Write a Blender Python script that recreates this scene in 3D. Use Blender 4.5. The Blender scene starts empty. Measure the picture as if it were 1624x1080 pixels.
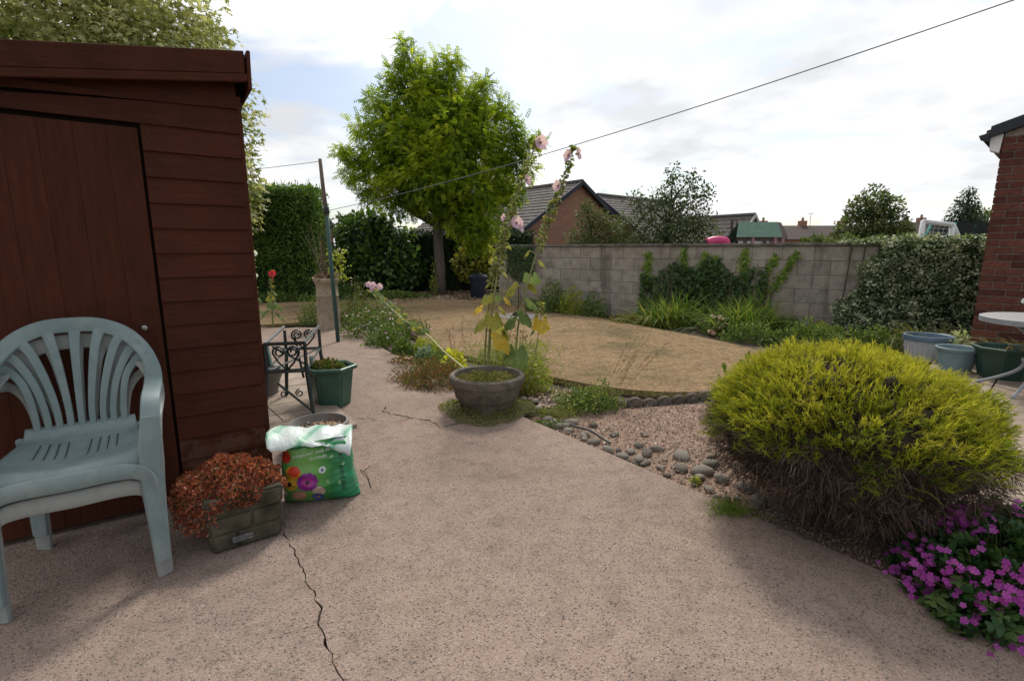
import bpy, bmesh, math, random
import numpy as np
from mathutils import Vector, Matrix, noise as mnoise
from mathutils.geometry import tessellate_polygon

rd = random.Random(11)
rng = np.random.default_rng(11)
sc = bpy.context.scene
col = sc.collection
rad = math.radians

# ------------------------------------------------------------------ camera
cam_d = bpy.data.cameras.new('camera')
cam_d.sensor_width = 36.0
cam_d.lens = 17.73
cam_d.clip_start = 0.05
cam_d.clip_end = 3000
cam = bpy.data.objects.new('camera', cam_d)
col.objects.link(cam)
cam.location = (0, 0, 1.25)
cam.rotation_euler = (rad(90 - 10.27), 0, 0)
sc.camera = cam

# ------------------------------------------------------------------ sky, sun, exposure
SUN_EL, SUN_AZ = rad(48), rad(12)          # azimuth measured from +Y towards +X
world = bpy.data.worlds.new('World')
sc.world = world
world.use_nodes = True
wn, wl = world.node_tree.nodes, world.node_tree.links
wn.clear()
out = wn.new('ShaderNodeOutputWorld')
skyt = wn.new('ShaderNodeTexSky')
skyt.sky_type = 'NISHITA'
skyt.sun_disc = False
skyt.sun_elevation = SUN_EL
skyt.sun_rotation = SUN_AZ
skyt.air_density = 1.0
skyt.dust_density = 1.5
bg_sky = wn.new('ShaderNodeBackground'); bg_sky.inputs['Strength'].default_value = 0.13
wl.new(skyt.outputs[0], bg_sky.inputs['Color'])
tc = wn.new('ShaderNodeTexCoord')
sep = wn.new('ShaderNodeSeparateXYZ'); wl.new(tc.outputs['Generated'], sep.inputs[0])
def wmath(op, a, b=None, clamp=False):
    n = wn.new('ShaderNodeMath'); n.operation = op; n.use_clamp = clamp
    for i, v in enumerate((a, b)):
        if v is None: continue
        if isinstance(v, (int, float)): n.inputs[i].default_value = v
        else: wl.new(v, n.inputs[i])
    return n.outputs[0]
zz = wmath('ADD', wmath('MAXIMUM', sep.outputs['Z'], 0.0), 0.16)
comb = wn.new('ShaderNodeCombineXYZ')
wl.new(wmath('DIVIDE', sep.outputs['X'], zz), comb.inputs['X'])
wl.new(wmath('DIVIDE', sep.outputs['Y'], zz), comb.inputs['Y'])
comb.inputs['Z'].default_value = 3.7
n1 = wn.new('ShaderNodeTexNoise'); n1.inputs['Scale'].default_value = 1.25
n1.inputs['Detail'].default_value = 7; n1.inputs['Roughness'].default_value = 0.55
n1.inputs['Distortion'].default_value = 0.35
wl.new(comb.outputs[0], n1.inputs['Vector'])
rmask = wn.new('ShaderNodeValToRGB')
rmask.color_ramp.elements[0].position = 0.42; rmask.color_ramp.elements[0].color = (0.22,)*3 + (1,)
rmask.color_ramp.elements[1].position = 0.52; rmask.color_ramp.elements[1].color = (1, 1, 1, 1)
wl.new(n1.outputs['Fac'], rmask.inputs[0])
n2 = wn.new('ShaderNodeTexNoise'); n2.inputs['Scale'].default_value = 0.85
n2.inputs['Detail'].default_value = 6; n2.inputs['Roughness'].default_value = 0.55
mp = wn.new('ShaderNodeMapping'); mp.inputs['Location'].default_value = (4.3, 1.7, 0)
wl.new(comb.outputs[0], mp.inputs[0]); wl.new(mp.outputs[0], n2.inputs['Vector'])
rcol = wn.new('ShaderNodeValToRGB')
rcol.color_ramp.elements[0].position = 0.36; rcol.color_ramp.elements[0].color = (0.60, 0.61, 0.635, 1)
rcol.color_ramp.elements[1].position = 0.57; rcol.color_ramp.elements[1].color = (1.0, 1.0, 1.0, 1)
wl.new(n2.outputs['Fac'], rcol.inputs[0])
bg_cl = wn.new('ShaderNodeBackground'); bg_cl.inputs['Strength'].default_value = 1.36
# clouds are brighter towards the hidden sun
dp = wn.new('ShaderNodeVectorMath'); dp.operation = 'DOT_PRODUCT'
wl.new(tc.outputs['Generated'], dp.inputs[0])
dp.inputs[1].default_value = (math.sin(SUN_AZ) * math.cos(SUN_EL), math.cos(SUN_AZ) * math.cos(SUN_EL), math.sin(SUN_EL))
glow = wmath('MULTIPLY', wmath('ADD', wmath('MULTIPLY', wmath('POWER', wmath('MAXIMUM', dp.outputs['Value'], 0.0), 2.0), 0.36), 0.74), 1.36)
wl.new(glow, bg_cl.inputs['Strength'])
wl.new(rcol.outputs[0], bg_cl.inputs['Color'])
mixw = wn.new('ShaderNodeMixShader')
wl.new(rmask.outputs[0], mixw.inputs[0])
wl.new(bg_sky.outputs[0], mixw.inputs[1]); wl.new(bg_cl.outputs[0], mixw.inputs[2])
wl.new(mixw.outputs[0], out.inputs['Surface'])

sun_d = bpy.data.lights.new('sun', 'SUN')
sun_d.energy = 3.0
sun_d.angle = rad(12)
sun_d.color = (1.0, 0.95, 0.87)
sun = bpy.data.objects.new('sun', sun_d)
col.objects.link(sun)
sd = Vector((math.sin(SUN_AZ) * math.cos(SUN_EL), math.cos(SUN_AZ) * math.cos(SUN_EL), math.sin(SUN_EL)))
sun.rotation_euler = sd.to_track_quat('Z', 'Y').to_euler()
sun.location = (0, 0, 30)

vs = sc.view_settings
vs.view_transform = 'Standard'
vs.look = 'None'
vs.exposure = 0.06
vs.gamma = 1.0
vs.use_curve_mapping = False

# ------------------------------------------------------------------ materials
MATS = {}
def ramp_of(nt, cols, poss=None, interp='LINEAR'):
    r = nt.nodes.new('ShaderNodeValToRGB')
    cr = r.color_ramp; cr.interpolation = interp
    n = len(cols)
    poss = poss or ([i / max(1, n - 1) for i in range(n)] if interp == 'LINEAR' else [i / n for i in range(n)])
    while len(cr.elements) < n: cr.elements.new(0.5)
    for e, p, c in zip(cr.elements, poss, cols):
        e.position = p; e.color = tuple(c) + (1,)
    return r

def new_mat(name):
    m = bpy.data.materials.new(name); m.use_nodes = True
    nt = m.node_tree
    b = nt.nodes['Principled BSDF']
    return m, nt, b

def nnoise(nt, scale, detail=4, rough=.55, vec=None, dist=0):
    n = nt.nodes.new('ShaderNodeTexNoise')
    n.inputs['Scale'].default_value = scale; n.inputs['Detail'].default_value = detail
    n.inputs['Roughness'].default_value = rough; n.inputs['Distortion'].default_value = dist
    if vec is not None: nt.links.new(vec, n.inputs['Vector'])
    return n.outputs['Fac']

def nvec(nt, scale=(1, 1, 1), kind='Object'):
    t = nt.nodes.new('ShaderNodeTexCoord')
    mpn = nt.nodes.new('ShaderNodeMapping'); mpn.inputs['Scale'].default_value = scale
    nt.links.new(t.outputs[kind], mpn.inputs[0])
    return mpn.outputs[0]

def wvec(nt, scale=(1, 1, 1)):
    g = nt.nodes.new('ShaderNodeNewGeometry')
    mpn = nt.nodes.new('ShaderNodeMapping'); mpn.inputs['Scale'].default_value = scale
    nt.links.new(g.outputs['Position'], mpn.inputs[0])
    return mpn.outputs[0]

def mixc(nt, fac, a, b, mode='MIX'):
    m = nt.nodes.new('ShaderNodeMix'); m.data_type = 'RGBA'; m.blend_type = mode
    def put(sock, v):
        if isinstance(v, (int, float)): sock.default_value = v
        elif isinstance(v, tuple): sock.default_value = v if len(v) == 4 else v + (1,)
        else: nt.links.new(v, sock)
    put(m.inputs[0], fac); put(m.inputs[6], a); put(m.inputs[7], b)
    return m.outputs[2]

def bump(nt, b, h, strength=.3, dist=.01):
    bp = nt.nodes.new('ShaderNodeBump')
    bp.inputs['Strength'].default_value = strength; bp.inputs['Distance'].default_value = dist
    nt.links.new(h, bp.inputs['Height']); nt.links.new(bp.outputs[0], b.inputs['Normal'])

def M(name, cols, scale=6, rough=.8, bs=0, bscale=60, spec=.25, stretch=(1, 1, 1), metal=0, poss=None, vary=0.0, world_space=False, speck=None):
    """noise-mixed colours + fine bump; vary = brightness variation per object"""
    if name in MATS: return MATS[name]
    m, nt, b = new_mat(name)
    v = wvec(nt, stretch) if world_space else nvec(nt, stretch)
    f = nnoise(nt, scale, 6, .6, v)
    r = ramp_of(nt, cols, poss or ([.32 + .36 * i / max(1, len(cols) - 1) for i in range(len(cols))]))
    nt.links.new(f, r.inputs[0])
    c = r.outputs[0]
    if vary:
        oi = nt.nodes.new('ShaderNodeObjectInfo')
        mr = nt.nodes.new('ShaderNodeMapRange')
        mr.inputs['To Min'].default_value = 1 - vary; mr.inputs['To Max'].default_value = 1 + vary * .7
        nt.links.new(oi.outputs['Random'], mr.inputs['Value'])
        vm = nt.nodes.new('ShaderNodeVectorMath'); vm.operation = 'SCALE'
        nt.links.new(c, vm.inputs[0]); nt.links.new(mr.outputs[0], vm.inputs['Scale'])
        c = vm.outputs[0]
    if speck:
        sf = nnoise(nt, speck[0], 3, .7, v)
        rr = ramp_of(nt, [(0,) * 3, (1,) * 3], [speck[1], speck[1] + .06])
        nt.links.new(sf, rr.inputs[0])
        c = mixc(nt, rr.outputs[0], c, speck[2])
    nt.links.new(c, b.inputs['Base Color'])
    b.inputs['Roughness'].default_value = rough
    b.inputs['Specular IOR Level'].default_value = spec
    b.inputs['Metallic'].default_value = metal
    if bs:
        bump(nt, b, nnoise(nt, bscale, 5, .6, v), bs, .01)
    MATS[name] = m
    return m

def LM(name, cols, trans=.4, rough=.55, spec=.3, tint=1.25):
    """leaf: colour picked per leaf from the ramp, part of the light shines through"""
    if name in MATS: return MATS[name]
    m, nt, b = new_mat(name)
    a = nt.nodes.new('ShaderNodeAttribute'); a.attribute_name = 'rnd'
    if trans: cols = [tuple(min(.72, k * 1.35) for k in c) for c in cols]
    r = ramp_of(nt, cols); nt.links.new(a.outputs['Fac'], r.inputs[0])
    nt.links.new(r.outputs[0], b.inputs['Base Color'])
    b.inputs['Roughness'].default_value = rough
    b.inputs['Specular IOR Level'].default_value = spec
    tr = nt.nodes.new('ShaderNodeBsdfTranslucent')
    vm = nt.nodes.new('ShaderNodeVectorMath'); vm.operation = 'MULTIPLY'
    vm.inputs[1].default_value = (tint * 1.05, tint * 1.1, tint * .6)
    nt.links.new(r.outputs[0], vm.inputs[0]); nt.links.new(vm.outputs[0], tr.inputs['Color'])
    mx = nt.nodes.new('ShaderNodeMixShader'); mx.inputs[0].default_value = trans
    nt.links.new(b.outputs[0], mx.inputs[1]); nt.links.new(tr.outputs[0], mx.inputs[2])
    nt.links.new(mx.outputs[0], nt.nodes['Material Output'].inputs['Surface'])
    MATS[name] = m
    return m

# ------------------------------------------------------------------ object helpers
def tag(o, label=None, cat=None, group=None, kind=None):
    if label: o['label'] = label
    if cat: o['category'] = cat
    if group: o['group'] = group
    if kind: o['kind'] = kind
    return o

def empty(name, loc=(0, 0, 0), rz=0.0, label=None, cat=None, group=None):
    o = bpy.data.objects.new(name, None); col.objects.link(o)
    o.location = loc; o.rotation_euler = (0, 0, rz)
    o.empty_display_size = .05
    return tag(o, label, cat, group)

STUFF_PARTS = {'buds', 'bracts', 'seed_heads', 'flowers', 'flower_stalks', 'dry_stalks', 'stems', 'bare_stems', 'green_leaves', 'trailing_foliage', 'shoots', 'twigs', 'loose_sprays', 'spray_stems', 'dead_twigs', 'net', 'ribs', 'nails', 'young_shoot'}
def link(name, me, mat=None, parent=None, loc=None, rot=None, scale=None):
    o = bpy.data.objects.new(name, me); col.objects.link(o)
    if mat is not None and len(me.materials) == 0:
        for mm in (mat if isinstance(mat, (list, tuple)) else [mat]): me.materials.append(mm)
    if parent is not None: o.parent = parent
    if name in STUFF_PARTS: o['kind'] = 'stuff'
    if loc is not None: o.location = loc
    if rot is not None: o.rotation_euler = rot
    if scale is not None: o.scale = scale
    return o

class MB:
    def __init__(s): s.v = []; s.f = []; s.mi = []; s.cur = 0
    def add(s, vs_, fs_):
        n = len(s.v); s.v += [tuple(p) for p in vs_]
        for f in fs_: s.f.append(tuple(i + n for i in f)); s.mi.append(s.cur)
        return s
    def box(s, c, d, rz=0.0, taper=1.0):
        x, y, z = d[0] / 2, d[1] / 2, d[2] / 2
        ca, sa = math.cos(rz), math.sin(rz)
        vs_ = []
        for k in (-1, 1):
            t = taper if k > 0 else 1.0
            for i, j in ((-1, -1), (1, -1), (1, 1), (-1, 1)):
                px, py = i * x * t, j * y * t
                vs_.append((c[0] + px * ca - py * sa, c[1] + px * sa + py * ca, c[2] + k * z))
        return s.add(vs_, [(3, 2, 1, 0), (4, 5, 6, 7), (0, 1, 5, 4), (1, 2, 6, 5), (2, 3, 7, 6), (3, 0, 4, 7)])
    def hexa(s, pts):            # 8 points: bottom ring, top ring
        return s.add(pts, [(3, 2, 1, 0), (4, 5, 6, 7), (0, 1, 5, 4), (1, 2, 6, 5), (2, 3, 7, 6), (3, 0, 4, 7)])
    def tube(s, pts, r, n=6, cap=True):
        pts = [Vector(p) for p in pts]; k = len(pts)
        if not isinstance(r, (list, tuple)): r = [r] * k
        vs_ = []; prev = None
        for i, p in enumerate(pts):
            t = (pts[min(i + 1, k - 1)] - pts[max(i - 1, 0)])
            t = t.normalized() if t.length > 1e-9 else Vector((0, 0, 1))
            if prev is None:
                a = Vector((0, 0, 1)) if abs(t.z) < .9 else Vector((1, 0, 0))
                prev = t.cross(a).normalized()
            prev = (prev - t * prev.dot(t))
            prev = prev.normalized() if prev.length > 1e-6 else t.orthogonal().normalized()
            w = t.cross(prev)
            for j in range(n):
                a = 2 * math.pi * j / n
                vs_.append(p + (prev * math.cos(a) + w * math.sin(a)) * r[i])
        fs_ = [(i * n + j, i * n + (j + 1) % n, (i + 1) * n + (j + 1) % n, (i + 1) * n + j) for i in range(k - 1) for j in range(n)]
        if cap: fs_ += [tuple(reversed(range(n))), tuple(range((k - 1) * n, k * n))]
        return s.add(vs_, fs_)
    def sweep(s, pts, w, th, nrm, n=10, ex=.6):
        """band of width w and thickness th along pts; nrm = facing of the band at each point"""
        pts = [Vector(p) for p in pts]; k = len(pts); vs_ = []
        if not isinstance(w, (list, tuple)): w = [w] * k
        if not isinstance(th, (list, tuple)): th = [th] * k
        for i, p in enumerate(pts):
            t = (pts[min(i + 1, k - 1)] - pts[max(i - 1, 0)]).normalized()
            nn = Vector(nrm[i]); nn = (nn - t * nn.dot(t)).normalized(); sd_ = t.cross(nn)
            for j in range(n):
                a = 2 * math.pi * j / n
                c_, s_ = math.cos(a), math.sin(a)
                c_ = math.copysign(abs(c_) ** ex, c_); s_ = math.copysign(abs(s_) ** ex, s_)
                vs_.append(p + sd_ * c_ * w[i] / 2 + nn * s_ * th[i] / 2)
        fs_ = [(i * n + j, i * n + (j + 1) % n, (i + 1) * n + (j + 1) % n, (i + 1) * n + j) for i in range(k - 1) for j in range(n)]
        fs_ += [tuple(reversed(range(n))), tuple(range((k - 1) * n, k * n))]
        return s.add(vs_, fs_)
    def lathe(s, prof, n=32, c=(0, 0), wob=0.0, a0=0.0):
        k = len(prof); vs_ = []
        for r, z in prof:
            for j in range(n):
                a = a0 + 2 * math.pi * j / n
                rr = r * (1 + wob * math.sin(3 * a + z * 9))
                vs_.append((c[0] + rr * math.cos(a), c[1] + rr * math.sin(a), z))
        fs_ = [(i * n + j, i * n + (j + 1) % n, (i + 1) * n + (j + 1) % n, (i + 1) * n + j) for i in range(k - 1) for j in range(n)]
        if prof[0][0] > 1e-6: fs_.append(tuple(reversed(range(n))))
        if prof[-1][0] > 1e-6: fs_.append(tuple(range((k - 1) * n, k * n)))
        return s.add(vs_, fs_)
    def mesh(s, name, mat=None, smooth=False, bevel=0, seg=1, auto=None):
        me = bpy.data.meshes.new(name); me.from_pydata(s.v, [], s.f)
        if mat is not None:
            for mm in (mat if isinstance(mat, (list, tuple)) else [mat]): me.materials.append(mm)
        if any(s.mi): me.polygons.foreach_set('material_index', s.mi)
        bm = bmesh.new(); bm.from_mesh(me)
        bmesh.ops.recalc_face_normals(bm, faces=bm.faces)
        if bevel: bmesh.ops.bevel(bm, geom=list(bm.edges), offset=bevel, segments=seg, affect='EDGES', profile=.5, clamp_overlap=True)
        bm.to_mesh(me); bm.free()
        if smooth: me.polygons.foreach_set('use_smooth', [True] * len(me.polygons))
        if auto: me.set_sharp_from_angle(angle=rad(auto))
        return me
    def build(s, name, mat, parent=None, smooth=False, bevel=0, seg=1, auto=None, loc=None, rot=None):
        return link(name, s.mesh(name, mat, smooth or bool(auto), bevel, seg, auto), None, parent, loc, rot)

def np_mesh(name, V, F, mat, rnd=None, smooth=False):
    """V (n,3); F (m,k) with constant k; rnd (m,) per face"""
    me = bpy.data.meshes.new(name)
    m, k = F.shape
    me.vertices.add(len(V)); me.vertices.foreach_set('co', np.ascontiguousarray(V, np.float32).ravel())
    me.loops.add(m * k); me.loops.foreach_set('vertex_index', np.ascontiguousarray(F, np.int32).ravel())
    me.polygons.add(m); me.polygons.foreach_set('loop_start', np.arange(0, m * k, k, dtype=np.int32))
    me.update(calc_edges=True)
    if rnd is not None:
        a = me.attributes.new('rnd', 'FLOAT', 'FACE'); a.data.foreach_set('value', np.ascontiguousarray(rnd, np.float32))
    if smooth: me.polygons.foreach_set('use_smooth', np.ones(m, bool))
    if mat is not None: me.materials.append(mat)
    return me

def nrmz(a): return a / np.maximum(np.linalg.norm(a, axis=1, keepdims=True), 1e-9)

def T_oval(w=.32, fold=.12):
    return np.array([(0, 0, 0), (-w, .45, fold), (0, 1, -.08), (w, .45, fold)]), np.array([(0, 3, 2), (0, 2, 1)])
def T_pinnate(k=5):
    vs_, fs_ = [], []
    for i in range(k):
        y = .15 + .8 * i / (k - 1); L = .26 - .1 * abs(i / (k - 1) - .4); dr = -.25 * (y ** 2)
        for sgn in (-1, 1):
            n = len(vs_)
            vs_ += [(0, y, dr), (sgn * L * .5, y - .09, dr + .02), (sgn * L, y + .05, dr - .07), (sgn * L * .5, y + .1, dr + .02)]
            fs_ += [(n, n + 1, n + 2), (n, n + 2, n + 3)]
    return np.array(vs_), np.array(fs_)
def T_flower(k=5, w=.42):
    vs_, fs_ = [], []
    for i in range(k):
        a = 2 * math.pi * i / k
        d = np.array((math.cos(a), math.sin(a), .12)); s_ = np.array((-math.sin(a), math.cos(a), 0))
        n = len(vs_)
        vs_ += [(0, 0, 0), tuple(d * .75 + s_ * w), tuple(d * 1.0), tuple(d * .75 - s_ * w)]
        fs_ += [(n, n + 3, n + 2), (n, n + 2, n + 1)]
    return np.array(vs_), np.array(fs_)
def T_maple():
    rr = [.25, .55, .3, .8, .4, 1.0, .4, .8, .3, .55, .25]
    aa = np.linspace(-160, 160, 11) * math.pi / 180
    vs_ = [(0, .25, 0)] + [(r * math.sin(a) * .6, .25 + r * math.cos(a) * .75, -.15 * r * abs(math.sin(a))) for r, a in zip(rr, aa)]
    fs_ = [(0, i + 1, i) for i in range(1, 11)]
    return np.array(vs_), np.array(fs_)
def T_trefoil():
    vs_, fs_ = [], []
    for a in (90, 210, 330):
        a = rad(a); d = np.array((math.cos(a), math.sin(a), .0)); s_ = np.array((-math.sin(a), math.cos(a), 0))
        n = len(vs_)
        for (r_, w_, z_) in ((0, 0, 0), (.4, .42, -.02), (.78, .55, -.12), (1.0, .3, -.1), (.86, 0, .03), (1.0, -.3, -.1), (.78, -.55, -.12), (.4, -.42, -.02)):
            vs_.append(tuple(d * r_ + s_ * w_ + np.array((0, 0, z_))))
        fs_ += [(n, n + k + 1, n + k) for k in range(1, 7)]
    return np.array(vs_), np.array(fs_)

def leafmesh(name, P, D, N, size, tmpl, mat, rnd=None, spread=0.0):
    P = np.asarray(P, float); n = len(P)
    D = nrmz(np.asarray(D, float)); N = np.asarray(N, float)
    N = N - D * np.sum(N * D, axis=1, keepdims=True); N = nrmz(N); S = np.cross(D, N)
    tv, tf = tmpl; k = len(tv)
    size = np.broadcast_to(np.asarray(size, float), (n,))
    V = P[:, None, :] + size[:, None, None] * (tv[None, :, 0, None] * S[:, None, :] + tv[None, :, 1, None] * D[:, None, :] + tv[None, :, 2, None] * N[:, None, :])
    F = (tf[None] + (np.arange(n) * k)[:, None, None]).reshape(-1, tf.shape[1])
    if rnd is None: rnd = rng.random(n)
    rn = np.repeat(rnd, len(tf))
    if spread: rn = np.clip(rn + rng.normal(0, spread, len(rn)), 0, 1)
    return np_mesh(name, V.reshape(-1, 3), F, mat, rn)

def stripmesh(name, P, D, L, W, bend, nseg, mat, rnd=None, taper=.85, sidev=None, up=(0, 0, -1)):
    P = np.asarray(P, float); n = len(P); D = nrmz(np.asarray(D, float))
    L = np.broadcast_to(np.asarray(L, float), (n,)); W = np.broadcast_to(np.asarray(W, float), (n,)); bend = np.broadcast_to(np.asarray(bend, float), (n,))
    rv = rng.normal(size=(n, 3)) if sidev is None else sidev
    S = nrmz(np.cross(D, rv))
    st = np.linspace(0, 1, nseg + 1)
    C = P[:, None, :] + D[:, None, :] * (L[:, None] * st)[:, :, None] + np.array(up)[None, None, :] * ((bend * L)[:, None] * st ** 2)[:, :, None]
    w = W[:, None] * (1 - taper * st ** 1.5)[None] / 2
    V = np.stack([C - S[:, None, :] * w[:, :, None], C + S[:, None, :] * w[:, :, None]], axis=2)   # n, st, 2, 3
    base = (np.arange(n) * (nseg + 1) * 2)[:, None]
    q = np.arange(nseg)[None] * 2
    a = base + q
    F = np.stack([a, a + 1, a + 3, a + 2], axis=2).reshape(-1, 4)
    if rnd is None: rnd = rng.random(n)
    return np_mesh(name, V.reshape(-1, 3), F, mat, np.repeat(rnd, nseg))

def sheet(name, pts, z, mat, depth=0.0, sub=0):
    """flat polygon with vertical sides"""
    vs3 = [Vector((x, y, 0)) for x, y in pts]
    tris = tessellate_polygon([vs3])
    n = len(pts)
    mb = MB()
    mb.add([(x, y, z) for x, y in pts], [tuple(t) for t in tris])
    if depth:
        mb.add([(x, y, z) for x, y in pts] + [(x, y, z - depth) for x, y in pts], [(i, (i + 1) % n, n + (i + 1) % n, n + i) for i in range(n)])
    me = bpy.data.meshes.new(name); me.from_pydata(mb.v, [], mb.f); me.materials.append(mat)
    for p in me.polygons: pass
    bm = bmesh.new(); bm.from_mesh(me); bmesh.ops.remove_doubles(bm, verts=bm.verts, dist=1e-5)
    bmesh.ops.recalc_face_normals(bm, faces=bm.faces)
    up = sum(f.normal.z * f.calc_area() for f in bm.faces)
    if up < 0: bmesh.ops.reverse_faces(bm, faces=bm.faces)
    bm.to_mesh(me); bm.free()
    return link(name, me)

def in_poly(x, y, poly):
    x = np.asarray(x); y = np.asarray(y); r = np.zeros(x.shape, bool)
    px = np.array([p[0] for p in poly]); py = np.array([p[1] for p in poly]); j = len(poly) - 1
    for i in range(len(poly)):
        c = ((py[i] > y) != (py[j] > y)) & (x < (px[j] - px[i]) * (y - py[i]) / (py[j] - py[i] + 1e-12) + px[i])
        r ^= c; j = i
    return r
def scatter(poly, n):
    px = [p[0] for p in poly]; py = [p[1] for p in poly]
    xs, ys = [], []
    while len(xs) < n:
        x = rng.uniform(min(px), max(px), n); y = rng.uniform(min(py), max(py), n)
        k = in_poly(x, y, poly); xs += list(x[k]); ys += list(y[k])
    return np.array(xs[:n]), np.array(ys[:n])

def sph(n, zmin=-1.0):
    z = rng.uniform(zmin, 1, n); a = rng.uniform(0, 2 * math.pi, n); r = np.sqrt(1 - z * z)
    return np.stack([r * np.cos(a), r * np.sin(a), z], 1)
def smooth_poly(pts, it=2):
    for _ in range(it):
        q = []
        for i in range(len(pts)):
            a, b = pts[i], pts[(i + 1) % len(pts)]
            q += [(a[0] * .75 + b[0] * .25, a[1] * .75 + b[1] * .25), (a[0] * .25 + b[0] * .75, a[1] * .25 + b[1] * .75)]
        pts = q
    return pts

UU = (.826, .564)      # along the shed front
PP = (-.564, .826)     # along the path, away from the camera
A_SHED = math.atan2(.564, .826)
# ================================================================== SETTING
# ---- base colours of the ground surfaces
def mat_concrete():
    m, nt, b = new_mat('exposed_aggregate_concrete')
    v = wvec(nt)
    vo = nt.nodes.new('ShaderNodeTexVoronoi'); vo.inputs['Scale'].default_value = 165
    nt.links.new(v, vo.inputs['Vector'])
    sx = nt.nodes.new('ShaderNodeSeparateXYZ'); nt.links.new(vo.outputs['Color'], sx.inputs[0])
    r = ramp_of(nt, [(.05, .043, .04), (.13, .102, .085), (.25, .19, .155), (.35, .267, .212), (.40, .31, .248), (.33, .215, .155), (.46, .385, .315)], [0, .11, .24, .42, .68, .86, .97])
    nt.links.new(sx.outputs[0], r.inputs[0])
    # matrix between the stones
    rd_ = ramp_of(nt, [(1,) * 3, (0,) * 3], [.25, .75]); nt.links.new(vo.outputs['Distance'], rd_.inputs[0])
    vd = nt.nodes.new('ShaderNodeMath'); vd.operation = 'MULTIPLY'; vd.inputs[1].default_value = 1.0
    nt.links.new(rd_.outputs[0], vd.inputs[0])
    c = mixc(nt, vd.outputs[0], (.32, .24, .195), r.outputs[0])
    # a coarser layer of bigger pebbles
    vo2 = nt.nodes.new('ShaderNodeTexVoronoi'); vo2.inputs['Scale'].default_value = 80
    nt.links.new(v, vo2.inputs['Vector'])
    s2 = nt.nodes.new('ShaderNodeSeparateXYZ'); nt.links.new(vo2.outputs['Color'], s2.inputs[0])
    k2 = ramp_of(nt, [(0,) * 3, (1,) * 3], [.86, .88]); nt.links.new(s2.outputs[1], k2.inputs[0])
    kd = ramp_of(nt, [(1,) * 3, (0,) * 3], [.28, .38]); nt.links.new(vo2.outputs['Distance'], kd.inputs[0])
    mm = nt.nodes.new('ShaderNodeMath'); mm.operation = 'MULTIPLY'
    nt.links.new(k2.outputs[0], mm.inputs[0]); nt.links.new(kd.outputs[0], mm.inputs[1])
    pc = ramp_of(nt, [(.09, .085, .085), (.3, .18, .12), (.17, .15, .14), (.42, .34, .26)]); nt.links.new(s2.outputs[2], pc.inputs[0])
    c = mixc(nt, mm.outputs[0], c, pc.outputs[0])
    # weathering: broad stains
    f = nnoise(nt, .9, 8, .72, v, .8)
    rs = ramp_of(nt, [(.68, .68, .68), (.9, .905, .91), (1.02, 1.02, 1.03)], [.3, .48, .7]); nt.links.new(f, rs.inputs[0])
    c = mixc(nt, 1.0, c, rs.outputs[0], 'MULTIPLY')
    ft = nnoise(nt, .45, 5, .6, v, .5)
    rt = ramp_of(nt, [(.88, .90, .92), (1.0, .985, .96)], [.38, .62]); nt.links.new(ft, rt.inputs[0])
    c = mixc(nt, 1.0, c, rt.outputs[0], 'MULTIPLY')
    f2 = nnoise(nt, 9, 6, .7, v)
    rs2 = ramp_of(nt, [(.78, .77, .75), (1.02, 1.0, 1.0)], [.32, .52]); nt.links.new(f2, rs2.inputs[0])
    c = mixc(nt, 1.0, c, rs2.outputs[0], 'MULTIPLY')
    nt.links.new(c, b.inputs['Base Color'])
    b.inputs['Roughness'].default_value = .92; b.inputs['Specular IOR Level'].default_value = .15
    bump(nt, b, rd_.outputs[0], .55, .004)
    return m
CONC = mat_concrete()
SOIL = M('dark_soil', [(.035, .026, .02), (.085, .065, .05), (.13, .1, .078)], 14, .95, .8, 45, world_space=True)
FIELD = M('rough_ground', [(.07, .075, .03), (.12, .1, .055), (.17, .13, .075)], .8, .95, .5, 12, world_space=True)
GRAV_BED = M('gravel_bed', [(.13, .085, .06), (.27, .18, .13), (.36, .25, .185)], 55, .95, 1.0, 70, world_space=True)
def mat_lawn():
    m, nt, b = new_mat('parched_lawn')
    v = wvec(nt)
    f = nnoise(nt, 1.0, 6, .6, v, .4)
    r = ramp_of(nt, [(.13, .125, .055), (.25, .185, .115), (.345, .24, .15), (.40, .285, .185)], [.27, .38, .5, .72]); nt.links.new(f, r.inputs[0])
    f2 = nnoise(nt, 26, 5, .7, wvec(nt, (1, 2.2, 1)))
    r2 = ramp_of(nt, [(.5, .5, .44), (1.12, 1.1, 1.04)], [.36, .62]); nt.links.new(f2, r2.inputs[0])
    c = mixc(nt, 1.0, r.outputs[0], r2.outputs[0], 'MULTIPLY')
    f3 = nnoise(nt, 5.5, 6, .7, wvec(nt, (1, 1.5, 1)))
    r3 = ramp_of(nt, [(.45, .52, .38), (.86, .86, .82), (1.12, 1.08, 1.05)], [.33, .45, .68]); nt.links.new(f3, r3.inputs[0])
    c = mixc(nt, 1.0, c, r3.outputs[0], 'MULTIPLY')
    nt.links.new(c, b.inputs['Base Color']); b.inputs['Roughness'].default_value = .95; b.inputs['Specular IOR Level'].default_value = .1
    bump(nt, b, nnoise(nt, 120, 4, .7, v), .8, .015)
    return m
LAWN = mat_lawn()

ground = sheet('ground', [(-600, -200), (600, -200), (600, 1500), (-600, 1500)], -.09, FIELD)
tag(ground, kind='structure')

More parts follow.
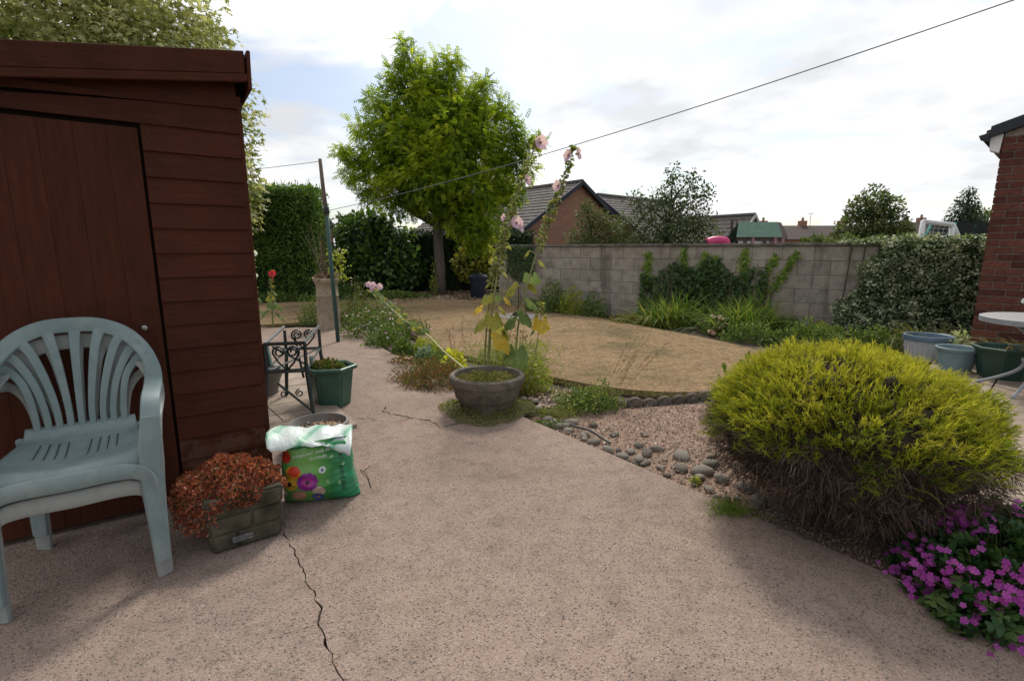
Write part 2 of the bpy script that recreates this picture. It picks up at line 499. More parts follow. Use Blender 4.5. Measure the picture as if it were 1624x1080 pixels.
def jag(pts, it=4, amp=.16):
    for k in range(it):
        q = [pts[0]]
        for a, b_ in zip(pts[:-1], pts[1:]):
            dx, dy = b_[0] - a[0], b_[1] - a[1]
            o = rd.uniform(-amp, amp)
            q += [((a[0] + b_[0]) / 2 - dy * o, (a[1] + b_[1]) / 2 + dx * o), b_]
        pts = q
    return pts
crack = jag([(-1.4, 2.6), (-1.14, 2.27), (-1.1, 2.18), (-1.0, 2.04), (-.9, 1.9), (-.8, 1.76), (-.68, 1.6), (-.63, 1.48), (-.5, 1.29), (-.42, 1.05), (-.3, .6)], 3, .12)
crack = [(-6.5, 2.75), (-1.7, 2.75)] + crack + [(-.2, -2)]
gaps = [.0010 + .0045 * abs(mnoise.noise((p[0] * 4, p[1] * 8, 0))) + (.003 if rd.random() < .15 else 0) for p in crack]
edge_r = [(2.6, -2), (2.6, .2), (1.86, 1.25), (1.0, 2.42), (.6, 2.97), (.18, 3.53), (.02, 3.74), (-.2, 4.25), (-.57, 4.81), (-.85, 5.1), (-1.25, 5.68), (-1.6, 6.25), (-1.94, 6.9), (-2.2, 7.4), (-2.82, 8.02), (-3.5, 8.1), (-4.2, 8.08), (-6.5, 8.2)]
patio_r = sheet('concrete_patio', [(p[0] + g_, p[1]) for p, g_ in zip(crack, gaps)] + edge_r, 0, CONC, .06)
patio_l = sheet('concrete_patio', [(-6.5, -2)] + [(p[0] - g_, p[1] - (.004 if p[0] < -1.5 else 0)) for p, g_ in zip(crack, gaps)], -.002, CONC, .06)
for o in (patio_r, patio_l): tag(o, kind='structure')
# hairline cracks filled with dirt in the far half of the path
HAIR = M('crack_dirt', [(.03, .024, .02), (.06, .05, .04)], 30, 1)
for k, (pts, w) in enumerate([([(-1.02, 3.9), (-.75, 3.62), (-.52, 3.42), (-.3, 3.52), (-.12, 3.5)], .006), ([(-.98, 4.55), (-.75, 4.62), (-.55, 4.4)], .004), ([(-.74, 3.62), (-1.0, 3.55), (-1.16, 3.62)], .004), ([(-1.0, 6.0), (-1.45, 5.62), (-1.7, 5.75)], .005)]):
    pts = jag(pts, 4, .2); mb = MB()
    vs_ = []
    for i, p in enumerate(pts):
        ww = w * (.25 + .75 * abs(mnoise.noise((p[0] * 11, p[1] * 11, k))) * 1.6)
        q0, q1 = pts[max(i - 1, 0)], pts[min(i + 1, len(pts) - 1)]
        dx, dy = q1[0] - q0[0], q1[1] - q0[1]; l = math.hypot(dx, dy) + 1e-9
        vs_ += [(p[0] - dy / l * ww, p[1] + dx / l * ww, .003), (p[0] + dy / l * ww, p[1] - dx / l * ww, .003)]
    mb.add(vs_, [(2 * i, 2 * i + 1, 2 * i + 3, 2 * i + 2) for i in range(len(pts) - 1)])
    mb.build('crack', HAIR, patio_r)

soil_poly = [(-8, 7.9), (-4.2, 7.95), (-2.9, 7.9), (-2, 6.7), (-1.3, 5.5), (-.6, 4.6), (0, 3.5), (1, 2.3), (2.5, .1), (7.5, 1), (8, 7), (0, 13), (-1, 17), (-10, 17), (-10, 8)]
tag(sheet('flower_bed_soil', soil_poly, -.055, SOIL), kind='structure')

lawn_poly = smooth_poly([(-7.5, 11.2), (-5.2, 11.9), (-3.4, 12.3), (-1.8, 12.7), (-.3, 12.1), (.7, 10.8), (1.12, 10.1), (1.99, 8.38), (2.65, 7.26), (3.05, 6.3), (3.25, 5.5), (2.7, 4.55), (1.7, 4.27), (1.04, 4.33), (.45, 4.75), (-.1, 5.4), (-.8, 6.1), (-1.35, 7.1), (-1.9, 8.3), (-2.5, 9.3), (-3.0, 9.5), (-3.5, 8.7), (-4.1, 8.25), (-5.5, 8.4), (-7.5, 8.6)], 2)
lawn = tag(sheet('lawn', lawn_poly, .012, LAWN, .06), kind='structure')
x, y = scatter(lawn_poly, 110000)
keep = y < 13; x, y = x[keep], y[keep]
n_ = len(x)
pat = np.array([mnoise.noise((a * .9, b_ * .9, 0)) for a, b_ in zip(x[::1], y[::1])])
GRASS = LM('dry_grass_blades', [(.27, .2, .125), (.36, .275, .18), (.22, .155, .09), (.12, .10, .05), (.07, .085, .03)], .2, .8, .1, 1.0)
gr = stripmesh('dry_grass', np.stack([x, y, np.full(n_, .01)], 1), np.stack([rng.normal(0, .8, n_), rng.normal(0, .8, n_), np.full(n_, .55)], 1), rng.uniform(.014, .036, n_), .005, .35, 1, GRASS, np.clip(.35 + pat * .5 + rng.normal(0, .18, n_), 0, 1))
tag(link('dry_grass', gr), 'short straw coloured parched grass covering the lawn', 'grass', kind='stuff')
# greener tufts and longer blades along the lawn's edges
lp = np.array(lawn_poly); L_ = len(lp)
ii = rng.integers(0, L_, 9000); tt = rng.random(9000)[:, None]
pe = lp[ii] * (1 - tt) + lp[(ii + 1) % L_] * tt + rng.normal(0, .045, (9000, 2))
keep = pe[:, 1] < 12.9; pe = pe[keep]; k_ = len(pe)
EDGEG = LM('edge_grass_blades', [(.30, .22, .1), (.16, .16, .05), (.09, .13, .03), (.06, .1, .022)], .35, .7, .2)
ge = stripmesh('edge_grass', np.column_stack([pe, np.full(k_, -.01)]), np.column_stack([rng.normal(0, .5, (k_, 2)), np.full(k_, .8)]), rng.uniform(.025, .075, k_), .004, .5, 2, EDGEG)
tag(link('edge_grass', ge), 'longer greener grass fringe along the lawn edge', 'grass', kind='stuff')

# ---- gravel
gravel_poly = [(2.5, .12), (1.86, 1.22), (1.0, 2.4), (.6, 2.95), (.17, 3.51), (.15, 3.75), (.55, 4.0), (.95, 3.98), (1.65, 4.12), (2.65, 4.38), (3.3, 5.0), (3.2, 3.6), (2.6, 2.6), (2.15, 1.9), (2.3, 1.2), (2.8, .4)]
tag(sheet('gravel_bed', gravel_poly, -.04, GRAV_BED), kind='structure')
def octa(n, sizes, flat=.6):
    tv = np.array([(1, 0, 0), (-1, 0, 0), (0, 1, 0), (0, -1, 0), (0, 0, 1), (0, 0, -1)], float)
    tf = np.array([(0, 2, 4), (2, 1, 4), (1, 3, 4), (3, 0, 4), (2, 0, 5), (1, 2, 5), (3, 1, 5), (0, 3, 5)])
    V = tv[None] * rng.uniform(.55, 1.2, (n, 6, 1)) * sizes[:, None, None]
    a = rng.uniform(0, 6.28, n); ca, sa = np.cos(a)[:, None], np.sin(a)[:, None]
    X, Y, Z = V[..., 0], V[..., 1] * .75, V[..., 2] * flat
    tilt = rng.normal(0, .35, n)[:, None]
    Z2 = Z * np.cos(tilt) + X * np.sin(tilt); X2 = X * np.cos(tilt) - Z * np.sin(tilt)
    return np.stack([X2 * ca - Y * sa, X2 * sa + Y * ca, Z2], 2), tf
STONE = LM('gravel_stones', [(.10, .075, .065), (.24, .165, .125), (.36, .25, .19), (.44, .32, .25), (.30, .175, .12), (.5, .42, .36), (.2, .17, .16)], 0.0, .85, .25)
x, y = scatter(gravel_poly, 21000)
wgt = rng.random(21000) < np.clip(1.25 - .14 * np.hypot(x, y), .3, 1); x, y = x[wgt], y[wgt]
S_ = rng.uniform(.005, .0105, len(x)); V, tf = octa(len(x), S_)
V += np.stack([x, y, rng.uniform(-.037, -.026, len(x))], 1)[:, None, :]
F = (tf[None] + (np.arange(len(x)) * 6)[:, None, None]).reshape(-1, 3)
tag(link('pink_gravel', np_mesh('pink_gravel', V.reshape(-1, 3), F, STONE, np.repeat(rng.random(len(x)), 8))), 'loose pinkish brown gravel between path and lawn edging', 'gravel', kind='stuff')
# rounded cobbles
COB = M('cobble_stone', [(.11, .088, .066), (.18, .155, .125), (.27, .238, .195)], 7, .8, .4, 60, .25, vary=.5)
def rock(seed, sub=2):
    bm = bmesh.new(); bmesh.ops.create_icosphere(bm, subdivisions=sub, radius=1)
    for v_ in bm.verts:
        d = 1 + .28 * mnoise.noise(v_.co * .9 + Vector((seed * 3.1, 0, 0))) + .07 * mnoise.noise(v_.co * 2.5 + Vector((0, seed, 0)))
        v_.co *= d
    me = bpy.data.meshes.new('cobble'); bm.to_mesh(me); bm.free()
    me.polygons.foreach_set('use_smooth', [True] * len(me.polygons)); me.materials.append(COB)
    return me
rocks = [rock(i) for i in range(6)]
cob = [(.55, 3.22, .055), (.62, 3.07, .05), (.69, 2.98, .052), (.78, 2.92, .05), (.76, 3.06, .04), (.86, 3.03, .045), (.94, 3.1, .043), (.84, 3.16, .035), (1.06, 2.98, .06), (1.2, 2.86, .055), (1.0, 2.8, .05), (1.11, 2.76, .06), (1.06, 2.68, .047), (1.18, 2.66, .055), (1.28, 2.56, .05), (1.25, 2.97, .035),
       (.27, 3.68, .055), (.33, 3.82, .06), (.22, 3.95, .055), (.31, 3.6, .045), (.36, 3.5, .06), (.25, 3.55, .045), (.45, 3.62, .05), (.42, 3.45, .035), (.6, 3.55, .04), (.15, 3.85, .045), (.5, 3.34, .035), (.72, 3.36, .035), (.93, 3.36, .03), (1.28, 2.42, .055), (1.36, 2.3, .045), (.2, 4.15, .05), (.1, 4.2, .04)]
for _ in range(34):          # smaller stones packed along the path edge
    t_ = rd.random(); cob.append((.2 + .95 * t_ + rd.uniform(.03, .13), 3.52 - 1.25 * t_ + rd.uniform(.0, .12), rd.uniform(.016, .032)))
for i, (cx, cy, s_) in enumerate(cob):
    o = link('cobble', rocks[i % 6], None, None, (cx, cy, -.034 + s_ * .16), (rd.uniform(-.25, .25), rd.uniform(-.25, .25), rd.uniform(0, 6.28)), (s_ * .95 * rd.uniform(.85, 1.25), s_ * rd.uniform(.62, .9), s_ * rd.uniform(.42, .62)))
    sz = 'small pebble' if s_ < .033 else ('large rounded cobble' if s_ >= .052 else 'middling smooth cobble')
    wh = 'beside the concrete bowl' if cx < .4 else ('midway along the concrete path edge' if cx < .85 else 'near the golden conifer')
    tag(o, sz + ' at the gravel edge ' + wh, 'cobble' if s_ >= .033 else 'pebble', sz + 's ' + wh)

# scalloped log edging between gravel and lawn
EDG = M('edging_concrete', [(.07, .055, .045), (.125, .1, .082), (.19, .155, .125)], 14, .95, .7, 50, vary=.25)
er = empty('scalloped_edging', (0, 0, 0), 0, 'weathered scalloped concrete edging between the gravel and parched lawn', 'edging')
epts = [(.62 + .135 * i, 4.02 + .035 * abs(i - 2.2) + .006 * (i - 2.2) ** 2 * (1 if i > 2 else 1) * .35) for i in range(12)]
mbs = MB(); arc = [(-.066, -.06)] + [(-.068 * math.cos(a), -.005 + .04 * math.sin(a)) for a in np.linspace(0, math.pi, 7)] + [(.066, -.06)]
vs_ = [(p[0], -.022, p[1]) for p in arc] + [(p[0], .022, p[1]) for p in arc]; na = len(arc)
mbs.add(vs_, [tuple(range(na)), tuple(reversed(range(na, 2 * na)))] + [(i, na + i, na + (i + 1) % na, (i + 1) % na) for i in range(na)])
eme = mbs.mesh('edging_piece', EDG, bevel=.006)
for i, p in enumerate(epts):
    q = epts[min(i + 1, len(epts) - 1)]; q0 = epts[max(i - 1, 0)]
    link('edging_piece', eme, None, er, (p[0], p[1], -.008 + rd.uniform(-.012, .01)), (rd.uniform(-.12, .1), rd.uniform(-.06, .06), math.atan2(q[1] - q0[1], q[0] - q0[0])))

# ---- slab paving on the right, beyond the conifer
SLAB = M('paving_slab', [(.21, .16, .125), (.29, .23, .178), (.345, .28, .22)], 5, .9, .35, 90, .15, vary=.12, speck=(40, .68, (.16, .13, .11)))
pav = empty('slab_paving', (0, 0, -.02)); tag(pav, kind='structure')
mb = MB().box((0, 0, 0), (.557, .557, .04)); slabme = mb.mesh('paving_slab', SLAB, bevel=.004)
NX, NY = (.743, .669), (.669, -.743)
for r_ in range(10):
    for c_ in range(5):
        n0, s0 = 2.04 + .5695 * (r_ + .5), -.38 + .5695 * (c_ + .5)
        if r_ >= 6: s0 -= .5695
        if r_ < 2: continue
        link('paving_slab', slabme, None, pav, (NX[0] * n0 + NY[0] * s0, NX[1] * n0 + NY[1] * s0, rd.uniform(-.003, .003)), (rd.uniform(-.004, .004), rd.uniform(-.004, .004), math.atan2(NY[1], NY[0])))
# narrow setts beside the shed
PLNK = M('sett_stone', [(.24, .19, .15), (.33, .265, .21), (.38, .31, .25)], 7, .9, .4, 80, .15, vary=.12)
st = empty('side_paving', (-1.315, 2.567, .012), A_SHED); tag(st, kind='structure')
sme = MB().box((0, 0, 0), (.64, .262, .03)).mesh('paving_slab', PLNK, bevel=.004)
for i in range(9):
    link('paving_slab', sme, None, st, (.34 + rd.uniform(-.004, .004) + .0, .72 + i * .27, rd.uniform(-.002, .002)))

# ---- concrete block wall at the back
def mat_block():
    m, nt, b = new_mat('concrete_block')
    v = wvec(nt)
    f = nnoise(nt, 7, 6, .65, v)
    r = ramp_of(nt, [(.21, .185, .158), (.30, .268, .232), (.37, .333, .29)], [.3, .5, .72]); nt.links.new(f, r.inputs[0])
    oi = nt.nodes.new('ShaderNodeObjectInfo')
    ro = ramp_of(nt, [(.84, .83, .81), (1, .98, .95), (1.08, 1.06, 1.02), (.96, .91, .86)]); nt.links.new(oi.outputs['Random'], ro.inputs[0])
    c = mixc(nt, 1.0, r.outputs[0], ro.outputs[0], 'MULTIPLY')
    # rain streaks from the coping
    fs = nnoise(nt, 1.0, 5, .6, wvec(nt, (5, 5, .5)))
    rs = ramp_of(nt, [(.62, .61, .6), (1.04, 1.04, 1.04)], [.32, .48]); nt.links.new(fs, rs.inputs[0])
    c = mixc(nt, 1.0, c, rs.outputs[0], 'MULTIPLY')
    fp = nnoise(nt, 90, 3, .7, v)
    rp = ramp_of(nt, [(.6,) * 3, (1.05,) * 3], [.3, .5]); nt.links.new(fp, rp.inputs[0])
    c = mixc(nt, 1.0, c, rp.outputs[0], 'MULTIPLY')
    nt.links.new(c, b.inputs['Base Color']); b.inputs['Roughness'].default_value = .95; b.inputs['Specular IOR Level'].default_value = .1
    bump(nt, b, fp, .5, .006)
    return m
BLOCK = mat_block()
MORT = M('wall_mortar', [(.19, .17, .15), (.27, .245, .22)], 20, .95, .6, 60)
COPE = M('coping_stone', [(.07, .065, .055), (.13, .12, .1), (.2, .18, .155)], 6, .95, .5, 60, vary=.15, world_space=True)
A_WALL = math.atan2(-.565, .825)
wl_ = empty('block_wall', (-.3, 11.39, 0), A_WALL, 'long grey concrete block garden wall with coping behind the flower bed', 'wall')
WL = 8.2
MB().box((WL / 2, .055, .62), (WL - .02, .088, 1.36)).build('mortar', MORT, wl_)
bl_full = MB().box((0, 0, 0), (.443, .1, .217)).mesh('block', BLOCK, bevel=.004)
bl_half = MB().box((0, 0, 0), (.218, .1, .217)).mesh('block', BLOCK, bevel=.004)
for r_ in range(6):
    xx = 0.0; off = r_ % 2
    z_ = 1.29 - .1075 - (5 - r_) * .2225
    while xx < WL - .2:
        if off and xx == 0: w_, me_ = .225, bl_half
        else: w_, me_ = .45, bl_full
        if xx + w_ > WL + .05: w_, me_ = .225, bl_half
        link('block', me_, None, wl_, (xx + w_ / 2, .05 + rd.uniform(-.003, .003), z_), (rd.uniform(-.008, .008), 0, rd.uniform(-.006, .006)))
        xx += w_
cme = MB().box((0, 0, 0), (.598, .16, .05)).mesh('coping', COPE, bevel=.008)
for i in range(14): link('coping', cme, None, wl_, (.3 + i * .6 - .1, .05, 1.318 + rd.uniform(-.003, .003)), (0, rd.uniform(-.004, .004), 0))
# rusty bracket on the wall
RUST = M('rusty_iron', [(.03, .02, .016), (.07, .045, .03)], 20, .8, .3, 80)
br = empty('wall_bracket', (0, 0, 0), 0, 'small dark iron hook bracket fixed to the block wall right of the ivy', 'bracket')
bx, by = -.3 + .825 * 5.42, 11.39 - .565 * 5.42
br.location = (bx, by, .93); br.rotation_euler = (0, 0, A_WALL)
MB().box((0, -.01, 0), (.035, .014, .14)).build('back_plate', RUST, br)
MB().tube([(0, -.02, .02), (-.04, -.06, .02), (-.13, -.07, .02), (-.135, -.07, .06)], .008, 6).build('hook', RUST, br)

# ---- timber shed
def mat_shed(name, wear, along):
    m, nt, b = new_mat(name)
    v = nvec(nt, along)
    f = nnoise(nt, 3, 7, .65, v)
    r = ramp_of(nt, [(.05, .0148, .0078), (.064, .0188, .0098), (.08, .0245, .0127)], [.3, .52, .75]); nt.links.new(f, r.inputs[0])
    oi = nt.nodes.new('ShaderNodeObjectInfo')
    mr = nt.nodes.new('ShaderNodeMapRange'); mr.inputs['To Min'].default_value = .9; mr.inputs['To Max'].default_value = 1.08
    nt.links.new(oi.outputs['Random'], mr.inputs['Value'])
    vm = nt.nodes.new('ShaderNodeVectorMath'); vm.operation = 'SCALE'; nt.links.new(r.outputs[0], vm.inputs[0]); nt.links.new(mr.outputs[0], vm.inputs['Scale'])
    fw = nnoise(nt, 6, 6, .75, wvec(nt, (1, 1, 1.4)))
    rw = ramp_of(nt, [(0,) * 3, (1,) * 3], [.74 - wear, .84 - wear]); nt.links.new(fw, rw.inputs[0])
    wf = nt.nodes.new('ShaderNodeMath'); wf.operation = 'MULTIPLY'; wf.inputs[1].default_value = .55
    nt.links.new(rw.outputs[0], wf.inputs[0])
    fb = nnoise(nt, 2.2, 6, .7, wvec(nt, (1, 1, .7)))
    rb = ramp_of(nt, [(.72, .74, .76), (1.0, 1.0, 1.0), (1.18, 1.12, 1.08)], [.34, .5, .68]); nt.links.new(fb, rb.inputs[0])
    c = mixc(nt, wf.outputs[0], mixc(nt, 1.0, vm.outputs[0], rb.outputs[0], 'MULTIPLY'), (.13, .07, .05))
    nt.links.new(c, b.inputs['Base Color']); b.inputs['Roughness'].default_value = .7; b.inputs['Specular IOR Level'].default_value = .12
    bump(nt, b, f, .22, .004)
    return m
SH_H = mat_shed('stained_board', .095, (2, 20, 26)); SH_V = mat_shed('stained_plank', .02, (22, 22, 1.6)); SH_W = mat_shed('worn_board', .24, (2, 20, 26))
FELT = M('roof_felt', [(.03, .03, .032), (.06, .06, .062)], 30, .95, .6, 120)
DARK = M('shed_inside', [(.02, .012, .01), (.03, .018, .014)], 8, .95)
shed = empty('garden_shed', (-2.19, 1.97, 0), A_SHED, 'dark red brown stained timber shed with a plank door and sloping roof', 'shed')
XL, XC, DEP = -.55, 1.059, 1.75
def zt(x): return 2.135 - .15 * (1.09 - x)
# inner box (frame and lining) that the boards are nailed to
MB().hexa([(XL + .03, .025, .03), (XC - .03, .025, .03), (XC - .03, DEP - .03, .03), (XL + .03, DEP - .03, .03), (XL + .03, .025, zt(XL) - .1), (XC - .03, .025, zt(XC) - .1), (XC - .03, DEP - .03, zt(XC) - .1), (XL + .03, DEP - .03, zt(XL) - .1)]).build('lining', DARK, shed)
def board(x0, x1, z0, h, name='board', mat=SH_H, sl=0.0, top=None):
    """feather-edge board: thick at the bottom, thin at the top"""
    zc0 = min(z0 + h + .012, zt(x0) - .09); zc1 = min(z0 + h + .012, zt(x1) - .09)
    y0 = -.004
    pts = [(x0, y0 - .018, z0), (x1, y0 - .018, z0), (x1, y0 + .006, z0), (x0, y0 + .006, z0), (x0, y0 - .006, zc0), (x1, y0 - .006, zc1), (x1, y0 + .006, zc1), (x0, y0 + .006, zc0)]
    return MB().hexa(pts).build(name, mat, shed, bevel=.0015)
DX0, DX1, DZ = -.11, .66, 1.77
z_ = 1.79 - .112 * 16
for i in range(16):
    zb = z_ + i * .112
    zb = max(zb, .012)
    board(DX1 + .012, XC, zb, .112 if i else .1, mat=SH_W if i < 3 else SH_H)
    board(XL, DX0 - .012, zb, .112 if i else .1, mat=SH_W if i < 2 else SH_H)
board(XL, XC, 1.79, .112); board(XL + .35, XC, 1.902, .112)
mb = MB()
# corner trim down the right-hand edge
MB().box((XC + .008, .012, .98), (.02, .055, 1.96)).build('corner_trim', SH_H, shed, bevel=.002)
# door of vertical planks
door = MB().box(((DX0 + DX1) / 2, .004, .9), (DX1 - DX0 - .01, .012, 1.72)).build('door', DARK, shed)
pw = (DX1 - DX0) / 7
for i in range(7):
    MB().box((DX0 + pw * (i + .5), -.012, .895), (pw - .0008, .018, 1.745)).build('plank', SH_V, door, bevel=.0006)
STEEL = M('dull_steel', [(.25, .24, .22), (.4, .39, .37)], 40, .45, 0, metal=.8)
MB().lathe([(.0, 0), (.012, 0), (.012, .012), (.006, .016), (0, .016)], 14).build('door_lock', STEEL, door, smooth=True, auto=40, loc=(DX1 - .065, -.021, .895), rot=(rad(90), 0, 0))
# roof sheet, fascias
ov = .06
MB().hexa([(XL - .08, -ov, zt(XL - .08) - .03), (XC + .045, -ov, zt(XC + .045) - .03), (XC + .045, DEP + .05, zt(XC + .045) - .03), (XL - .08, DEP + .05, zt(XL - .08) - .03), (XL - .08, -ov, zt(XL - .08)), (XC + .045, -ov, zt(XC + .045)), (XC + .045, DEP + .05, zt(XC + .045)), (XL - .08, DEP + .05, zt(XL - .08))]).build('roof', FELT, shed)
def sloped(y0, y1, x0, x1, za, zb, name, mat):
    return MB().hexa([(x0, y0, zt(x0) + za), (x1, y0, zt(x1) + za), (x1, y1, zt(x1) + za), (x0, y1, zt(x0) + za), (x0, y0, zt(x0) + zb), (x1, y0, zt(x1) + zb), (x1, y1, zt(x1) + zb), (x0, y1, zt(x0) + zb)]).build(name, mat, shed, bevel=.003)
sloped(-ov - .02, -ov - .002, XL - .08, XC + .04, -.086, .012, 'fascia', SH_H)
sloped(-ov - .026, -ov - .002, XL - .08, XC + .048, -.122, -.088, 'fascia_trim', SH_H)
# side fascia on the high edge: leaning outwards
MB().hexa([(XC + .046, -ov - .03, zt(XC) - .15), (XC + .062, -ov - .03, zt(XC) - .15), (XC + .062, DEP + .05, zt(XC) - .15), (XC + .046, DEP + .05, zt(XC) - .15), (XC + .05, -ov - .03, zt(XC) + .02), (XC + .066, -ov - .03, zt(XC) + .02), (XC + .066, DEP + .05, zt(XC) + .02), (XC + .05, DEP + .05, zt(XC) + .02)]).build('side_fascia', SH_H, shed, bevel=.003)
# right side boards (seen from a step to the right)
for i in range(17):
    zb = max(1.79 - .112 * 16 + i * .112, .012)
    MB().hexa([(XC - .002, .045, zb), (XC + .016, .045, zb), (XC + .016, DEP, zb), (XC - .002, DEP, zb), (XC - .002, .045, zb + .122), (XC + .003, .045, zb + .122), (XC + .003, DEP, zb + .122), (XC - .002, DEP, zb + .122)]).build('board', SH_W if i < 2 else SH_H, shed)
NAIL = M('nail_head', [(.02, .015, .012), (.05, .04, .03)], 40, .6)
mb = MB()
for i in range(17):
    zb = 1.79 - .112 * 16 + i * .112 + .03
    for xx in (DX1 + .035, XC - .03):
        if zb > .05:
            for dz in (0, .035): mb.lathe([(0, 0), (.004, 0), (.004, .003), (0, .003)], 6, (0, 0)); 
            n = len(mb.v)
            for q in (2, 1):
                for k in range(24):
                    vx = mb.v[n - q * 24 + k]; mb.v[n - q * 24 + k] = (xx + vx[0], -.0205 - vx[2] + .002 * (q - 1), zb + (.035 if q == 1 else 0) + vx[1])
mb.build('nails', NAIL, shed)['kind'] = 'stuff'

# ---- brick building on the right
def mat_brick(name, far=False):
    m, nt, b = new_mat(name)
    v = wvec(nt)
    f = nnoise(nt, 30, 5, .7, v)
    r = ramp_of(nt, [(.075, .03, .022), (.132, .05, .035), (.178, .076, .054)], [.3, .5, .72]); nt.links.new(f, r.inputs[0])
    oi = nt.nodes.new('ShaderNodeObjectInfo')
    ro = ramp_of(nt, [(.5, .47, .5), (.85, .8, .8), (1, 1, 1), (1.2, 1.1, 1.05)]); nt.links.new(oi.outputs['Random'], ro.inputs[0])
    c = mixc(nt, 1.0, r.outputs[0], ro.outputs[0], 'MULTIPLY')
    nt.links.new(c, b.inputs['Base Color']); b.inputs['Roughness'].default_value = .9; b.inputs['Specular IOR Level'].default_value = .15
    bump(nt, b, f, .4, .004)
    return m
BRICK = mat_brick('red_brick')
BMORT = M('brick_mortar', [(.2, .17, .14), (.3, .26, .22)], 30, .95, .5, 80)
BLACKP = M('black_verge_plastic', [(.012, .013, .017), (.02, .021, .026)], 6, .4, 0, spec=.4)
WHITEP = M('white_painted_wood', [(.6, .6, .6), (.72, .72, .71)], 8, .5)
TILE = M('grey_roof_tile', [(.055, .05, .047), (.095, .087, .08), (.13, .12, .108)], 8, .85, .4, 40, vary=.1)
A_BR = math.atan2(-.743, .669)
bb = empty('brick_building', (5.12, 5.55, 0), A_BR, 'red brick building with black roof verge at the right edge', 'building')
BW, BD = 1.575, 3.2
MB().hexa([(.012, .012, -.02), (BW - .012, .012, -.02), (BW - .012, BD, -.02), (.012, BD, -.02), (.012, .012, 2.44), (BW - .012, .012, 2.95), (BW - .012, BD, 2.95), (.012, BD, 2.44)]).build('mortar', BMORT, bb)
bk = MB().box((0, 0, 0), (.215, .1, .065)).mesh('brick', BRICK, bevel=.003)
bkh = MB().box((0, 0, 0), (.1025, .1, .065)).mesh('brick', BRICK, bevel=.003)
for r_ in range(40):
    z_ = .035 + r_ * .075; xx = 0.0; first = True
    while xx < BW - .05:
        if (r_ % 2 and first) or xx + .215 > BW: w_, me_ = .1025, bkh
        else: w_, me_ = .215, bk
        if z_ < 2.42 + (xx + w_ / 2) * .325 - .03:
            link('brick', me_, None, bb, (xx + w_ / 2, .05 + rd.uniform(-.0015, .0015), z_))
        xx += w_ + .01; first = False
for r_ in range(32):
    z_ = .035 + r_ * .075
    me_ = bk
    for k in range(3):
        link('brick', bk, None, bb, (.05, .2175 + (.1125 if r_ % 2 else 0) + k * .225, z_), (0, 0, rad(90)))
# verge, bargeboard end, roof
sl = .325
def verge(x0, x1, y0, y1, za, zb, name, mat): 
    f_ = lambda x: 2.43 + x * sl
    return MB().hexa([(x0, y0, f_(x0) + za), (x1, y0, f_(x1) + za), (x1, y1, f_(x1) + za), (x0, y1, f_(x0) + za), (x0, y0, f_(x0) + zb), (x1, y0, f_(x1) + zb), (x1, y1, f_(x1) + zb), (x0, y1, f_(x0) + zb)]).build(name, mat, bb, bevel=.004)
verge(-.1, BW, -.06, .02, .0, .115, 'verge', BLACKP)
MB().hexa([(-.17, -.055, 2.385), (-.1, -.055, 2.37), (-.1, .02, 2.37), (-.17, .02, 2.385), (-.19, -.055, 2.43), (-.1, -.055, 2.45), (-.1, .02, 2.45), (-.19, .02, 2.43)]).build('verge_end', BLACKP, bb, bevel=.003)
verge(-.14, BW, .022, BD, .05, .1, 'roof', TILE)
MB().tube([(-.135, .03, 2.42), (-.135, BD, 2.42)], .04, 10).build('gutter', BLACKP, bb, smooth=True)
MB().hexa([(-.09, -.012, 2.27), (-.012, -.012, 2.24), (-.012, .1, 2.24), (-.09, .1, 2.27), (-.1, -.012, 2.41), (.002, -.012, 2.43), (.002, .1, 2.43), (-.1, .1, 2.41)]).build('soffit_box', WHITEP, bb, bevel=.003)
# ================================================================== OBJECTS ON THE PATIO
def mat_plastic(name, c0, c1, dirt):
    m, nt, b = new_mat(name)
    v = nvec(nt)
    f = nnoise(nt, 5, 6, .65, v)
    r = ramp_of(nt, [c0, c1], [.35, .65]); nt.links.new(f, r.inputs[0])
    f2 = nnoise(nt, 13, 6, .75, nvec(nt, (1, 1, .6)))
    rr = ramp_of(nt, [(0,) * 3, (1,) * 3], [.5, .72]); nt.links.new(f2, rr.inputs[0])
    k = nt.nodes.new('ShaderNodeMath'); k.operation = 'MULTIPLY'; k.inputs[1].default_value = .5
    nt.links.new(rr.outputs[0], k.inputs[0])
    c = mixc(nt, k.outputs[0], r.outputs[0], dirt)
    nt.links.new(c, b.inputs['Base Color'])
    rrg = ramp_of(nt, [(.42,) * 3, (.65,) * 3]); nt.links.new(f2, rrg.inputs[0]); nt.links.new(rrg.outputs[0], b.inputs['Roughness'])
    b.inputs['Specular IOR Level'].default_value = .35
    bump(nt, b, nnoise(nt, 160, 3, .6, v), .06, .002)
    return m
CH1 = mat_plastic('faded_teal_plastic', (.15, .21, .21), (.215, .27, .265), (.30, .31, .295))
CH2 = mat_plastic('faded_grey_plastic', (.24, .262, .248), (.30, .312, .292), (.19, .185, .168))

def lerp_path(pts, nr, w, th, sub=4):
    """Catmull-Rom through the points, with matching normals and widths"""
    P, N, W, T = [], [], [], []
    k = len(pts); g = lambda a, i: a[max(0, min(k - 1, i))]
    for i in range(k - 1):
        for j in range(sub + (1 if i == k - 2 else 0)):
            t = j / sub
            p0, p1, p2, p3 = (Vector(g(pts, i + q)) for q in (-1, 0, 1, 2))
            P.append(.5 * ((2 * p1) + (p2 - p0) * t + (2 * p0 - 5 * p1 + 4 * p2 - p3) * t * t + (3 * p1 - p0 - 3 * p2 + p3) * t ** 3))
            N.append(Vector(nr[i]).lerp(Vector(nr[i + 1]), t)); W.append(w[i] * (1 - t) + w[i + 1] * t); T.append(th[i] * (1 - t) + th[i + 1] * t)
    return P, N, W, T

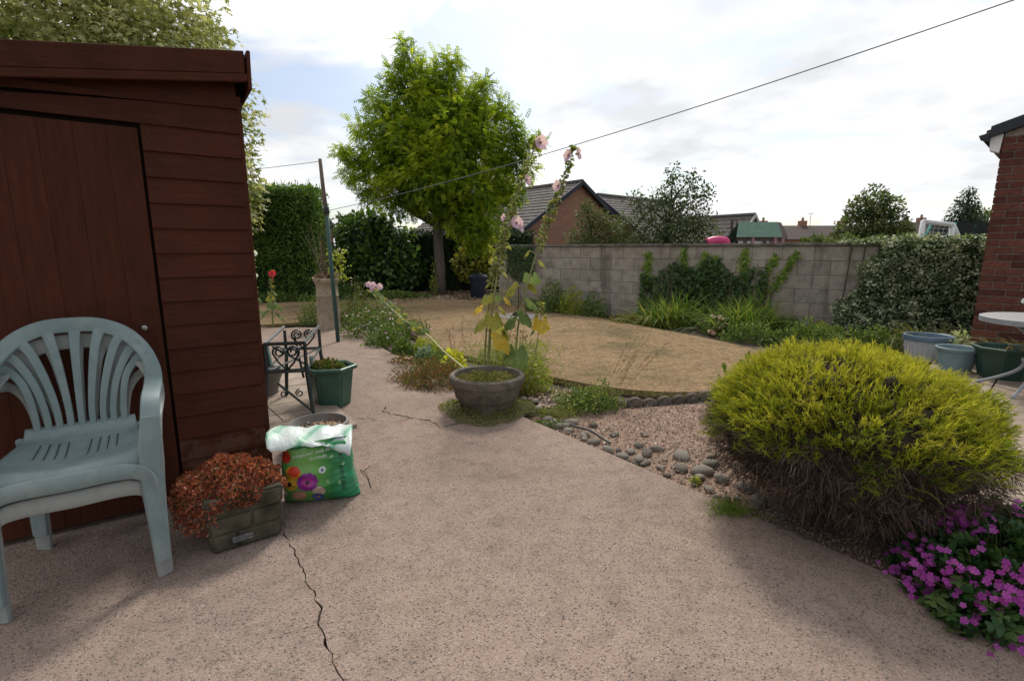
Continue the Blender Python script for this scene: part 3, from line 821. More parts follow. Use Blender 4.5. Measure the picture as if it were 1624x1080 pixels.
def make_chair(mat, label, dz, dy, tilt=0.0):
    root = empty('plastic_chair', (-1.568, 1.665, dz), A_SHED, label, 'chair', 'stacked plastic garden chairs')
    root.scale = (.915, 1, 1); root.location.x += .01 * UU[0]; root.location.y += .01 * UU[1]
    root.location.x += -PP[0] * dy; root.location.y += -PP[1] * dy
    fr = (0, -1, .15); up = (0, -.25, 1)
    half = [((0, .505, .868), fr, .062, .018), ((.1, .503, .86), fr, .062, .018), ((.19, .49, .82), (.1, -1, .2), .062, .018), ((.252, .455, .755), (.3, -.9, .35), .064, .018), ((.283, .385, .695), (.35, -.5, .8), .066, .018),
            ((.288, .28, .658), (.25, -.2, 1), .068, .018), ((.284, .15, .642), (.15, -.15, 1), .066, .018), ((.276, .055, .622), (.2, -.5, .8), .066, .018), ((.268, .012, .555), (.35, -1, .3), .07, .018)]
    pts = [tuple((-p[0][0], p[0][1], p[0][2])) for p in reversed(half[1:])] + [p[0] for p in half]
    nr = [(-p[1][0], p[1][1], p[1][2]) for p in reversed(half[1:])] + [p[1] for p in half]
    w = [p[2] for p in reversed(half[1:])] + [p[2] for p in half]; th = [p[3] for p in reversed(half[1:])] + [p[3] for p in half]
    P, N, W, T = lerp_path(pts, nr, w, th, 5)
    MB().sweep(P, W, T, N, 10, .55).build('back_frame', mat, root, smooth=True, auto=50)
    # front legs, a flared channel from the arm to the ground
    for s_ in (-1, 1):
        lp_ = [(.268 * s_, .012, .565), (.258 * s_, .002, .45), (.25 * s_, -.002, .33), (.25 * s_, -.012, .16), (.252 * s_, -.02, 0)]
        P, N, W, T = lerp_path(lp_, [(.45 * s_, -1, .25), (.5 * s_, -1, .1), (.55 * s_, -1, 0), (.55 * s_, -1, 0), (.55 * s_, -1, 0)], [.07, .088, .088, .07, .058], [.02, .024, .026, .026, .026], 4)
        MB().sweep(P, W, T, N, 10, .5).build('leg', mat, root, smooth=True, auto=50)
        lp_ = [(.185 * s_, .40, .43), (.195 * s_, .44, .3), (.21 * s_, .475, 0)]
        P, N, W, T = lerp_path(lp_, [(.4 * s_, -1, 0)] * 3, [.085, .072, .06], [.03, .028, .026], 4)
        MB().sweep(P, W, T, N, 10, .5).build('leg', mat, root, smooth=True, auto=50)
    # fan of slats
    arch = [(-.268, .42, .722), (-.245, .462, .775), (-.185, .488, .822), (-.085, .5, .852), (0.012, .503, .857), (.105, .5, .852), (.19, .487, .822), (.247, .46, .773), (.268, .42, .722)]
    bot = [-.152, -.115, -.078, -.039, 0.0, .039, .078, .115, .152]
    for i, (a, b0) in enumerate(zip(arch, bot)):
        k_ = a[0] / .27
        bend = .035 * abs(k_)
        p0 = (b0, .418, .43); p1 = (b0 * 1.02, .434, .52); p2 = (b0 + (a[0] - b0) * .22, .455, .64 + .0 * abs(k_)); p3 = (b0 + (a[0] - b0) * (.62), .478, .64 + (a[2] - .64) * (.62 + .16 * abs(k_)))
        P, N, W, T = lerp_path([p0, p1, p2, p3, a], [fr] * 5, [.026, .026, .03, .036, .046], [.010] * 5, 4)
        MB().sweep(P, W, T, N, 8, .5).build('slat', mat, root, smooth=True, auto=50)
    # seat: dished sheet with slots, rolled front lip and upturned back
    nx, ny = 40, 26
    vs_, fs_ = [], []
    for j in range(ny + 1):
        v = j / ny
        for i in range(nx + 1):
            u = -1 + 2 * i / nx
            y_ = .0 + v * .44
            z_ = .432 - .022 * math.sin(min(1, v * 1.15) * math.pi) * (1 - u * u) + .02 * u * u * (1 - v) + (.03 * max(0, (.12 - v) / .12) ** 2 * -1)
            half_w = .238 - .045 * v
            if v > .9: z_ += (v - .9) / .1 * .04; y_ = .396 + (v - .9) * .35
            if j == 0: z_ -= .03; y_ -= .012
            if j == 1: z_ -= .006
            y_ -= .035 * (1 - u * u) * (1 - v)
            vs_.append((u * half_w, y_, z_))
    for j in range(ny):
        for i in range(nx):
            u = -1 + 2 * (i + .5) / nx; v = (j + .5) / ny
            if .42 < v < .78 and i in (7, 10, 13, 16, 23, 26, 29, 32): continue
            a = j * (nx + 1) + i
            fs_.append((a, a + 1, a + nx + 2, a + nx + 1))
    # slots are 30 % as wide as a cell
    vs2 = list(vs_)
    for j in range(ny + 1):
        v = j / ny
        if .38 < v < .82:
            for i in (7, 10, 13, 16, 23, 26, 29, 32):
                sh = .0042
                k1, k2 = j * (nx + 1) + i, j * (nx + 1) + i + 1
                x1, x2 = vs_[k1][0], vs_[k2][0]
                mid = (x1 + x2) / 2 + (.02 * (v - .6) * (1 if mid_ > 0 else -1) if (mid_ := (x1 + x2)) else 0)
                vs2[k1] = (mid - sh / 2, vs_[k1][1], vs_[k1][2]); vs2[k2] = (mid + sh / 2, vs_[k2][1], vs_[k2][2])
    mb = MB(); mb.add(vs2, fs_)
    so = mb.build('seat', mat, root, smooth=True)
    md = so.modifiers.new('thick', 'SOLIDIFY'); md.thickness = .009; md.offset = -1
    # apron under the front edge, curving into the legs
    P, N, W, T = lerp_path([(-.252, -.008, .27), (-.235, -.02, .345), (-.17, -.034, .385), (0, -.046, .39), (.17, -.034, .385), (.235, -.02, .345), (.252, -.008, .27)], [(0, -1, .1)] * 7, [.03, .05, .058, .06, .058, .05, .03], [.014] * 7, 5)
    MB().sweep(P, W, T, N, 8, .5).build('apron', mat, root, smooth=True, auto=50)
    for s_ in (-1, 1):
        P, N, W, T = lerp_path([(.25 * s_, .01, .4), (.235 * s_, .12, .415), (.2 * s_, .27, .415), (.18 * s_, .355, .412)], [(s_, 0, .4)] * 4, [.05] * 4, [.012] * 4, 4)
        MB().sweep(P, W, T, N, 8, .5).build('side_rail', mat, root, smooth=True, auto=50)
    return root
make_chair(CH2, 'lower grey plastic chair of the stack, mostly hidden under the teal one', 0.0, 0.0)
make_chair(CH1, 'upper faded teal plastic garden chair with a fan shaped slatted back, in front of shed', .072, .022)

# ---- stone trough with red sedum
STONE_T = M('mossy_cast_stone', [(.028, .025, .016), (.062, .055, .037), (.105, .092, .066)], 11, .95, .6, 60)
tr = empty('stone_trough', (-1.215, 2.09, 0), rad(37), 'mossy cast stone trough with block relief, beside the compost bag', 'planter')
def ring(hw, hd, z): return [(-hw, -hd, z), (hw, -hd, z), (hw, hd, z), (-hw, hd, z)]
# tapered walls: local x along the front, y to the back
mb = MB(); hw0, hw1, hd0, hd1 = .128, .146, .13, .148
mb.add(ring(hw0, hd0, 0) + ring(hw1, hd1, .24) + ring(hw1 - .028, hd1 - .028, .24) + ring(hw0 - .02, hd0 - .02, .03),
       [(3, 2, 1, 0)] + [(i, (i + 1) % 4, 4 + (i + 1) % 4, 4 + i) for i in range(4)] + [(4 + i, 4 + (i + 1) % 4, 8 + (i + 1) % 4, 8 + i) for i in range(4)] + [(8 + i, 8 + (i + 1) % 4, 12 + (i + 1) % 4, 12 + i) for i in range(4)] + [(12, 13, 14, 15)])
mb.build('trough_body', STONE_T, tr, bevel=.004)
for side in range(4):
    for r_ in range(3):
        L_ = 2 * (hw0 if side % 2 == 0 else hd0) + r_ * .01
        cuts = [0, .58, 1] if r_ == 1 else ([0, .36, 1] if r_ == 0 else [0, .45, 1])
        for c0, c1 in zip(cuts[:-1], cuts[1:]):
            z0, z1 = .008 + r_ * .076, .008 + r_ * .076 + .068
            f = lambda z: z / .24
            hwz = lambda z: (hw0 + (hw1 - hw0) * f(z)); hdz = lambda z: (hd0 + (hd1 - hd0) * f(z))
            pts = []
            for z in (z0, z1):
                a, b_ = (hwz(z), hdz(z)) if side % 2 == 0 else (hdz(z), hwz(z))
                xa, xb = -a + 2 * a * c0 + .004, -a + 2 * a * c1 - .004
                pts += [(xa, -b_ - .009, z), (xb, -b_ - .009, z), (xb, -b_ + .006, z), (xa, -b_ + .006, z)]
            ca, sa = math.cos(side * math.pi / 2), math.sin(side * math.pi / 2)
            MB().hexa([(p[0] * ca - p[1] * sa, p[0] * sa + p[1] * ca, p[2]) for p in pts]).build('relief_block', STONE_T, tr, bevel=.006, seg=2)
MB().box((0, 0, .2), (.235, .24, .03)).build('soil', SOIL, tr)
PLATE = M('worn_plate', [(.06, .06, .058), (.17, .17, .165)], 60, .6, .5, 90)
MB().box((-.02, -.1455, .045), (.08, .012, .026)).build('name_plate', PLATE, tr, bevel=.003)

def noise3(P, s): return np.array([mnoise.noise(Vector(p) * s) for p in P])

def plant(name, label, cat, x, y, z=0, group=None): return empty(name, (x, y, z), 0, label, cat, group)

def tuft(root, n, rx, ry, h, size, mat, tmpl, up=.5, inner=.45, name='foliage', zmin=-.05, bumpy=.25, seedscale=5, lift=0.0, flat=1.0, rz=0.0, spread=.08):
    """leaves through the outer shell of a lumpy dome"""
    U = sph(n, zmin); f = (inner + (1 - inner) * rng.random(n) ** .6)[:, None]
    b_ = 1 + bumpy * noise3(U * np.array((rx, ry, h)) * seedscale + rd.random() * 9, 1.6)[:, None]
    P = U * np.array((rx, ry, h)) * f * b_
    if rz:
        c_, s_ = math.cos(rz), math.sin(rz); P = np.stack([P[:, 0] * c_ - P[:, 1] * s_, P[:, 0] * s_ + P[:, 1] * c_, P[:, 2]], 1)
    P[:, 2] = np.maximum(P[:, 2], .004) + lift
    O = nrmz(P / np.array((rx, ry, max(h, .01))))
    D = O * (1 - up) + np.array((0, 0, up)) + rng.normal(0, .45, (n, 3))
    N = O * .6 + np.array((0, 0, .6)) + rng.normal(0, .45, (n, 3))
    s_ = size * rng.uniform(.65, 1.25, n)
    return link(name, leafmesh(name, P, D, N, s_, tmpl, mat, spread=spread), None, root), P

def stems(root, P, mat, k=40, w=.004, name='stems', r0=.25, z0=0.0):
    k = min(k, len(P)); Q = P[rng.choice(len(P), k, replace=False)]
    B = Q * np.array((r0, r0, 0)) + np.array((0, 0, z0)); D = Q - B; L_ = np.linalg.norm(D, axis=1)
    return link(name, stripmesh(name, B, D, L_, w, .0, 1, mat, taper=.5), None, root)

OV = T_oval(); OVN = T_oval(.2, .08); OVW = T_oval(.45, .15); FL5 = T_flower(); TRI = T_trefoil()
STEMG = LM('green_stem', [(.10, .14, .04), (.16, .18, .06), (.2, .16, .08)], .15)
STEMB = LM('brown_stem', [(.06, .04, .028), (.11, .075, .05), (.15, .11, .08)], .05)

p = plant('red_sedum', 'mat of red and orange sedum spilling over the stone trough', 'plant', -1.25, 2.09, .185)
SED = LM('sedum_leaves', [(.06, .07, .02), (.14, .035, .022), (.22, .05, .028), (.28, .075, .035), (.32, .12, .055), (.11, .026, .02)], .25, .5)
_, P = tuft(p, 8500, .22, .195, .145, .0135, SED, OVW, .55, .78, bumpy=.2, seedscale=10, rz=rad(37), lift=.0)
hang = plant  # trailing part at the left/front
n_ = 1000
a = rng.uniform(rad(150), rad(248), n_); d = rng.uniform(.9, 1.2, n_)
Q = np.stack([np.cos(a) * .185 * d, np.sin(a) * .165 * d, rng.uniform(-.09, .05, n_)], 1)
c_, s_ = math.cos(rad(37)), math.sin(rad(37)); Q = np.stack([Q[:, 0] * c_ - Q[:, 1] * s_, Q[:, 0] * s_ + Q[:, 1] * c_, Q[:, 2]], 1)
link('trailing_foliage', leafmesh('trailing_foliage', Q, rng.normal(0, .5, (n_, 3)) + nrmz(Q) * .6 - np.array((0, 0, .2)), nrmz(Q) + rng.normal(0, .4, (n_, 3)), rng.uniform(.009, .017, n_), OVW, SED), None, p)
stems(p, P, STEMB, 160, .003)
Q = P[rng.choice(len(P), 60)] ; link('dry_stalks', stripmesh('dry_stalks', Q, rng.normal(0, .5, (60, 3)) + np.array((0, 0, .7)), rng.uniform(.02, .06, 60), .0018, .1, 2, LM('straw_stalk', [(.35, .27, .16), (.45, .37, .25)], .1)), None, p)

# ---- compost bag
bag = empty('compost_bag', (-.985, 2.40, 0), rad(14), 'opened green plastic compost bag printed with bright flowers, top folded over', 'bag')
BW_, BDp, BH = .16, .1, .335
def bag_pt(a, v, off=0.0):
    """a: angle round the bag (-pi/2 = front), v: 0 bottom .. 1 top"""
    prof = math.sin(min(1, v * 1.9 + .25) * math.pi / 2)
    w_ = BW_ * (.97 + .06 * math.sin(v * math.pi) + .05 * (1 - v)) + off; d_ = BDp * (prof * (1 - .42 * max(0, v - .3) / .7) + .05) + off
    e = .55 if v < .7 else .55 + (v - .7)
    cx, sy = math.cos(a), math.sin(a)
    x_ = math.copysign(abs(cx) ** e, cx) * w_; y_ = math.copysign(abs(sy) ** (e + .15), sy) * d_
    wr = .010 * mnoise.noise((x_ * 9 + v * 4, v * 7 - x_ * 7, 1.5 + (1 if sy > 0 else 0))) + .010 * max(0, x_ / BW_ + .25) * mnoise.noise((x_ * 22 - v * 26, v * 4 + x_ * 4, 4)) + .004 * mnoise.noise((x_ * 40, v * 15, 7))
    cr = max(0, .45 - v) ** 1.3 * max(0, cx) * .22
    return Vector((x_ * (1 + wr * 2) + cr * .5 + .012 * v, y_ + wr * (1.0 if sy > 0 else -1.0) - .02 * v, BH * v * (1 - .02 * math.cos(3 * a)) + .006 * (1 - v)))
nb, nv = 84, 34
mb = MB(); vs_ = [bag_pt(2 * math.pi * j / nb, i / nv) for i in range(nv + 1) for j in range(nb)]
mb.add(vs_, [(i * nb + j, i * nb + (j + 1) % nb, (i + 1) * nb + (j + 1) % nb, (i + 1) * nb + j) for i in range(nv) for j in range(nb)] + [tuple(reversed(range(nb)))])
def mat_bag():
    m, nt, b = new_mat('printed_green_plastic')
    t = nt.nodes.new('ShaderNodeTexCoord'); s_ = nt.nodes.new('ShaderNodeSeparateXYZ'); nt.links.new(t.outputs['Object'], s_.inputs[0])
    # horizontal print gradient: dark green at the sides, lime in the middle (printed design)
    mr = nt.nodes.new('ShaderNodeMapRange'); mr.inputs['From Min'].default_value = -.2; mr.inputs['From Max'].default_value = .2; nt.links.new(s_.outputs[0], mr.inputs[0])
    f = nnoise(nt, 7, 2, .5, nvec(nt))
    ad = nt.nodes.new('ShaderNodeMath'); ad.operation = 'MULTIPLY_ADD'; ad.inputs[1].default_value = .25; nt.links.new(f, ad.inputs[0]); nt.links.new(mr.outputs[0], ad.inputs[2])
    r = ramp_of(nt, [(.03, .10, .02), (.06, .2, .05), (.16, .34, .09), (.12, .33, .06), (.02, .18, .05), (.02, .24, .11)], [.1, .25, .42, .62, .82, 1.0]); nt.links.new(ad.outputs[0], r.inputs[0])
    nt.links.new(r.outputs[0], b.inputs['Base Color']); b.inputs['Roughness'].default_value = .3; b.inputs['Specular IOR Level'].default_value = .5
    bump(nt, b, nnoise(nt, 14, 5, .55, nvec(nt, (1, 1, .5)), 1.2), .35, .012)
    return m
mb.build('bag_body', mat_bag(), bag, smooth=True)
def surf(x_, v, off=.0016):
    """front print: x across (-1..1), v up; returns a point just proud of the bag"""
    x_ = max(-.985, min(.985, x_))
    lo, hi = math.pi, 2 * math.pi
    for _ in range(22):
        mid = (lo + hi) / 2
        if bag_pt(mid, v).x < x_ * BW_: lo = mid
        else: hi = mid
    q = bag_pt(lo, v); return Vector((q.x, q.y - off, q.z))
def prmat(name, c): return M(name, [c, tuple(k * 1.12 for k in c)], 20, .32, 0, spec=.5)
def blob_print(cx, cv, rx, rfun, c, name, off, n=40):
    cc = surf(cx, cv, off); mb_ = MB(); rings = []
    K = 4; vs_ = [cc]
    for k in range(1, K + 1):
        for j in range(n):
            a_ = 2 * math.pi * j / n; r_ = rfun(a_) * k / K
            vs_.append(surf(cx + r_ * math.cos(a_) * rx, cv + r_ * math.sin(a_) * rx * BW_ / BH, off))
    fs_ = [(0, 1 + j, 1 + (j + 1) % n) for j in range(n)]
    for k in range(K - 1): fs_ += [(1 + k * n + j, 1 + (k + 1) * n + j, 1 + (k + 1) * n + (j + 1) % n, 1 + k * n + (j + 1) % n) for j in range(n)]
    mb_.add(vs_, fs_); return mb_.build(name, prmat('print_' + name + str(c), c), bag, smooth=True)
pet = lambda k, d: (lambda a_: 1 - d + d * abs(math.cos(a_ * k / 2)) ** .5)
blob_print(-.86, .78, .2, pet(9, .2), (.42, .03, .015), 'printed_flower', .0014)
blob_print(-.62, .55, .24, pet(12, .15), (.5, .22, .02), 'printed_flower', .0015)
blob_print(-.58, .58, .17, pet(12, .15), (.5, .05, .02), 'printed_flower', .0024)
blob_print(-.72, .37, .22, pet(11, .25), (.5, .3, .03), 'printed_flower', .0018)
blob_print(-.76, .38, .08, pet(7, .1), (.03, .015, .012), 'printed_flower', .003)
blob_print(-.5, .17, .22, pet(14, .3), (.48, .24, .16), 'printed_flower', .002)
blob_print(.08, .23, .19, pet(6, .12), (.45, .33, .28), 'printed_flower', .0019)
blob_print(-.22, .40, .31, pet(30, .12), (.20, .02, .21), 'printed_flower', .003)
blob_print(-.22, .40, .19, pet(22, .2), (.33, .03, .22), 'printed_flower', .0042)
blob_print(-.22, .40, .06, pet(9, .1), (.03, .01, .02), 'printed_flower', .0054)
blob_print(.02, .10, .2, pet(12, .72), (.06, .08, .33), 'printed_flower', .0036)
blob_print(.02, .10, .055, pet(8, .1), (.42, .2, .04), 'printed_flower', .005)
blob_print(.22, .56, .1, pet(2, .0), (.5, .55, .5), 'printed_badge', .0016)
blob_print(.22, .56, .045, pet(4, .6), (.05, .05, .2), 'printed_badge', .003)
for (a1, a2, a3) in ((.5, .74, .055), (.7, .33, .06), (.36, .37, .05), (.82, .6, .05)): blob_print(a1, a2, a3, pet(2, .0), (.24, .44, .2), 'printed_dot', .0015)
def text_print(txt, cx, cv, size, ang, c, name):
    cu = bpy.data.curves.new('lettering', 'FONT'); cu.body = txt; cu.size = 1; cu.align_x = 'CENTER'; cu.align_y = 'CENTER'; cu.resolution_u = 2
    to = bpy.data.objects.new('lettering', cu); col.objects.link(to)
    dg = bpy.context.evaluated_depsgraph_get(); me = bpy.data.meshes.new_from_object(to.evaluated_get(dg))
    bpy.data.objects.remove(to); 
    ca, sa = math.cos(ang), math.sin(ang)
    bm = bmesh.new(); bm.from_mesh(me); bmesh.ops.triangulate(bm, faces=bm.faces); bm.to_mesh(me); bm.free()
    for v_ in me.vertices:
        px, py = v_.co.x * size, v_.co.y * size
        v_.co = surf(cx + (px * ca - py * sa) / BW_, cv + (px * sa + py * ca) / BH, .0038)
    me.name = name; link(name, me, prmat('print_ink_' + name, c), bag)
text_print('enhanced with feed', .0, .835, .026, rad(7), (.6, .62, .55), 'lettering_line')
text_print('formula', .12, .755, .026, rad(7), (.6, .62, .55), 'lettering_line')
text_print('all round plus', .80, .47, .036, rad(-88), (.02, .035, .03), 'lettering_side')
# folded top flap: pale inside with green stripes
def mat_flap():
    m, nt, b = new_mat('bag_flap_pale')
    t = nt.nodes.new('ShaderNodeTexCoord')
    mp_ = nt.nodes.new('ShaderNodeMapping'); mp_.inputs['Rotation'].default_value = (0, 0, rad(32)); nt.links.new(t.outputs['Object'], mp_.inputs[0])
    w_ = nt.nodes.new('ShaderNodeTexWave'); w_.inputs['Scale'].default_value = 2.3; w_.inputs['Distortion'].default_value = 1.0; w_.inputs['Detail'].default_value = 1; nt.links.new(mp_.outputs[0], w_.inputs['Vector'])
    r = ramp_of(nt, [(.16, .37, .25), (.4, .52, .43), (.5, .59, .53), (.58, .62, .59)], [.03, .12, .4, .85]); nt.links.new(w_.outputs['Fac'], r.inputs[0])
    nt.links.new(r.outputs[0], b.inputs['Base Color']); b.inputs['Roughness'].default_value = .38; b.inputs['Specular IOR Level'].default_value = .5
    bump(nt, b, nnoise(nt, 22, 5, .6, nvec(nt), 1.5), .4, .01)
    return m
FLAP = mat_flap()
INS = M('bag_lining', [(.38, .36, .42), (.5, .48, .54)], 8, .4, .3, 20)
def flap(name, rows, mat, nx=28, amp=.012, seed=0, thick=.002):
    mb_ = MB(); vs_ = []
    for r_, (yy, zz_, x0, x1) in enumerate(rows):
        for i in range(nx + 1):
            u = i / nx; x_ = (x0 + (x1 - x0) * u) * .87
            nn_ = mnoise.noise((x_ * 11 + seed, r_ * .55, seed)) ; n2_ = mnoise.noise((x_ * 32, r_ * 1.3 + seed, 2))
            vs_.append((x_, yy + amp * nn_ + .004 * n2_, zz_ + .034 + amp * 1.1 * mnoise.noise((x_ * 13, r_ * .5 + 5, seed)) + .004 * n2_))
    K = len(rows)
    mb_.add(vs_, [(r_ * (nx + 1) + i, r_ * (nx + 1) + i + 1, (r_ + 1) * (nx + 1) + i + 1, (r_ + 1) * (nx + 1) + i) for r_ in range(K - 1) for i in range(nx)])
    o = mb_.build(name, mat, bag, smooth=True); md = o.modifiers.new('thick', 'SOLIDIFY'); md.thickness = thick
    return o
# back panel of the mouth rising and flopping forward, skewed to the left corner
def trow(y, z, x0, x1, tilt): return (y, z, x0, x1, tilt)
def flap2(name, rows, mat, nx=36, amp=.012, seed=0, thick=.002):
    mb_ = MB(); vs_ = []
    for r_, (yy, zz_, x0, x1, tl) in enumerate(rows):
        for i_ in range(nx + 1):
            u = i_ / nx; x_ = (x0 + (x1 - x0) * u) * .89; zz_ = zz_ + (.034 if i_ == 0 else 0); e = abs(2 * u - 1) ** 3
            a1 = mnoise.noise((x_ * 9 + seed, r_ * .6, seed)); a2 = mnoise.noise((x_ * 24 + r_ * .9, r_ * 1.1 + seed, 2)); a3 = mnoise.noise((x_ * 60, r_ * 2.3, seed + 4))
            vs_.append((x_ + .006 * a2, yy + amp * a1 + .007 * a2 - .03 * e * (r_ / len(rows)), zz_ + tl * (u - .5) + amp * 1.2 * mnoise.noise((x_ * 11, r_ * .6 + 5, seed)) + .008 * a2 + .003 * a3 + (.03 * math.sin(u * math.pi) ** 2 + .008 * a3) * max(0, r_ - len(rows) + 3) / 2))
    K = len(rows)
    mb_.add(vs_, [(r_ * (nx + 1) + i_, r_ * (nx + 1) + i_ + 1, (r_ + 1) * (nx + 1) + i_ + 1, (r_ + 1) * (nx + 1) + i_) for r_ in range(K - 1) for i_ in range(nx)])
    o = mb_.build(name, mat, bag, smooth=True); md = o.modifiers.new('thick', 'SOLIDIFY'); md.thickness = thick
    return o
FR = [(.066, .26, -.18, .18, 0), (.07, .30, -.19, .19, -.01), (.062, .326, -.2, .195, -.02), (.035, .333, -.215, .198, -.035), (0., .329, -.228, .2, -.05), (-.04, .32, -.236, .2, -.055), (-.075, .306, -.232, .2, -.05), (-.102, .284, -.22, .2, -.045), (-.112, .262, -.2, .195, -.05)]
flap2('top_flap', FR, FLAP, seed=3)
flap('mouth_lining', [(-.086, .285, -.17, .165), (-.06, .302, -.165, .16), (-.02, .3, -.16, .16), (.03, .28, -.16, .16)], INS, amp=.008, seed=8)
GSTR = M('bag_rim_green', [(.02, .2, .07), (.05, .28, .1)], 10, .35)
flap('mouth_rim', [(-.088, .268, -.172, .174), (-.097, .28, -.176, .174), (-.092, .292, -.174, .172)], GSTR, amp=.006, seed=8)
# ---- bowls, pots
def pot(name, label, x, y, prof, mat, n=40, smooth=True, rz=0.0, soil=None, soilmat=SOIL, auto=35, a0=0.0, rim=None):
    r = empty(name, (x, y, 0), rz, label, 'planter' if 'planter' in name or 'bowl' in name else 'pot')
    MB().lathe(prof, n, a0=a0).build('pot_body', mat, r, smooth=smooth, auto=auto if smooth else None)
    if soil: MB().lathe([(0, soil[1] + .012), (soil[0] * .6, soil[1] + .01), (soil[0], soil[1])], n, a0=a0).build('soil', soilmat, r, smooth=True)
    return r
GREYP = M('grey_brown_plastic', [(.17, .155, .14), (.24, .22, .2)], 10, .6, .15, 80)
pot('plastic_bowl', 'low round grey plastic bowl with wood chips behind the compost bag', -1.235, 3.08, [(.115, 0), (.125, .004), (.155, .1), (.163, .13), (.182, .135), (.186, .15), (.18, .166), (.168, .168), (.162, .155), (.155, .11), (.14, .09)], GREYP, soil=(.15, .1))
x_ = rng.normal(0, .055, 420).clip(-.13, .13); y_ = rng.normal(0, .055, 420).clip(-.13, .13)
h_ = .118 + .03 * np.exp(-((x_ - .03) ** 2 + y_ ** 2) / .008)
ch = leafmesh('wood_chips', np.stack([x_ - 1.225, y_ + 3.08, h_ + rng.uniform(-.01, .008, 420)], 1), rng.normal(0, 1, (420, 3)) * (1, 1, .3), rng.normal(0, .5, (420, 3)) + (0, 0, 1), rng.uniform(.012, .035, 420), T_oval(.25, .05), LM('chip_wood', [(.2, .12, .07), (.38, .27, .16), (.5, .38, .24), (.42, .22, .12)], 0))
tag(link('wood_chips', ch), 'heap of pale wood chips in the grey plastic bowl', 'wood chips', kind='stuff')

GREENP = M('green_plastic', [(.03, .085, .058), (.045, .115, .08)], 8, .4, .05, 60, spec=.45)
GREENPD = M('dark_green_plastic', [(.018, .05, .036), (.028, .07, .05)], 8, .45, .05, 60, spec=.4)
hx = empty('hexagonal_planter', (-1.47, 3.98, 0), rad(12), 'dark green hexagonal plastic planter on the path beyond the bag', 'planter')
MB().lathe([(.135, 0), (.14, .004), (.175, .285), (.195, .29), (.21, .30), (.212, .322), (.195, .33), (.178, .318), (.17, .27)], 6).build('pot_body', GREENP, hx, bevel=.004)
for k in range(6):
    a = rad(60 * k + 30); c30 = math.cos(rad(30))
    q = []
    for (z, r_) in ((.03, .1435), (.255, .1716)):
        R_ = r_ * c30; hw_ = r_ * .5 * .72
        for (ss, rr_) in ((-1, R_ - .004), (1, R_ - .004), (1, R_ + .006), (-1, R_ + .006)):
            q.append((rr_ * math.cos(a) - ss * hw_ * math.sin(a), rr_ * math.sin(a) + ss * hw_ * math.cos(a), z))
    MB().hexa(q).build('side_panel', GREENP, hx, bevel=.003)
MB().lathe([(0, .285), (.16, .28)], 6).build('soil', SOIL, hx)
p = plant('bedding_plant', 'small green and russet bedding plants in the hexagonal planter', 'plant', -1.5, 3.99, .275)
BED = LM('bedding_leaves', [(.04, .07, .015), (.08, .11, .025), (.13, .13, .035), (.12, .05, .025)], .3)
_, P = tuft(p, 900, .14, .12, .085, .03, BED, OV, .6, .35, bumpy=.5)
stems(p, P, STEMG, 50, .004)

# ---- wrought iron stand beside the shed
IRON = M('green_black_iron', [(.012, .022, .021), (.022, .036, .034)], 14, .45, .15, 70, spec=.5)
IRONG = M('green_grey_iron', [(.06, .11, .1), (.09, .15, .14)], 14, .5, .15, 70)
sd_ = empty('iron_stand', (-1.62, 3.55, .028), rad(12), 'dark green wrought iron stand with scrollwork beside the shed', 'stand')
def bar(a, b_, r_=.011, name='bar', mat=IRON, par=None):
    return MB().tube([a, b_], r_, 4).build(name, mat, par or sd_, bevel=0)
xa, xb, ya, yb = -.14, .13, -.02, .62
zt_ = .56
MB().tube([(xa, ya, zt_), (xb, ya, zt_), (xb, yb, zt_ + .03), (xa, yb, zt_ + .03), (xa, ya, zt_)], .013, 4).build('top_frame', IRON, sd_)
MB().tube([(xa, ya, .36), (xb, ya, .36)], .015, 4).build('rail', IRON, sd_)
MB().tube([(xa, yb, .4), (xb, yb, .4)], .012, 4).build('rail', IRON, sd_)
MB().tube([(xa, ya, .36), (xa, yb, .4)], .009, 4).build('rail', IRON, sd_); MB().tube([(xb, ya, .36), (xb, yb, .4)], .009, 4).build('rail', IRON, sd_)
for (lx, ly, sx_, sy_) in ((xa, ya, -.03, -.03), (xb, ya, .035, -.03), (xa, yb, -.03, .03), (xb, yb, .035, .03)):
    MB().tube([(lx, ly, zt_), (lx, ly, .36), (lx + sx_ * .5, ly + sy_ * .5, .18), (lx + sx_, ly + sy_, 0)], [.011, .014, .015, .013], 4).build('leg', IRON, sd_)
def scroll(cx, cy, cz, r_, turns, flip, ax='x', start=0.0):
    pts = []
    for k in range(int(turns * 14) + 1):
        a_ = start + flip * k / 14 * 2 * math.pi; q = r_ * (1 - .72 * k / (turns * 14))
        pts.append((cx + q * math.cos(a_), cy, cz + q * math.sin(a_)) if ax == 'x' else (cx, cy + q * math.cos(a_), cz + q * math.sin(a_)))
    return pts
for fx in (-1, 1):
    MB().tube([(0, ya, .365), (fx * .05, ya, .42), (fx * .088, ya, .49)] + scroll(fx * .046, ya, .5, .042, 1.6, fx, start=(0 if fx > 0 else math.pi)), .007, 4).build('scroll', IRON, sd_, smooth=True)
    MB().tube([(0, yb, .405), (fx * .05, yb, .45), (fx * .088, yb, .5)] + scroll(fx * .046, yb, .52, .042, 1.6, fx, start=(0 if fx > 0 else math.pi)), .007, 4).build('scroll', IRON, sd_, smooth=True)
    MB().tube(scroll(fx * .055, ya + .08, .17, .03, 1.4, fx, start=math.pi / 2), .005, 4).build('scroll', IRON, sd_, smooth=True)
    MB().lathe([(.0, -.008), (.032, -.008), (.036, 0), (.032, .008), (0, .008)], 18).build('roundel', IRONG, sd_, smooth=True, auto=40, loc=(fx * .155, .05 if fx > 0 else .02, .42), rot=(0, rad(90), 0))
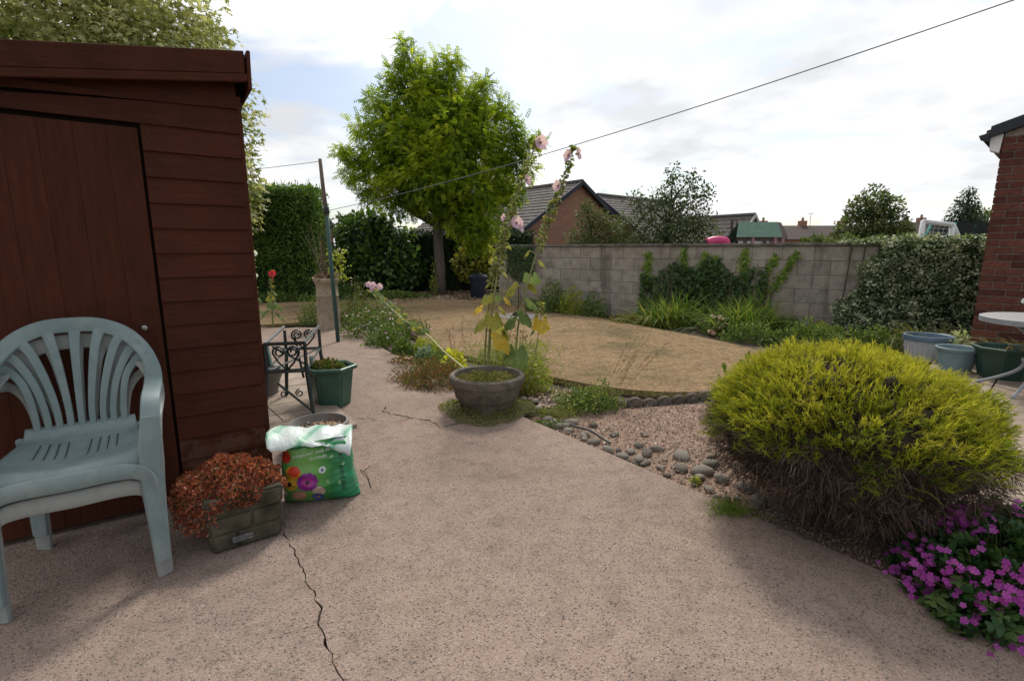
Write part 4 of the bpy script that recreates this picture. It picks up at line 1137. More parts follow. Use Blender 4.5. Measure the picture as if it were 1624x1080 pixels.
bar((xa, ya, .36), (xb, yb, .4), .008, 'brace'); bar((-.09, ya + .06, .26), (.13, ya + .1, .02), .009, 'brace'); bar((xa, .2, .5), (xb, .1, .36), .008, 'brace')
bar((xa - .02, .1, .54), (xa + .02, .02, .39), .018, 'brace', IRONG); bar((0.0, .3, .56), (.02, .42, .2), .009, 'brace')
bar((xa - .03, -.05, .14), (xa + .1, -.1, .02), .004, 'brace')
# small bowl planter partly hidden behind the stand
pot('stone_bowl', 'small grey stone bowl partly hidden behind the iron stand and shed', -2.12, 4.2, [(.09, .0), (.095, .01), (.105, .1), (.14, .19), (.15, .22), (.15, .24), (.13, .24), (.12, .2)], M('grey_cast_stone', [(.16, .145, .125), (.25, .23, .2)], 14, .9, .4, 70), soil=(.125, .215))

# ---- big cast bowl on the corner of the bed with weeds
BOWL = M('brown_cast_concrete', [(.085, .07, .055), (.135, .113, .09), (.175, .15, .122)], 16, .85, .35, 120)
pot('concrete_bowl_planter', 'large round brown concrete bowl planter at the path corner', -.195, 3.83, [(.2, -.02), (.205, 0), (.215, .085), (.228, .10), (.25, .125), (.268, .20), (.275, .225), (.29, .23), (.298, .262), (.293, .285), (.278, .297), (.258, .292), (.25, .27), (.245, .22)], BOWL, n=56, soil=(.25, .235))
p = plant('bowl_weeds', 'low yellow green weeds growing inside the concrete bowl', 'plant', -.195, 3.83, .235)
WEED = LM('weed_leaves', [(.06, .085, .02), (.12, .13, .03), (.2, .19, .045), (.17, .12, .05), (.24, .22, .07)], .35)
_, P = tuft(p, 2600, .23, .22, .06, .016, WEED, OV, .5, .1, bumpy=.6); stems(p, P, STEMG, 120, .003)
p = plant('bowl_groundcover', 'yellow green creeping plant round the foot of the concrete bowl', 'plant', -.2, 3.72, 0)
GC = LM('creeper_leaves', [(.05, .085, .018), (.09, .125, .025), (.17, .17, .045), (.23, .2, .07), (.07, .1, .02)], .35)
n_ = 5200; a = rng.uniform(0, 6.28, n_); r_ = rng.uniform(.19, .37, n_) * (1 + .1 * np.sin(3 * a)); hh = .075 * np.clip(1 - (r_ - .19) / .2, 0.1, 1) * rng.random(n_) ** .7
P = np.stack([np.cos(a) * r_ * 1.02, np.sin(a) * r_ * .95 + .1, hh + .004], 1)
link('foliage', leafmesh('foliage', P, rng.normal(0, .6, (n_, 3)) + (0, 0, .4), rng.normal(0, .4, (n_, 3)) + (0, 0, .8), rng.uniform(.008, .018, n_), OV, GC, spread=.1), None, p)
# ================================================================== PLANTS
# ---- golden thread-leaf conifer beside the path
gc = plant('golden_conifer', 'large rounded golden green thread leaf conifer with dead brown twigs below', 'shrub', 1.565, 2.28, -.01)
RX, RZ, CZ = .61, .415, .395
def dome(U, f, amp=1.0):
    """U unit dirs; lower half narrows towards the ground"""
    b_ = 1 + amp * (.10 * noise3(U * 1.0 + 3.3, 2.2)[:, None] + .075 * noise3(U + 7.7, 5.5)[:, None] + .05 * noise3(U + 1.7, 11.0)[:, None])
    P = U * np.array((RX, RX, RZ)) * f[:, None] * b_
    low = np.clip(-P[:, 2] / .36, 0, 1)
    P[:, :2] *= (1 + .06 * low - .42 * low ** 2)[:, None]
    P[:, 2] += CZ
    return P
# core of dead wood
bm = bmesh.new(); bmesh.ops.create_icosphere(bm, subdivisions=5, radius=1)
U = np.array([v_.co[:] for v_ in bm.verts]); Pc = dome(U, np.full(len(U), .84))
for v_, q in zip(bm.verts, Pc): v_.co = Vector(q) * (1 + .05 * mnoise.noise(Vector(q) * 22) + .03 * mnoise.noise(Vector(q) * 60)); v_.co.z = max(v_.co.z, .01)
me = bpy.data.meshes.new('inner_branches'); bm.to_mesh(me); bm.free()
me.materials.append(M('dead_wood', [(.016, .011, .008), (.036, .025, .018), (.055, .04, .03)], 40, .95, 1.0, 50)); link('inner_branches', me, None, gc)
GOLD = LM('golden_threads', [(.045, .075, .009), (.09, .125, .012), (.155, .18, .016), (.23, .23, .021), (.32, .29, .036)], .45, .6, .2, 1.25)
ns = 10500; U = sph(ns, -.75); f = rng.uniform(.86, 1.0, ns); P = dome(U, f)
holes = noise3(U * 1.0 + 5.1, 8.0)
lim = .40 + .10 * noise3(np.stack([U[:, 0] * 2.3, U[:, 1] * 2.3, U[:, 2] * 0], 1), 1.5) + .03 * rng.normal(size=ns) - .05 * U[:, 1]
k = (P[:, 2] > lim) & (holes > -.42 + .25 * (P[:, 2] < .5)); P, U, ns = P[k], U[k], int(k.sum())
wav = np.stack([noise3(U + 11, 7.0), noise3(U + 23, 7.0), noise3(U + 37, 7.0)], 1)
axis = nrmz(U * np.array((1, 1, .75)) + np.array((0, 0, .5)) + wav * .75 + rng.normal(0, .18, (ns, 3)))
T_ = 12
base = np.repeat(P - axis * .03, T_, 0); ax = np.repeat(axis, T_, 0)
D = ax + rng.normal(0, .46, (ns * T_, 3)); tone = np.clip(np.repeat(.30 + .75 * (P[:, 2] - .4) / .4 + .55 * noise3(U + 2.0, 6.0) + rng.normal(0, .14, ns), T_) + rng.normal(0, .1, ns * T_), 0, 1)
tt = rng.uniform(0, 1, (ns * T_, 1)); start = base + ax * tt * .05
Lh = rng.uniform(.010, .032, ns * T_)
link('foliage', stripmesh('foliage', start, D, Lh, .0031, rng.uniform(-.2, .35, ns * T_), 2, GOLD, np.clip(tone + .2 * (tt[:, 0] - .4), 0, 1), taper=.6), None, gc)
# spray axes and long loose sprays
link('spray_stems', stripmesh('spray_stems', P - axis * .05, axis, rng.uniform(.06, .11, ns), .003, .1, 2, GOLD, rng.uniform(.3, .9, ns), taper=.6), None, gc)
q = rng.choice(ns, 90); link('loose_sprays', stripmesh('loose_sprays', P[q], axis[q] + rng.normal(0, .4, (90, 3)), rng.uniform(.06, .12, 90), .003, .3, 4, GOLD, rng.uniform(.7, 1, 90), taper=.6), None, gc)
DEADT = LM('dead_twigs', [(.03, .02, .014), (.058, .04, .029), (.088, .063, .047), (.15, .115, .09)], .1, .9, .1)
nd = 26000; U = sph(nd, -1); Pd = dome(U, rng.uniform(.80, 1.0, nd)); k = (Pd[:, 2] < .5) & (Pd[:, 2] > .015); Pd, U = Pd[k], U[k]; nd = len(Pd)
wv = np.stack([noise3(U + 51, 6.0), noise3(U + 63, 6.0), noise3(U + 77, 6.0)], 1)
D = U * np.array((1, 1, .3)) * .7 + np.array((0, 0, -.4)) + wv * 1.1 + rng.normal(0, .35, (nd, 3))
link('dead_twigs', stripmesh('dead_twigs', Pd, D, rng.uniform(.02, .075, nd), .0026, rng.uniform(-.3, .4, nd), 2, DEADT, np.clip(rng.random(nd) * .8 + .5 * noise3(U, 5.0), 0, 1), taper=.6), None, gc)
MB().tube([(0, 0, -.08), (.02, .01, .12), (.0, .03, .3)], [.05, .045, .03], 8).build('trunk', M('dead_wood', []), gc, smooth=True)
# low green weed at its left foot
p = plant('feathery_weed', 'small feathery green weed at the foot of the golden conifer by the path edge', 'plant', 1.06, 2.27, 0)
FEA = LM('feathery_leaves', [(.06, .11, .015), (.12, .17, .025), (.18, .2, .04)], .4)
n_ = 420; Q = rng.normal(0, 1, (n_, 3)) * (.05, .04, .0) + (0, 0, .005); link('foliage', stripmesh('foliage', Q, rng.normal(0, .6, (n_, 3)) + (0, 0, .8), rng.uniform(.04, .11, n_), .003, .4, 2, FEA), None, p)

# ---- magenta oxalis
ox = plant('pink_oxalis', 'clump of dark green trefoil leaves with bright magenta flowers below the conifer', 'plant', 1.92, 1.73, -.03)
OXL = LM('oxalis_leaves', [(.014, .04, .012), (.025, .065, .018), (.045, .09, .025), (.08, .11, .03)], .3, .5)
_, P = tuft(ox, 2600, .52, .34, .25, .029, OXL, TRI, .2, .55, bumpy=.3, seedscale=6, rz=rad(38), zmin=0)
D = np.tile(np.array((1.0, 0, 0)), (10, 1))
stems(ox, P, STEMG, 300, .003, r0=.5)
OXF = LM('magenta_petals', [(.22, .022, .19), (.31, .04, .28), (.4, .09, .36)], .4, .6)
c_, s_ = math.cos(rad(38)), math.sin(rad(38))
Uc = sph(260, .05); Cc = Uc * np.array((.53, .35, .285))
Cc = np.stack([Cc[:, 0] * c_ - Cc[:, 1] * s_, Cc[:, 0] * s_ + Cc[:, 1] * c_, Cc[:, 2]], 1); Uc = nrmz(Cc / np.array((.5, .4, .28)))
k = (Uc @ np.array((-.35, -.6, .7))) > .12; Cc, Uc = Cc[k][:84], Uc[k][:84]
Ff, Nn = [], []
for c0, u0 in zip(Cc, Uc):
    for _ in range(rd.randint(3, 12)):
        Ff.append(c0 + rng.normal(0, .03, 3) + np.array((0, 0, .012))); Nn.append(nrmz((u0 * .6 + np.array((-.25, -.45, .6)) + rng.normal(0, .35, 3))[None])[0])
Ff, Nn = np.array(Ff), np.array(Nn); dd = np.cross(Nn, rng.normal(size=Nn.shape))
link('flowers', leafmesh('flowers', Ff, dd, Nn, rng.uniform(.009, .0142, len(Ff)), FL5, OXF, spread=.1), None, ox)
link('flower_stalks', stripmesh('flower_stalks', Ff - Nn * .06 - np.array((0, 0, .02)), Nn * .06 + np.array((0, 0, .02)), .065, .0018, 0, 1, LM('oxalis_stalk', [(.14, .07, .07), (.12, .12, .05)], .1), taper=.1), None, ox)

# ---- hollyhocks behind the bowl
HSTEM = M('hollyhock_stem', [(.2, .22, .08), (.27, .28, .11)], 12, .7)
HLF = [M('hollyhock_leaf_green', [(.09, .15, .045), (.15, .21, .06), (.2, .26, .08)], 18, .6, .4, 40, spec=.2), M('hollyhock_leaf_lime', [(.26, .26, .04), (.38, .36, .06), (.3, .31, .065)], 18, .6, .4, 40), M('hollyhock_leaf_yellow', [(.5, .31, .03), (.6, .42, .05), (.38, .34, .07)], 14, .6, .4, 40)]
for mm in HLF:      # thin leaves let light through
    nt = mm.node_tree; b = nt.nodes['Principled BSDF']; src = b.inputs['Base Color'].links[0].from_socket
    t_ = nt.nodes.new('ShaderNodeBsdfTranslucent'); nt.links.new(src, t_.inputs['Color'])
    mx = nt.nodes.new('ShaderNodeMixShader'); mx.inputs[0].default_value = .4
    nt.links.new(b.outputs[0], mx.inputs[1]); nt.links.new(t_.outputs[0], mx.inputs[2]); nt.links.new(mx.outputs[0], nt.nodes['Material Output'].inputs['Surface'])
def big_leaf(root, base, tip_dir, size, mat, droop=.8, seed=0):
    """rounded shallow-lobed leaf with folds along the veins, hanging from its stalk"""
    n, K = 31, 4; tip = Vector(tip_dir); tip.z -= .35 + .5 * min(droop, 1.2); tip.normalize(); side = tip.cross(Vector((0, 0, 1))).normalized(); nn = side.cross(tip)
    c = Vector(base); vs_ = [c]
    for k in range(1, K + 1):
        for j in range(n):
            th = -2.75 + 5.5 * j / (n - 1)
            r_ = size * (.92 + .08 * math.cos(5 * th) + .03 * math.cos(21 * th)) * (1 - .1 * abs(th) / 2.75) * k / K
            x_ = r_ * math.sin(th); y_ = r_ * math.cos(th)
            h = .035 * size * math.cos(th * 10) * k / K - .42 * droop * (x_ * x_ * 1.2 + max(0, y_) ** 2) / size + .07 * size * mnoise.noise((x_ * 22, y_ * 22, seed))
            vs_.append(c + side * x_ + tip * (y_ + .25 * size) + nn * h)
    fs_ = [(0, 1 + j, 2 + j) for j in range(n - 1)]
    for k in range(K - 1): fs_ += [(1 + k * n + j, 1 + (k + 1) * n + j, 2 + (k + 1) * n + j, 2 + k * n + j) for j in range(n - 1)]
    return MB().add(vs_, fs_).build('leaf', mat, root, smooth=True)
PETM = LM('pink_petals', [(.50, .27, .46), (.62, .36, .56), (.7, .46, .64)], .5, .6, .2, 1.15)
PETD = M('flower_eye', [(.2, .04, .1), (.3, .3, .06)], 30, .7)
def big_flower(root, c, nrm, size, petm=None):
    c = Vector(c); nrm = Vector(nrm).normalized(); s_ = nrm.orthogonal().normalized(); t_ = nrm.cross(s_)
    n, K = 40, 4; vs_ = [c - nrm * size * .3]
    for k in range(1, K + 1):
        for j in range(n):
            a_ = 2 * math.pi * j / n; r_ = size * (.9 + .1 * abs(math.cos(2.5 * a_))) * k / K
            h = size * (.38 * (k / K) ** 1.2 - .3) + size * .06 * math.sin(a_ * 11 + k) * k / K + size * .07 * math.cos(5 * a_) * k / K
            vs_.append(c + (s_ * math.cos(a_) + t_ * math.sin(a_)) * r_ + nrm * h)
    fs_ = [(0, 1 + j, 1 + (j + 1) % n) for j in range(n)]
    for k in range(K - 1): fs_ += [(1 + k * n + j, 1 + (k + 1) * n + j, 1 + (k + 1) * n + (j + 1) % n, 1 + k * n + (j + 1) % n) for j in range(n)]
    me = MB().add(vs_, fs_).mesh('flower', petm or PETM, True)
    at_ = me.attributes.new('rnd', 'FLOAT', 'FACE'); at_.data.foreach_set('value', [rd.random() * .5 + .25 for _ in me.polygons])
    fo = link('flower', me, None, root)
    MB().lathe([(0, -.02), (size * .2, -.01), (size * .12, size * .3), (0, size * .38)], 8).build('flower_eye', PETD, fo, smooth=True, loc=c - nrm * size * .25, rot=nrm.to_track_quat('Z', 'Y').to_euler())
    return fo
BUDM = LM('bud_green', [(.09, .13, .05), (.14, .18, .065), (.19, .22, .085), (.2, .19, .08)], .25)
def hollyhock(label, pts, leaves_, flowers_, buds=(0.45, 1.0, 110), name='hollyhock', r0=.0145):
    b0 = pts[0]; root = empty(name, b0, 0, label, 'hollyhock')
    rel = [Vector(p_) - Vector(b0) for p_ in pts]
    P_, N_, W_, T_ = lerp_path(rel, [(1, 0, 0)] * len(rel), [1] * len(rel), [1] * len(rel), 6)
    K = len(P_); MB().tube(P_, [r0 * (1 - .75 * i / (K - 1)) for i in range(K)], 7).build('stem', HSTEM, root, smooth=True)
    def on(t): f_ = t * (K - 1); i = min(K - 2, int(f_)); return P_[i].lerp(P_[i + 1], f_ - i)
    for (t, az, ln, size, mi, droop) in leaves_:
        a_ = rad(az); s_ = on(t); e_ = s_ + Vector((math.sin(a_), math.cos(a_), .35)) * ln
        size *= 1.22; lf = big_leaf(root, e_, (math.sin(a_), math.cos(a_), -.25), size, HLF[mi], droop, t * 10)
        MB().tube([s_, s_.lerp(e_, .5) + Vector((0, 0, .02)), e_ + Vector((math.sin(a_), math.cos(a_), -.2)) * size * .1], .0035, 5).build('stalk', HSTEM, lf)
    for (t, off, nr_, size) in flowers_: big_flower(root, on(t) + Vector(off), nr_, size * 1.08)
    t0, t1, nb_ = buds
    tt = np.sort(rng.uniform(t0, t1, nb_)); C = np.array([on(t)[:] for t in tt]); ang = rng.uniform(0, 6.28, nb_); out_ = np.stack([np.cos(ang), np.sin(ang), np.full(nb_, .35)], 1)
    rr_ = .031 * (1.15 - .75 * (tt - t0) / (t1 - t0)); C = C + out_ * rr_[:, None]
    tv = np.array([(0, 0, 0), (.6, .5, 0), (0, .5, .6), (-.6, .5, 0), (0, .5, -.6), (0, 1.1, 0)]); tf = np.array([(0, 1, 2), (0, 2, 3), (0, 3, 4), (0, 4, 1), (5, 2, 1), (5, 3, 2), (5, 4, 3), (5, 1, 4)])
    link('buds', leafmesh('buds', C, out_ + rng.normal(0, .3, (nb_, 3)), rng.normal(0, 1, (nb_, 3)), rng.uniform(.6, 1.1, nb_) * rr_ * .95, (tv, tf), BUDM, np.clip(1 - (tt - t0) / (t1 - t0) + rng.normal(0, .2, nb_), 0, 1)), None, root)
    m_ = nb_ * 2; q = rng.integers(0, nb_, m_)
    link('bracts', leafmesh('bracts', C[q] - out_[q] * .01, out_[q] + rng.normal(0, .5, (m_, 3)), rng.normal(0, .5, (m_, 3)) + (0, 0, 1), rng.uniform(.02, .05, m_), OVW, LM('bract_leaves', [(.11, .16, .05), (.18, .2, .06), (.26, .25, .07), (.34, .29, .08)], .4)), None, root)
    return root
hollyhock('tall hollyhock with pink flowers leaning right, left of the pair behind the bowl',
          [(-.215, 4.22, -.04), (-.2, 4.22, .35), (-.16, 4.22, .8), (-.09, 4.22, 1.2), (.03, 4.22, 1.65), (.21, 4.22, 2.12)],
          [(.30, 60, .1, .1, 1, .9), (.32, 250, .09, .075, 1, .9), (.265, 120, .12, .105, 2, 1.1), (.36, 300, .14, .055, 2, .9), (.37, 90, .08, .06, 1, .9), (.40, 100, .12, .05, 2, .9), (.345, 160, .05, .08, 1, 1.0), (.42, 20, .06, .045, 0, .8), (.12, 200, .09, .06, 0, .8), (.47, 270, .06, .035, 1, .8), (.52, 80, .06, .04, 1, .8)],
          [(.985, (.03, -.03, -.02), (.35, -.85, -.05), .052), (.855, (.045, -.04, -.0), (.8, -.6, .1), .04), (.72, (.065, -.04, -.005), (.4, -.9, .2), .05), (.705, (.11, -.02, -.01), (.9, -.3, .1), .042), (.735, (-.055, -.03, .0), (-.8, -.5, .2), .03)], (.5, 1.0, 150))
hollyhock('tall hollyhock with pink flowers near its tip, right of the pair behind the bowl',
          [(.02, 4.3, -.04), (.03, 4.3, .3), (.07, 4.3, .7), (.2, 4.3, 1.2), (.31, 4.3, 1.5), (.42, 4.3, 1.8), (.505, 4.3, 2.06)],
          [(.17, 30, .06, .1, 0, 1.2), (.20, 180, .06, .1, 0, 1.2), (.31, 250, .08, .085, 0, 1.0), (.33, 120, .05, .085, 0, 1.0), (.36, 70, .09, .075, 0, 1.0), (.40, 260, .12, .085, 1, 1.0), (.41, 60, .05, .06, 1, .9), (.43, 20, .08, .075, 0, .8), (.47, 80, .07, .045, 1, .8), (.28, 280, .1, .07, 0, 1.1), (.5, 280, .07, .04, 1, .8)],
          [(.955, (-.04, -.03, -.015), (-.8, -.55, .1), .046), (.955, (.05, -.02, -.0), (.85, -.45, .1), .048), (.82, (-.045, -.03, -.02), (-.75, -.6, .05), .045)], (.5, 1.0, 150), r0=.010)
hollyhock('slim secondary hollyhock stalk with one yellowing leaf, behind the bowl',
          [(.12, 4.42, -.04), (.2, 4.42, .3), (.25, 4.42, .62), (.255, 4.42, .78)], [(.66, 170, .05, .075, 2, 1.3), (.45, 80, .05, .05, 1, 1.0), (.55, 280, .05, .04, 0, 1.0)], [], (.7, 1.0, 24), r0=.006)
hollyhock('bare pale hollyhock stalk standing close beside the left tall one', [(-.25, 4.24, -.04), (-.235, 4.24, .3), (-.2, 4.25, .75), (-.12, 4.25, 1.15), (-.05, 4.25, 1.4)], [(.55, 200, .06, .05, 1, .9), (.75, 320, .07, .04, 1, .9), (.85, 60, .06, .04, 1, .8)], [], (.6, 1.0, 60), r0=.010)
hollyhock('small red hollyhock standing beside the shed on the far path edge', [(-3.93, 8.2, -.04), (-3.92, 8.2, .3), (-3.9, 8.2, .6), (-3.86, 8.2, .92)], [(.2, 60, .1, .1, 0, .8), (.25, 250, .1, .1, 0, .8), (.4, 150, .08, .08, 0, .8), (.5, 320, .07, .07, 1, .8), (.6, 90, .05, .05, 0, .8), (.35, 30, .1, .09, 0, .8)], [], (.45, .97, 60))
rr_ = [o for o in bpy.data.objects if o.name.startswith('hollyhock') and o.get('label', '').startswith('small red')][0]
REDP = LM('crimson_petals', [(.38, .015, .03), (.5, .03, .05)], .4)
big_flower(rr_, (.08, -.04, .9), (.1, -.9, .4), .06, REDP); big_flower(rr_, (.055, 0, .8), (-.6, -.7, .2), .03, REDP)
hollyhock('white hollyhock half hidden behind the corner of the shed', [(-4.3, 8.4, -.04), (-4.28, 8.4, .5), (-4.26, 8.4, 1.4)], [(.3, 80, .06, .08, 0, .8), (.45, 100, .05, .06, 0, .8)], [], (.5, 1, 60))
rr_ = [o for o in bpy.data.objects if o.get('label', '').startswith('white hollyhock')][0]
WHP = LM('white_petals', [(.7, .68, .66), (.8, .78, .76)], .4)
big_flower(rr_, (.09, -.04, 1.22), (.4, -.9, .2), .05, WHP); big_flower(rr_, (.08, -.03, .86), (.5, -.8, .2), .035, WHP)
# fallen hollyhock stem lying across the bed
fs = empty('fallen_hollyhock', (0, 0, 0), 0, 'fallen pale hollyhock stem with pink blooms lying across the flower bed', 'hollyhock')
pts = [(-.4, 4.2, .24), (-.62, 4.6, .3), (-.9, 5.2, .38), (-1.3, 6.0, .42), (-1.75, 7.0, .5), (-2.15, 7.8, .62)]
P_, N_, W_, T_ = lerp_path(pts, [(1, 0, 0)] * 6, [1] * 6, [1] * 6, 6); K = len(P_)
MB().tube(P_, [.009 * (1 - .5 * i / (K - 1)) for i in range(K)], 6).build('stem', M('pale_stem', [(.36, .35, .17), (.45, .43, .23)], 12, .7), fs, smooth=True)
for i in range(K // 2 - 3, K, 1):
    for _ in range(2):
        a_ = rd.uniform(0, 360); big_leaf(fs, P_[i] + Vector((rd.uniform(-.06, .06), rd.uniform(-.06, .06), rd.uniform(0, .04))), (math.sin(rad(a_)), math.cos(rad(a_)), -.2), rd.uniform(.035, .06), HLF[0 if rd.random() < .8 else 1], .6, i)
for (dx, dy, dz, sz) in ((0, 0, .08, .06), (.09, .05, .06, .055), (.02, -.06, .02, .05), (.15, -.1, .05, .04), (-.03, -.1, .1, .05)): big_flower(fs, P_[-1] + Vector((dx, dy, dz)), (rd.uniform(-.4, .4), -.8, .5), sz)

# ---- flower bed plants between path and lawn
def mound(name, label, x, y, rx, ry, h, n, size, mat, tmpl=OV, up=.5, z=-.05, fl=None, cat='plant', inner=.35, bumpy=.4, nst=60, group=None, rz=0.0, stem=None):
    p_ = plant(name, label, cat, x, y, z, group)
    _, P = tuft(p_, n, rx, ry, h, size, mat, tmpl, up, inner, bumpy=bumpy, rz=rz)
    stems(p_, P, stem or STEMG, nst, .004)
    if fl:
        for (nf, sf, mf) in fl:
            q = P[rng.choice(len(P), nf)]; O = nrmz(q + (0, 0, .05)); N = O + (0, -.4, .6) + rng.normal(0, .3, (nf, 3))
            link('flowers', leafmesh('flowers', q + O * .02, np.cross(N, rng.normal(size=(nf, 3))), N, sf * rng.uniform(.7, 1.2, nf), FL5, mf, spread=.1), None, p_)
    return p_
MIXG = LM('border_leaves', [(.035, .065, .015), (.06, .1, .022), (.1, .14, .03), (.16, .18, .05)], .35)
LIME = LM('lime_leaves', [(.12, .16, .025), (.2, .23, .035), (.28, .28, .05)], .4)
RUSS = LM('russet_leaves', [(.05, .075, .02), (.085, .105, .028), (.13, .1, .032), (.2, .1, .04), (.2, .055, .03)], .3)
PINKS = LM('small_pink_petals', [(.45, .2, .38), (.6, .38, .52), (.5, .16, .4)], .4)
WHS = LM('small_white_petals', [(.55, .5, .45), (.65, .6, .52)], .4)
PEACH = LM('faded_blooms', [(.4, .26, .18), (.5, .36, .27)], .3)
DRYB = LM('dry_bracts', [(.16, .1, .06), (.25, .17, .1), (.32, .22, .14)], .2)
mound('sedum_mound', 'low russet and green sedum mound left of the concrete bowl', -.72, 4.7, .42, .36, .23, 8000, .018, RUSS, OVW, .55, bumpy=.5, inner=.5)
mound('sedum_mound', 'small russet sedum patch behind the hollyhock stems', -.05, 4.5, .28, .16, .14, 1400, .018, RUSS, OVW, .5)
mound('sedum_mound', 'orange tinged sedum clump at the inner side of the path bend', -1.2, 5.55, .2, .17, .12, 900, .02, RUSS, OVW, .5, fl=[(24, .016, PEACH)])
mound('border_shrub', 'mixed leafy border plant with white and pink flowers by the clothes post', -2.05, 7.35, .5, .42, .45, 2600, .035, MIXG, OV, .4, fl=[(60, .02, PINKS), (60, .018, WHS), (80, .018, PEACH)])
mound('border_shrub', 'leafy flowering border plant right of the chimney pot', -2.62, 8.4, .5, .4, .52, 2200, .035, MIXG, OV, .4, fl=[(30, .02, PINKS), (30, .02, DRYB)])
mound('border_shrub', 'green leafy clump in the bed where the fallen stem lies', -1.68, 6.65, .3, .32, .26, 1400, .04, MIXG, OV, .4, fl=[(24, .022, PINKS)])
mound('lime_groundcover', 'lime green creeping plant on the path edge in the bed', -1.78, 6.75, .2, .3, .09, 900, .016, LIME, OV, .5)
mound('leafy_clump', 'small dark green clump in bare soil of the bed', -1.33, 6.12, .15, .16, .2, 500, .05, MIXG, OV, .6)
mound('blue_grey_plant', 'grey green strappy plant at the middle of the flower bed', -1.0, 5.72, .11, .12, .14, 200, .075, LM('blue_grey_leaves', [(.12, .17, .13), (.18, .23, .18)], .3), OVN, .7)
mound('yellow_leaf_plant', 'small bright yellow leaved plant left of the hollyhocks', -.62, 5.2, .13, .12, .25, 200, .055, LM('yellow_leaves', [(.34, .33, .03), (.44, .42, .06)], .45), OVW, .4)
mound('chimney_fern', 'brown and green bushy plant against the chimney pot', -2.62, 8.55, .2, .2, .75, 1200, .03, LM('olive_leaves', [(.06, .06, .018), (.12, .1, .03), (.09, .1, .03)], .3), OV, .5)
mound('dark_bush', 'dark green clump at the foot of the chimney pot, lawn side', -3.42, 8.5, .22, .22, .42, 900, .035, MIXG, OV, .4)
mound('border_shrub', 'green leafy flowering plant on the lawn side of the bed by the post', -1.55, 7.45, .34, .3, .3, 1500, .035, MIXG, OV, .4, fl=[(30, .02, PINKS), (26, .018, PEACH)])
mound('border_shrub', 'soft green plant at the lawn edge nearest the fallen stem', -1.12, 6.35, .24, .24, .17, 900, .03, LIME, OV, .5, fl=[(14, .016, PEACH)])
mound('border_shrub', 'pale flowered leafy plant behind the clothes post on the lawn edge', -2.2, 8.6, .45, .4, .42, 1700, .035, MIXG, OV, .4, fl=[(30, .02, WHS), (24, .02, PINKS)])
mound('border_shrub', 'low leafy clump beside the yellow leaved plant', -.86, 5.65, .22, .22, .16, 700, .03, MIXG, OV, .5)
# grassy penstemon clump behind the hollyhocks
p = plant('penstemon_clump', 'upright narrow leaved penstemon clump behind the hollyhock stems', 'plant', -.02, 5.0, -.05)
n_ = 1500; Q = rng.normal(0, 1, (n_, 3)) * (.2, .16, 0); NAR = LM('narrow_leaves', [(.07, .11, .02), (.12, .17, .03), (.19, .23, .05), (.24, .22, .07)], .4)
link('foliage', stripmesh('foliage', Q + np.column_stack([np.zeros(n_), np.zeros(n_), rng.uniform(0, .35, n_)]), rng.normal(0, .55, (n_, 3)) + (0, 0, .8), rng.uniform(.06, .16, n_), .008, .35, 2, NAR), None, p)
q = rng.normal(0, 1, (60, 3)) * (.18, .14, 0); link('stems', stripmesh('stems', q, rng.normal(0, .15, (60, 3)) + (0, 0, 1), rng.uniform(.3, .62, 60), .005, .02, 3, STEMG, taper=.3), None, p)
q2 = q + (0, 0, .45) + rng.normal(0, .06, (60, 3)); link('seed_heads', leafmesh('seed_heads', q2, rng.normal(0, .3, (60, 3)) + (0, 0, 1), rng.normal(0, 1, (60, 3)), .04, OV, DRYB), None, p)
mound('lime_perennial', 'yellow green leafy perennial right of the concrete bowl', .17, 4.55, .2, .18, .36, 1300, .036, LIME, OVN, .65, fl=[(24, .018, PEACH)])
# thin pink spikes left of clump, and the dry stalk over the gravel
def spikes(name, label, x, y, n, h, lean, mat_h, ns_=8):
    p_ = plant(name, label, 'plant', x, y, -.05)
    B = rng.normal(0, 1, (n, 3)) * (.04, .04, 0); D_ = np.array(lean)[None] + rng.normal(0, .13, (n, 3)); L_ = h * rng.uniform(.7, 1.1, n)
    link('stems', stripmesh('stems', B, D_, L_, .0045, .03, 4, LM('dry_stem', [(.14, .1, .06), (.2, .14, .09), (.15, .15, .06)], .1), taper=.6), None, p_)
    Dn = nrmz(D_); t_ = rng.uniform(.45, 1.0, (n, ns_ * 4)); C = (B[:, None] + Dn[:, None] * (L_[:, None] * t_)[..., None]).reshape(-1, 3); m_ = len(C)
    C[:, 2] -= .03 * (np.tile(t_.reshape(-1), 1) ** 2) * h
    link('seed_heads', leafmesh('seed_heads', C, np.repeat(Dn, ns_ * 4, 0) + rng.normal(0, .5, (m_, 3)), rng.normal(0, 1, (m_, 3)), .018, OV, mat_h), None, p_)
    return p_
spikes('pink_flower_spike', 'thin pink flower spikes standing left of the hollyhock stems', -.55, 5.3, 5, .62, (-.1, 0, 1), LM('spike_buds', [(.14, .07, .06), (.28, .06, .14), (.2, .15, .09)], .2), 5)
spikes('dry_flower_stalk', 'spray of dry brown flower stalks leaning right over the lawn edge', .78, 4.0, 8, .72, (.6, .2, 1), DRYB, 7)
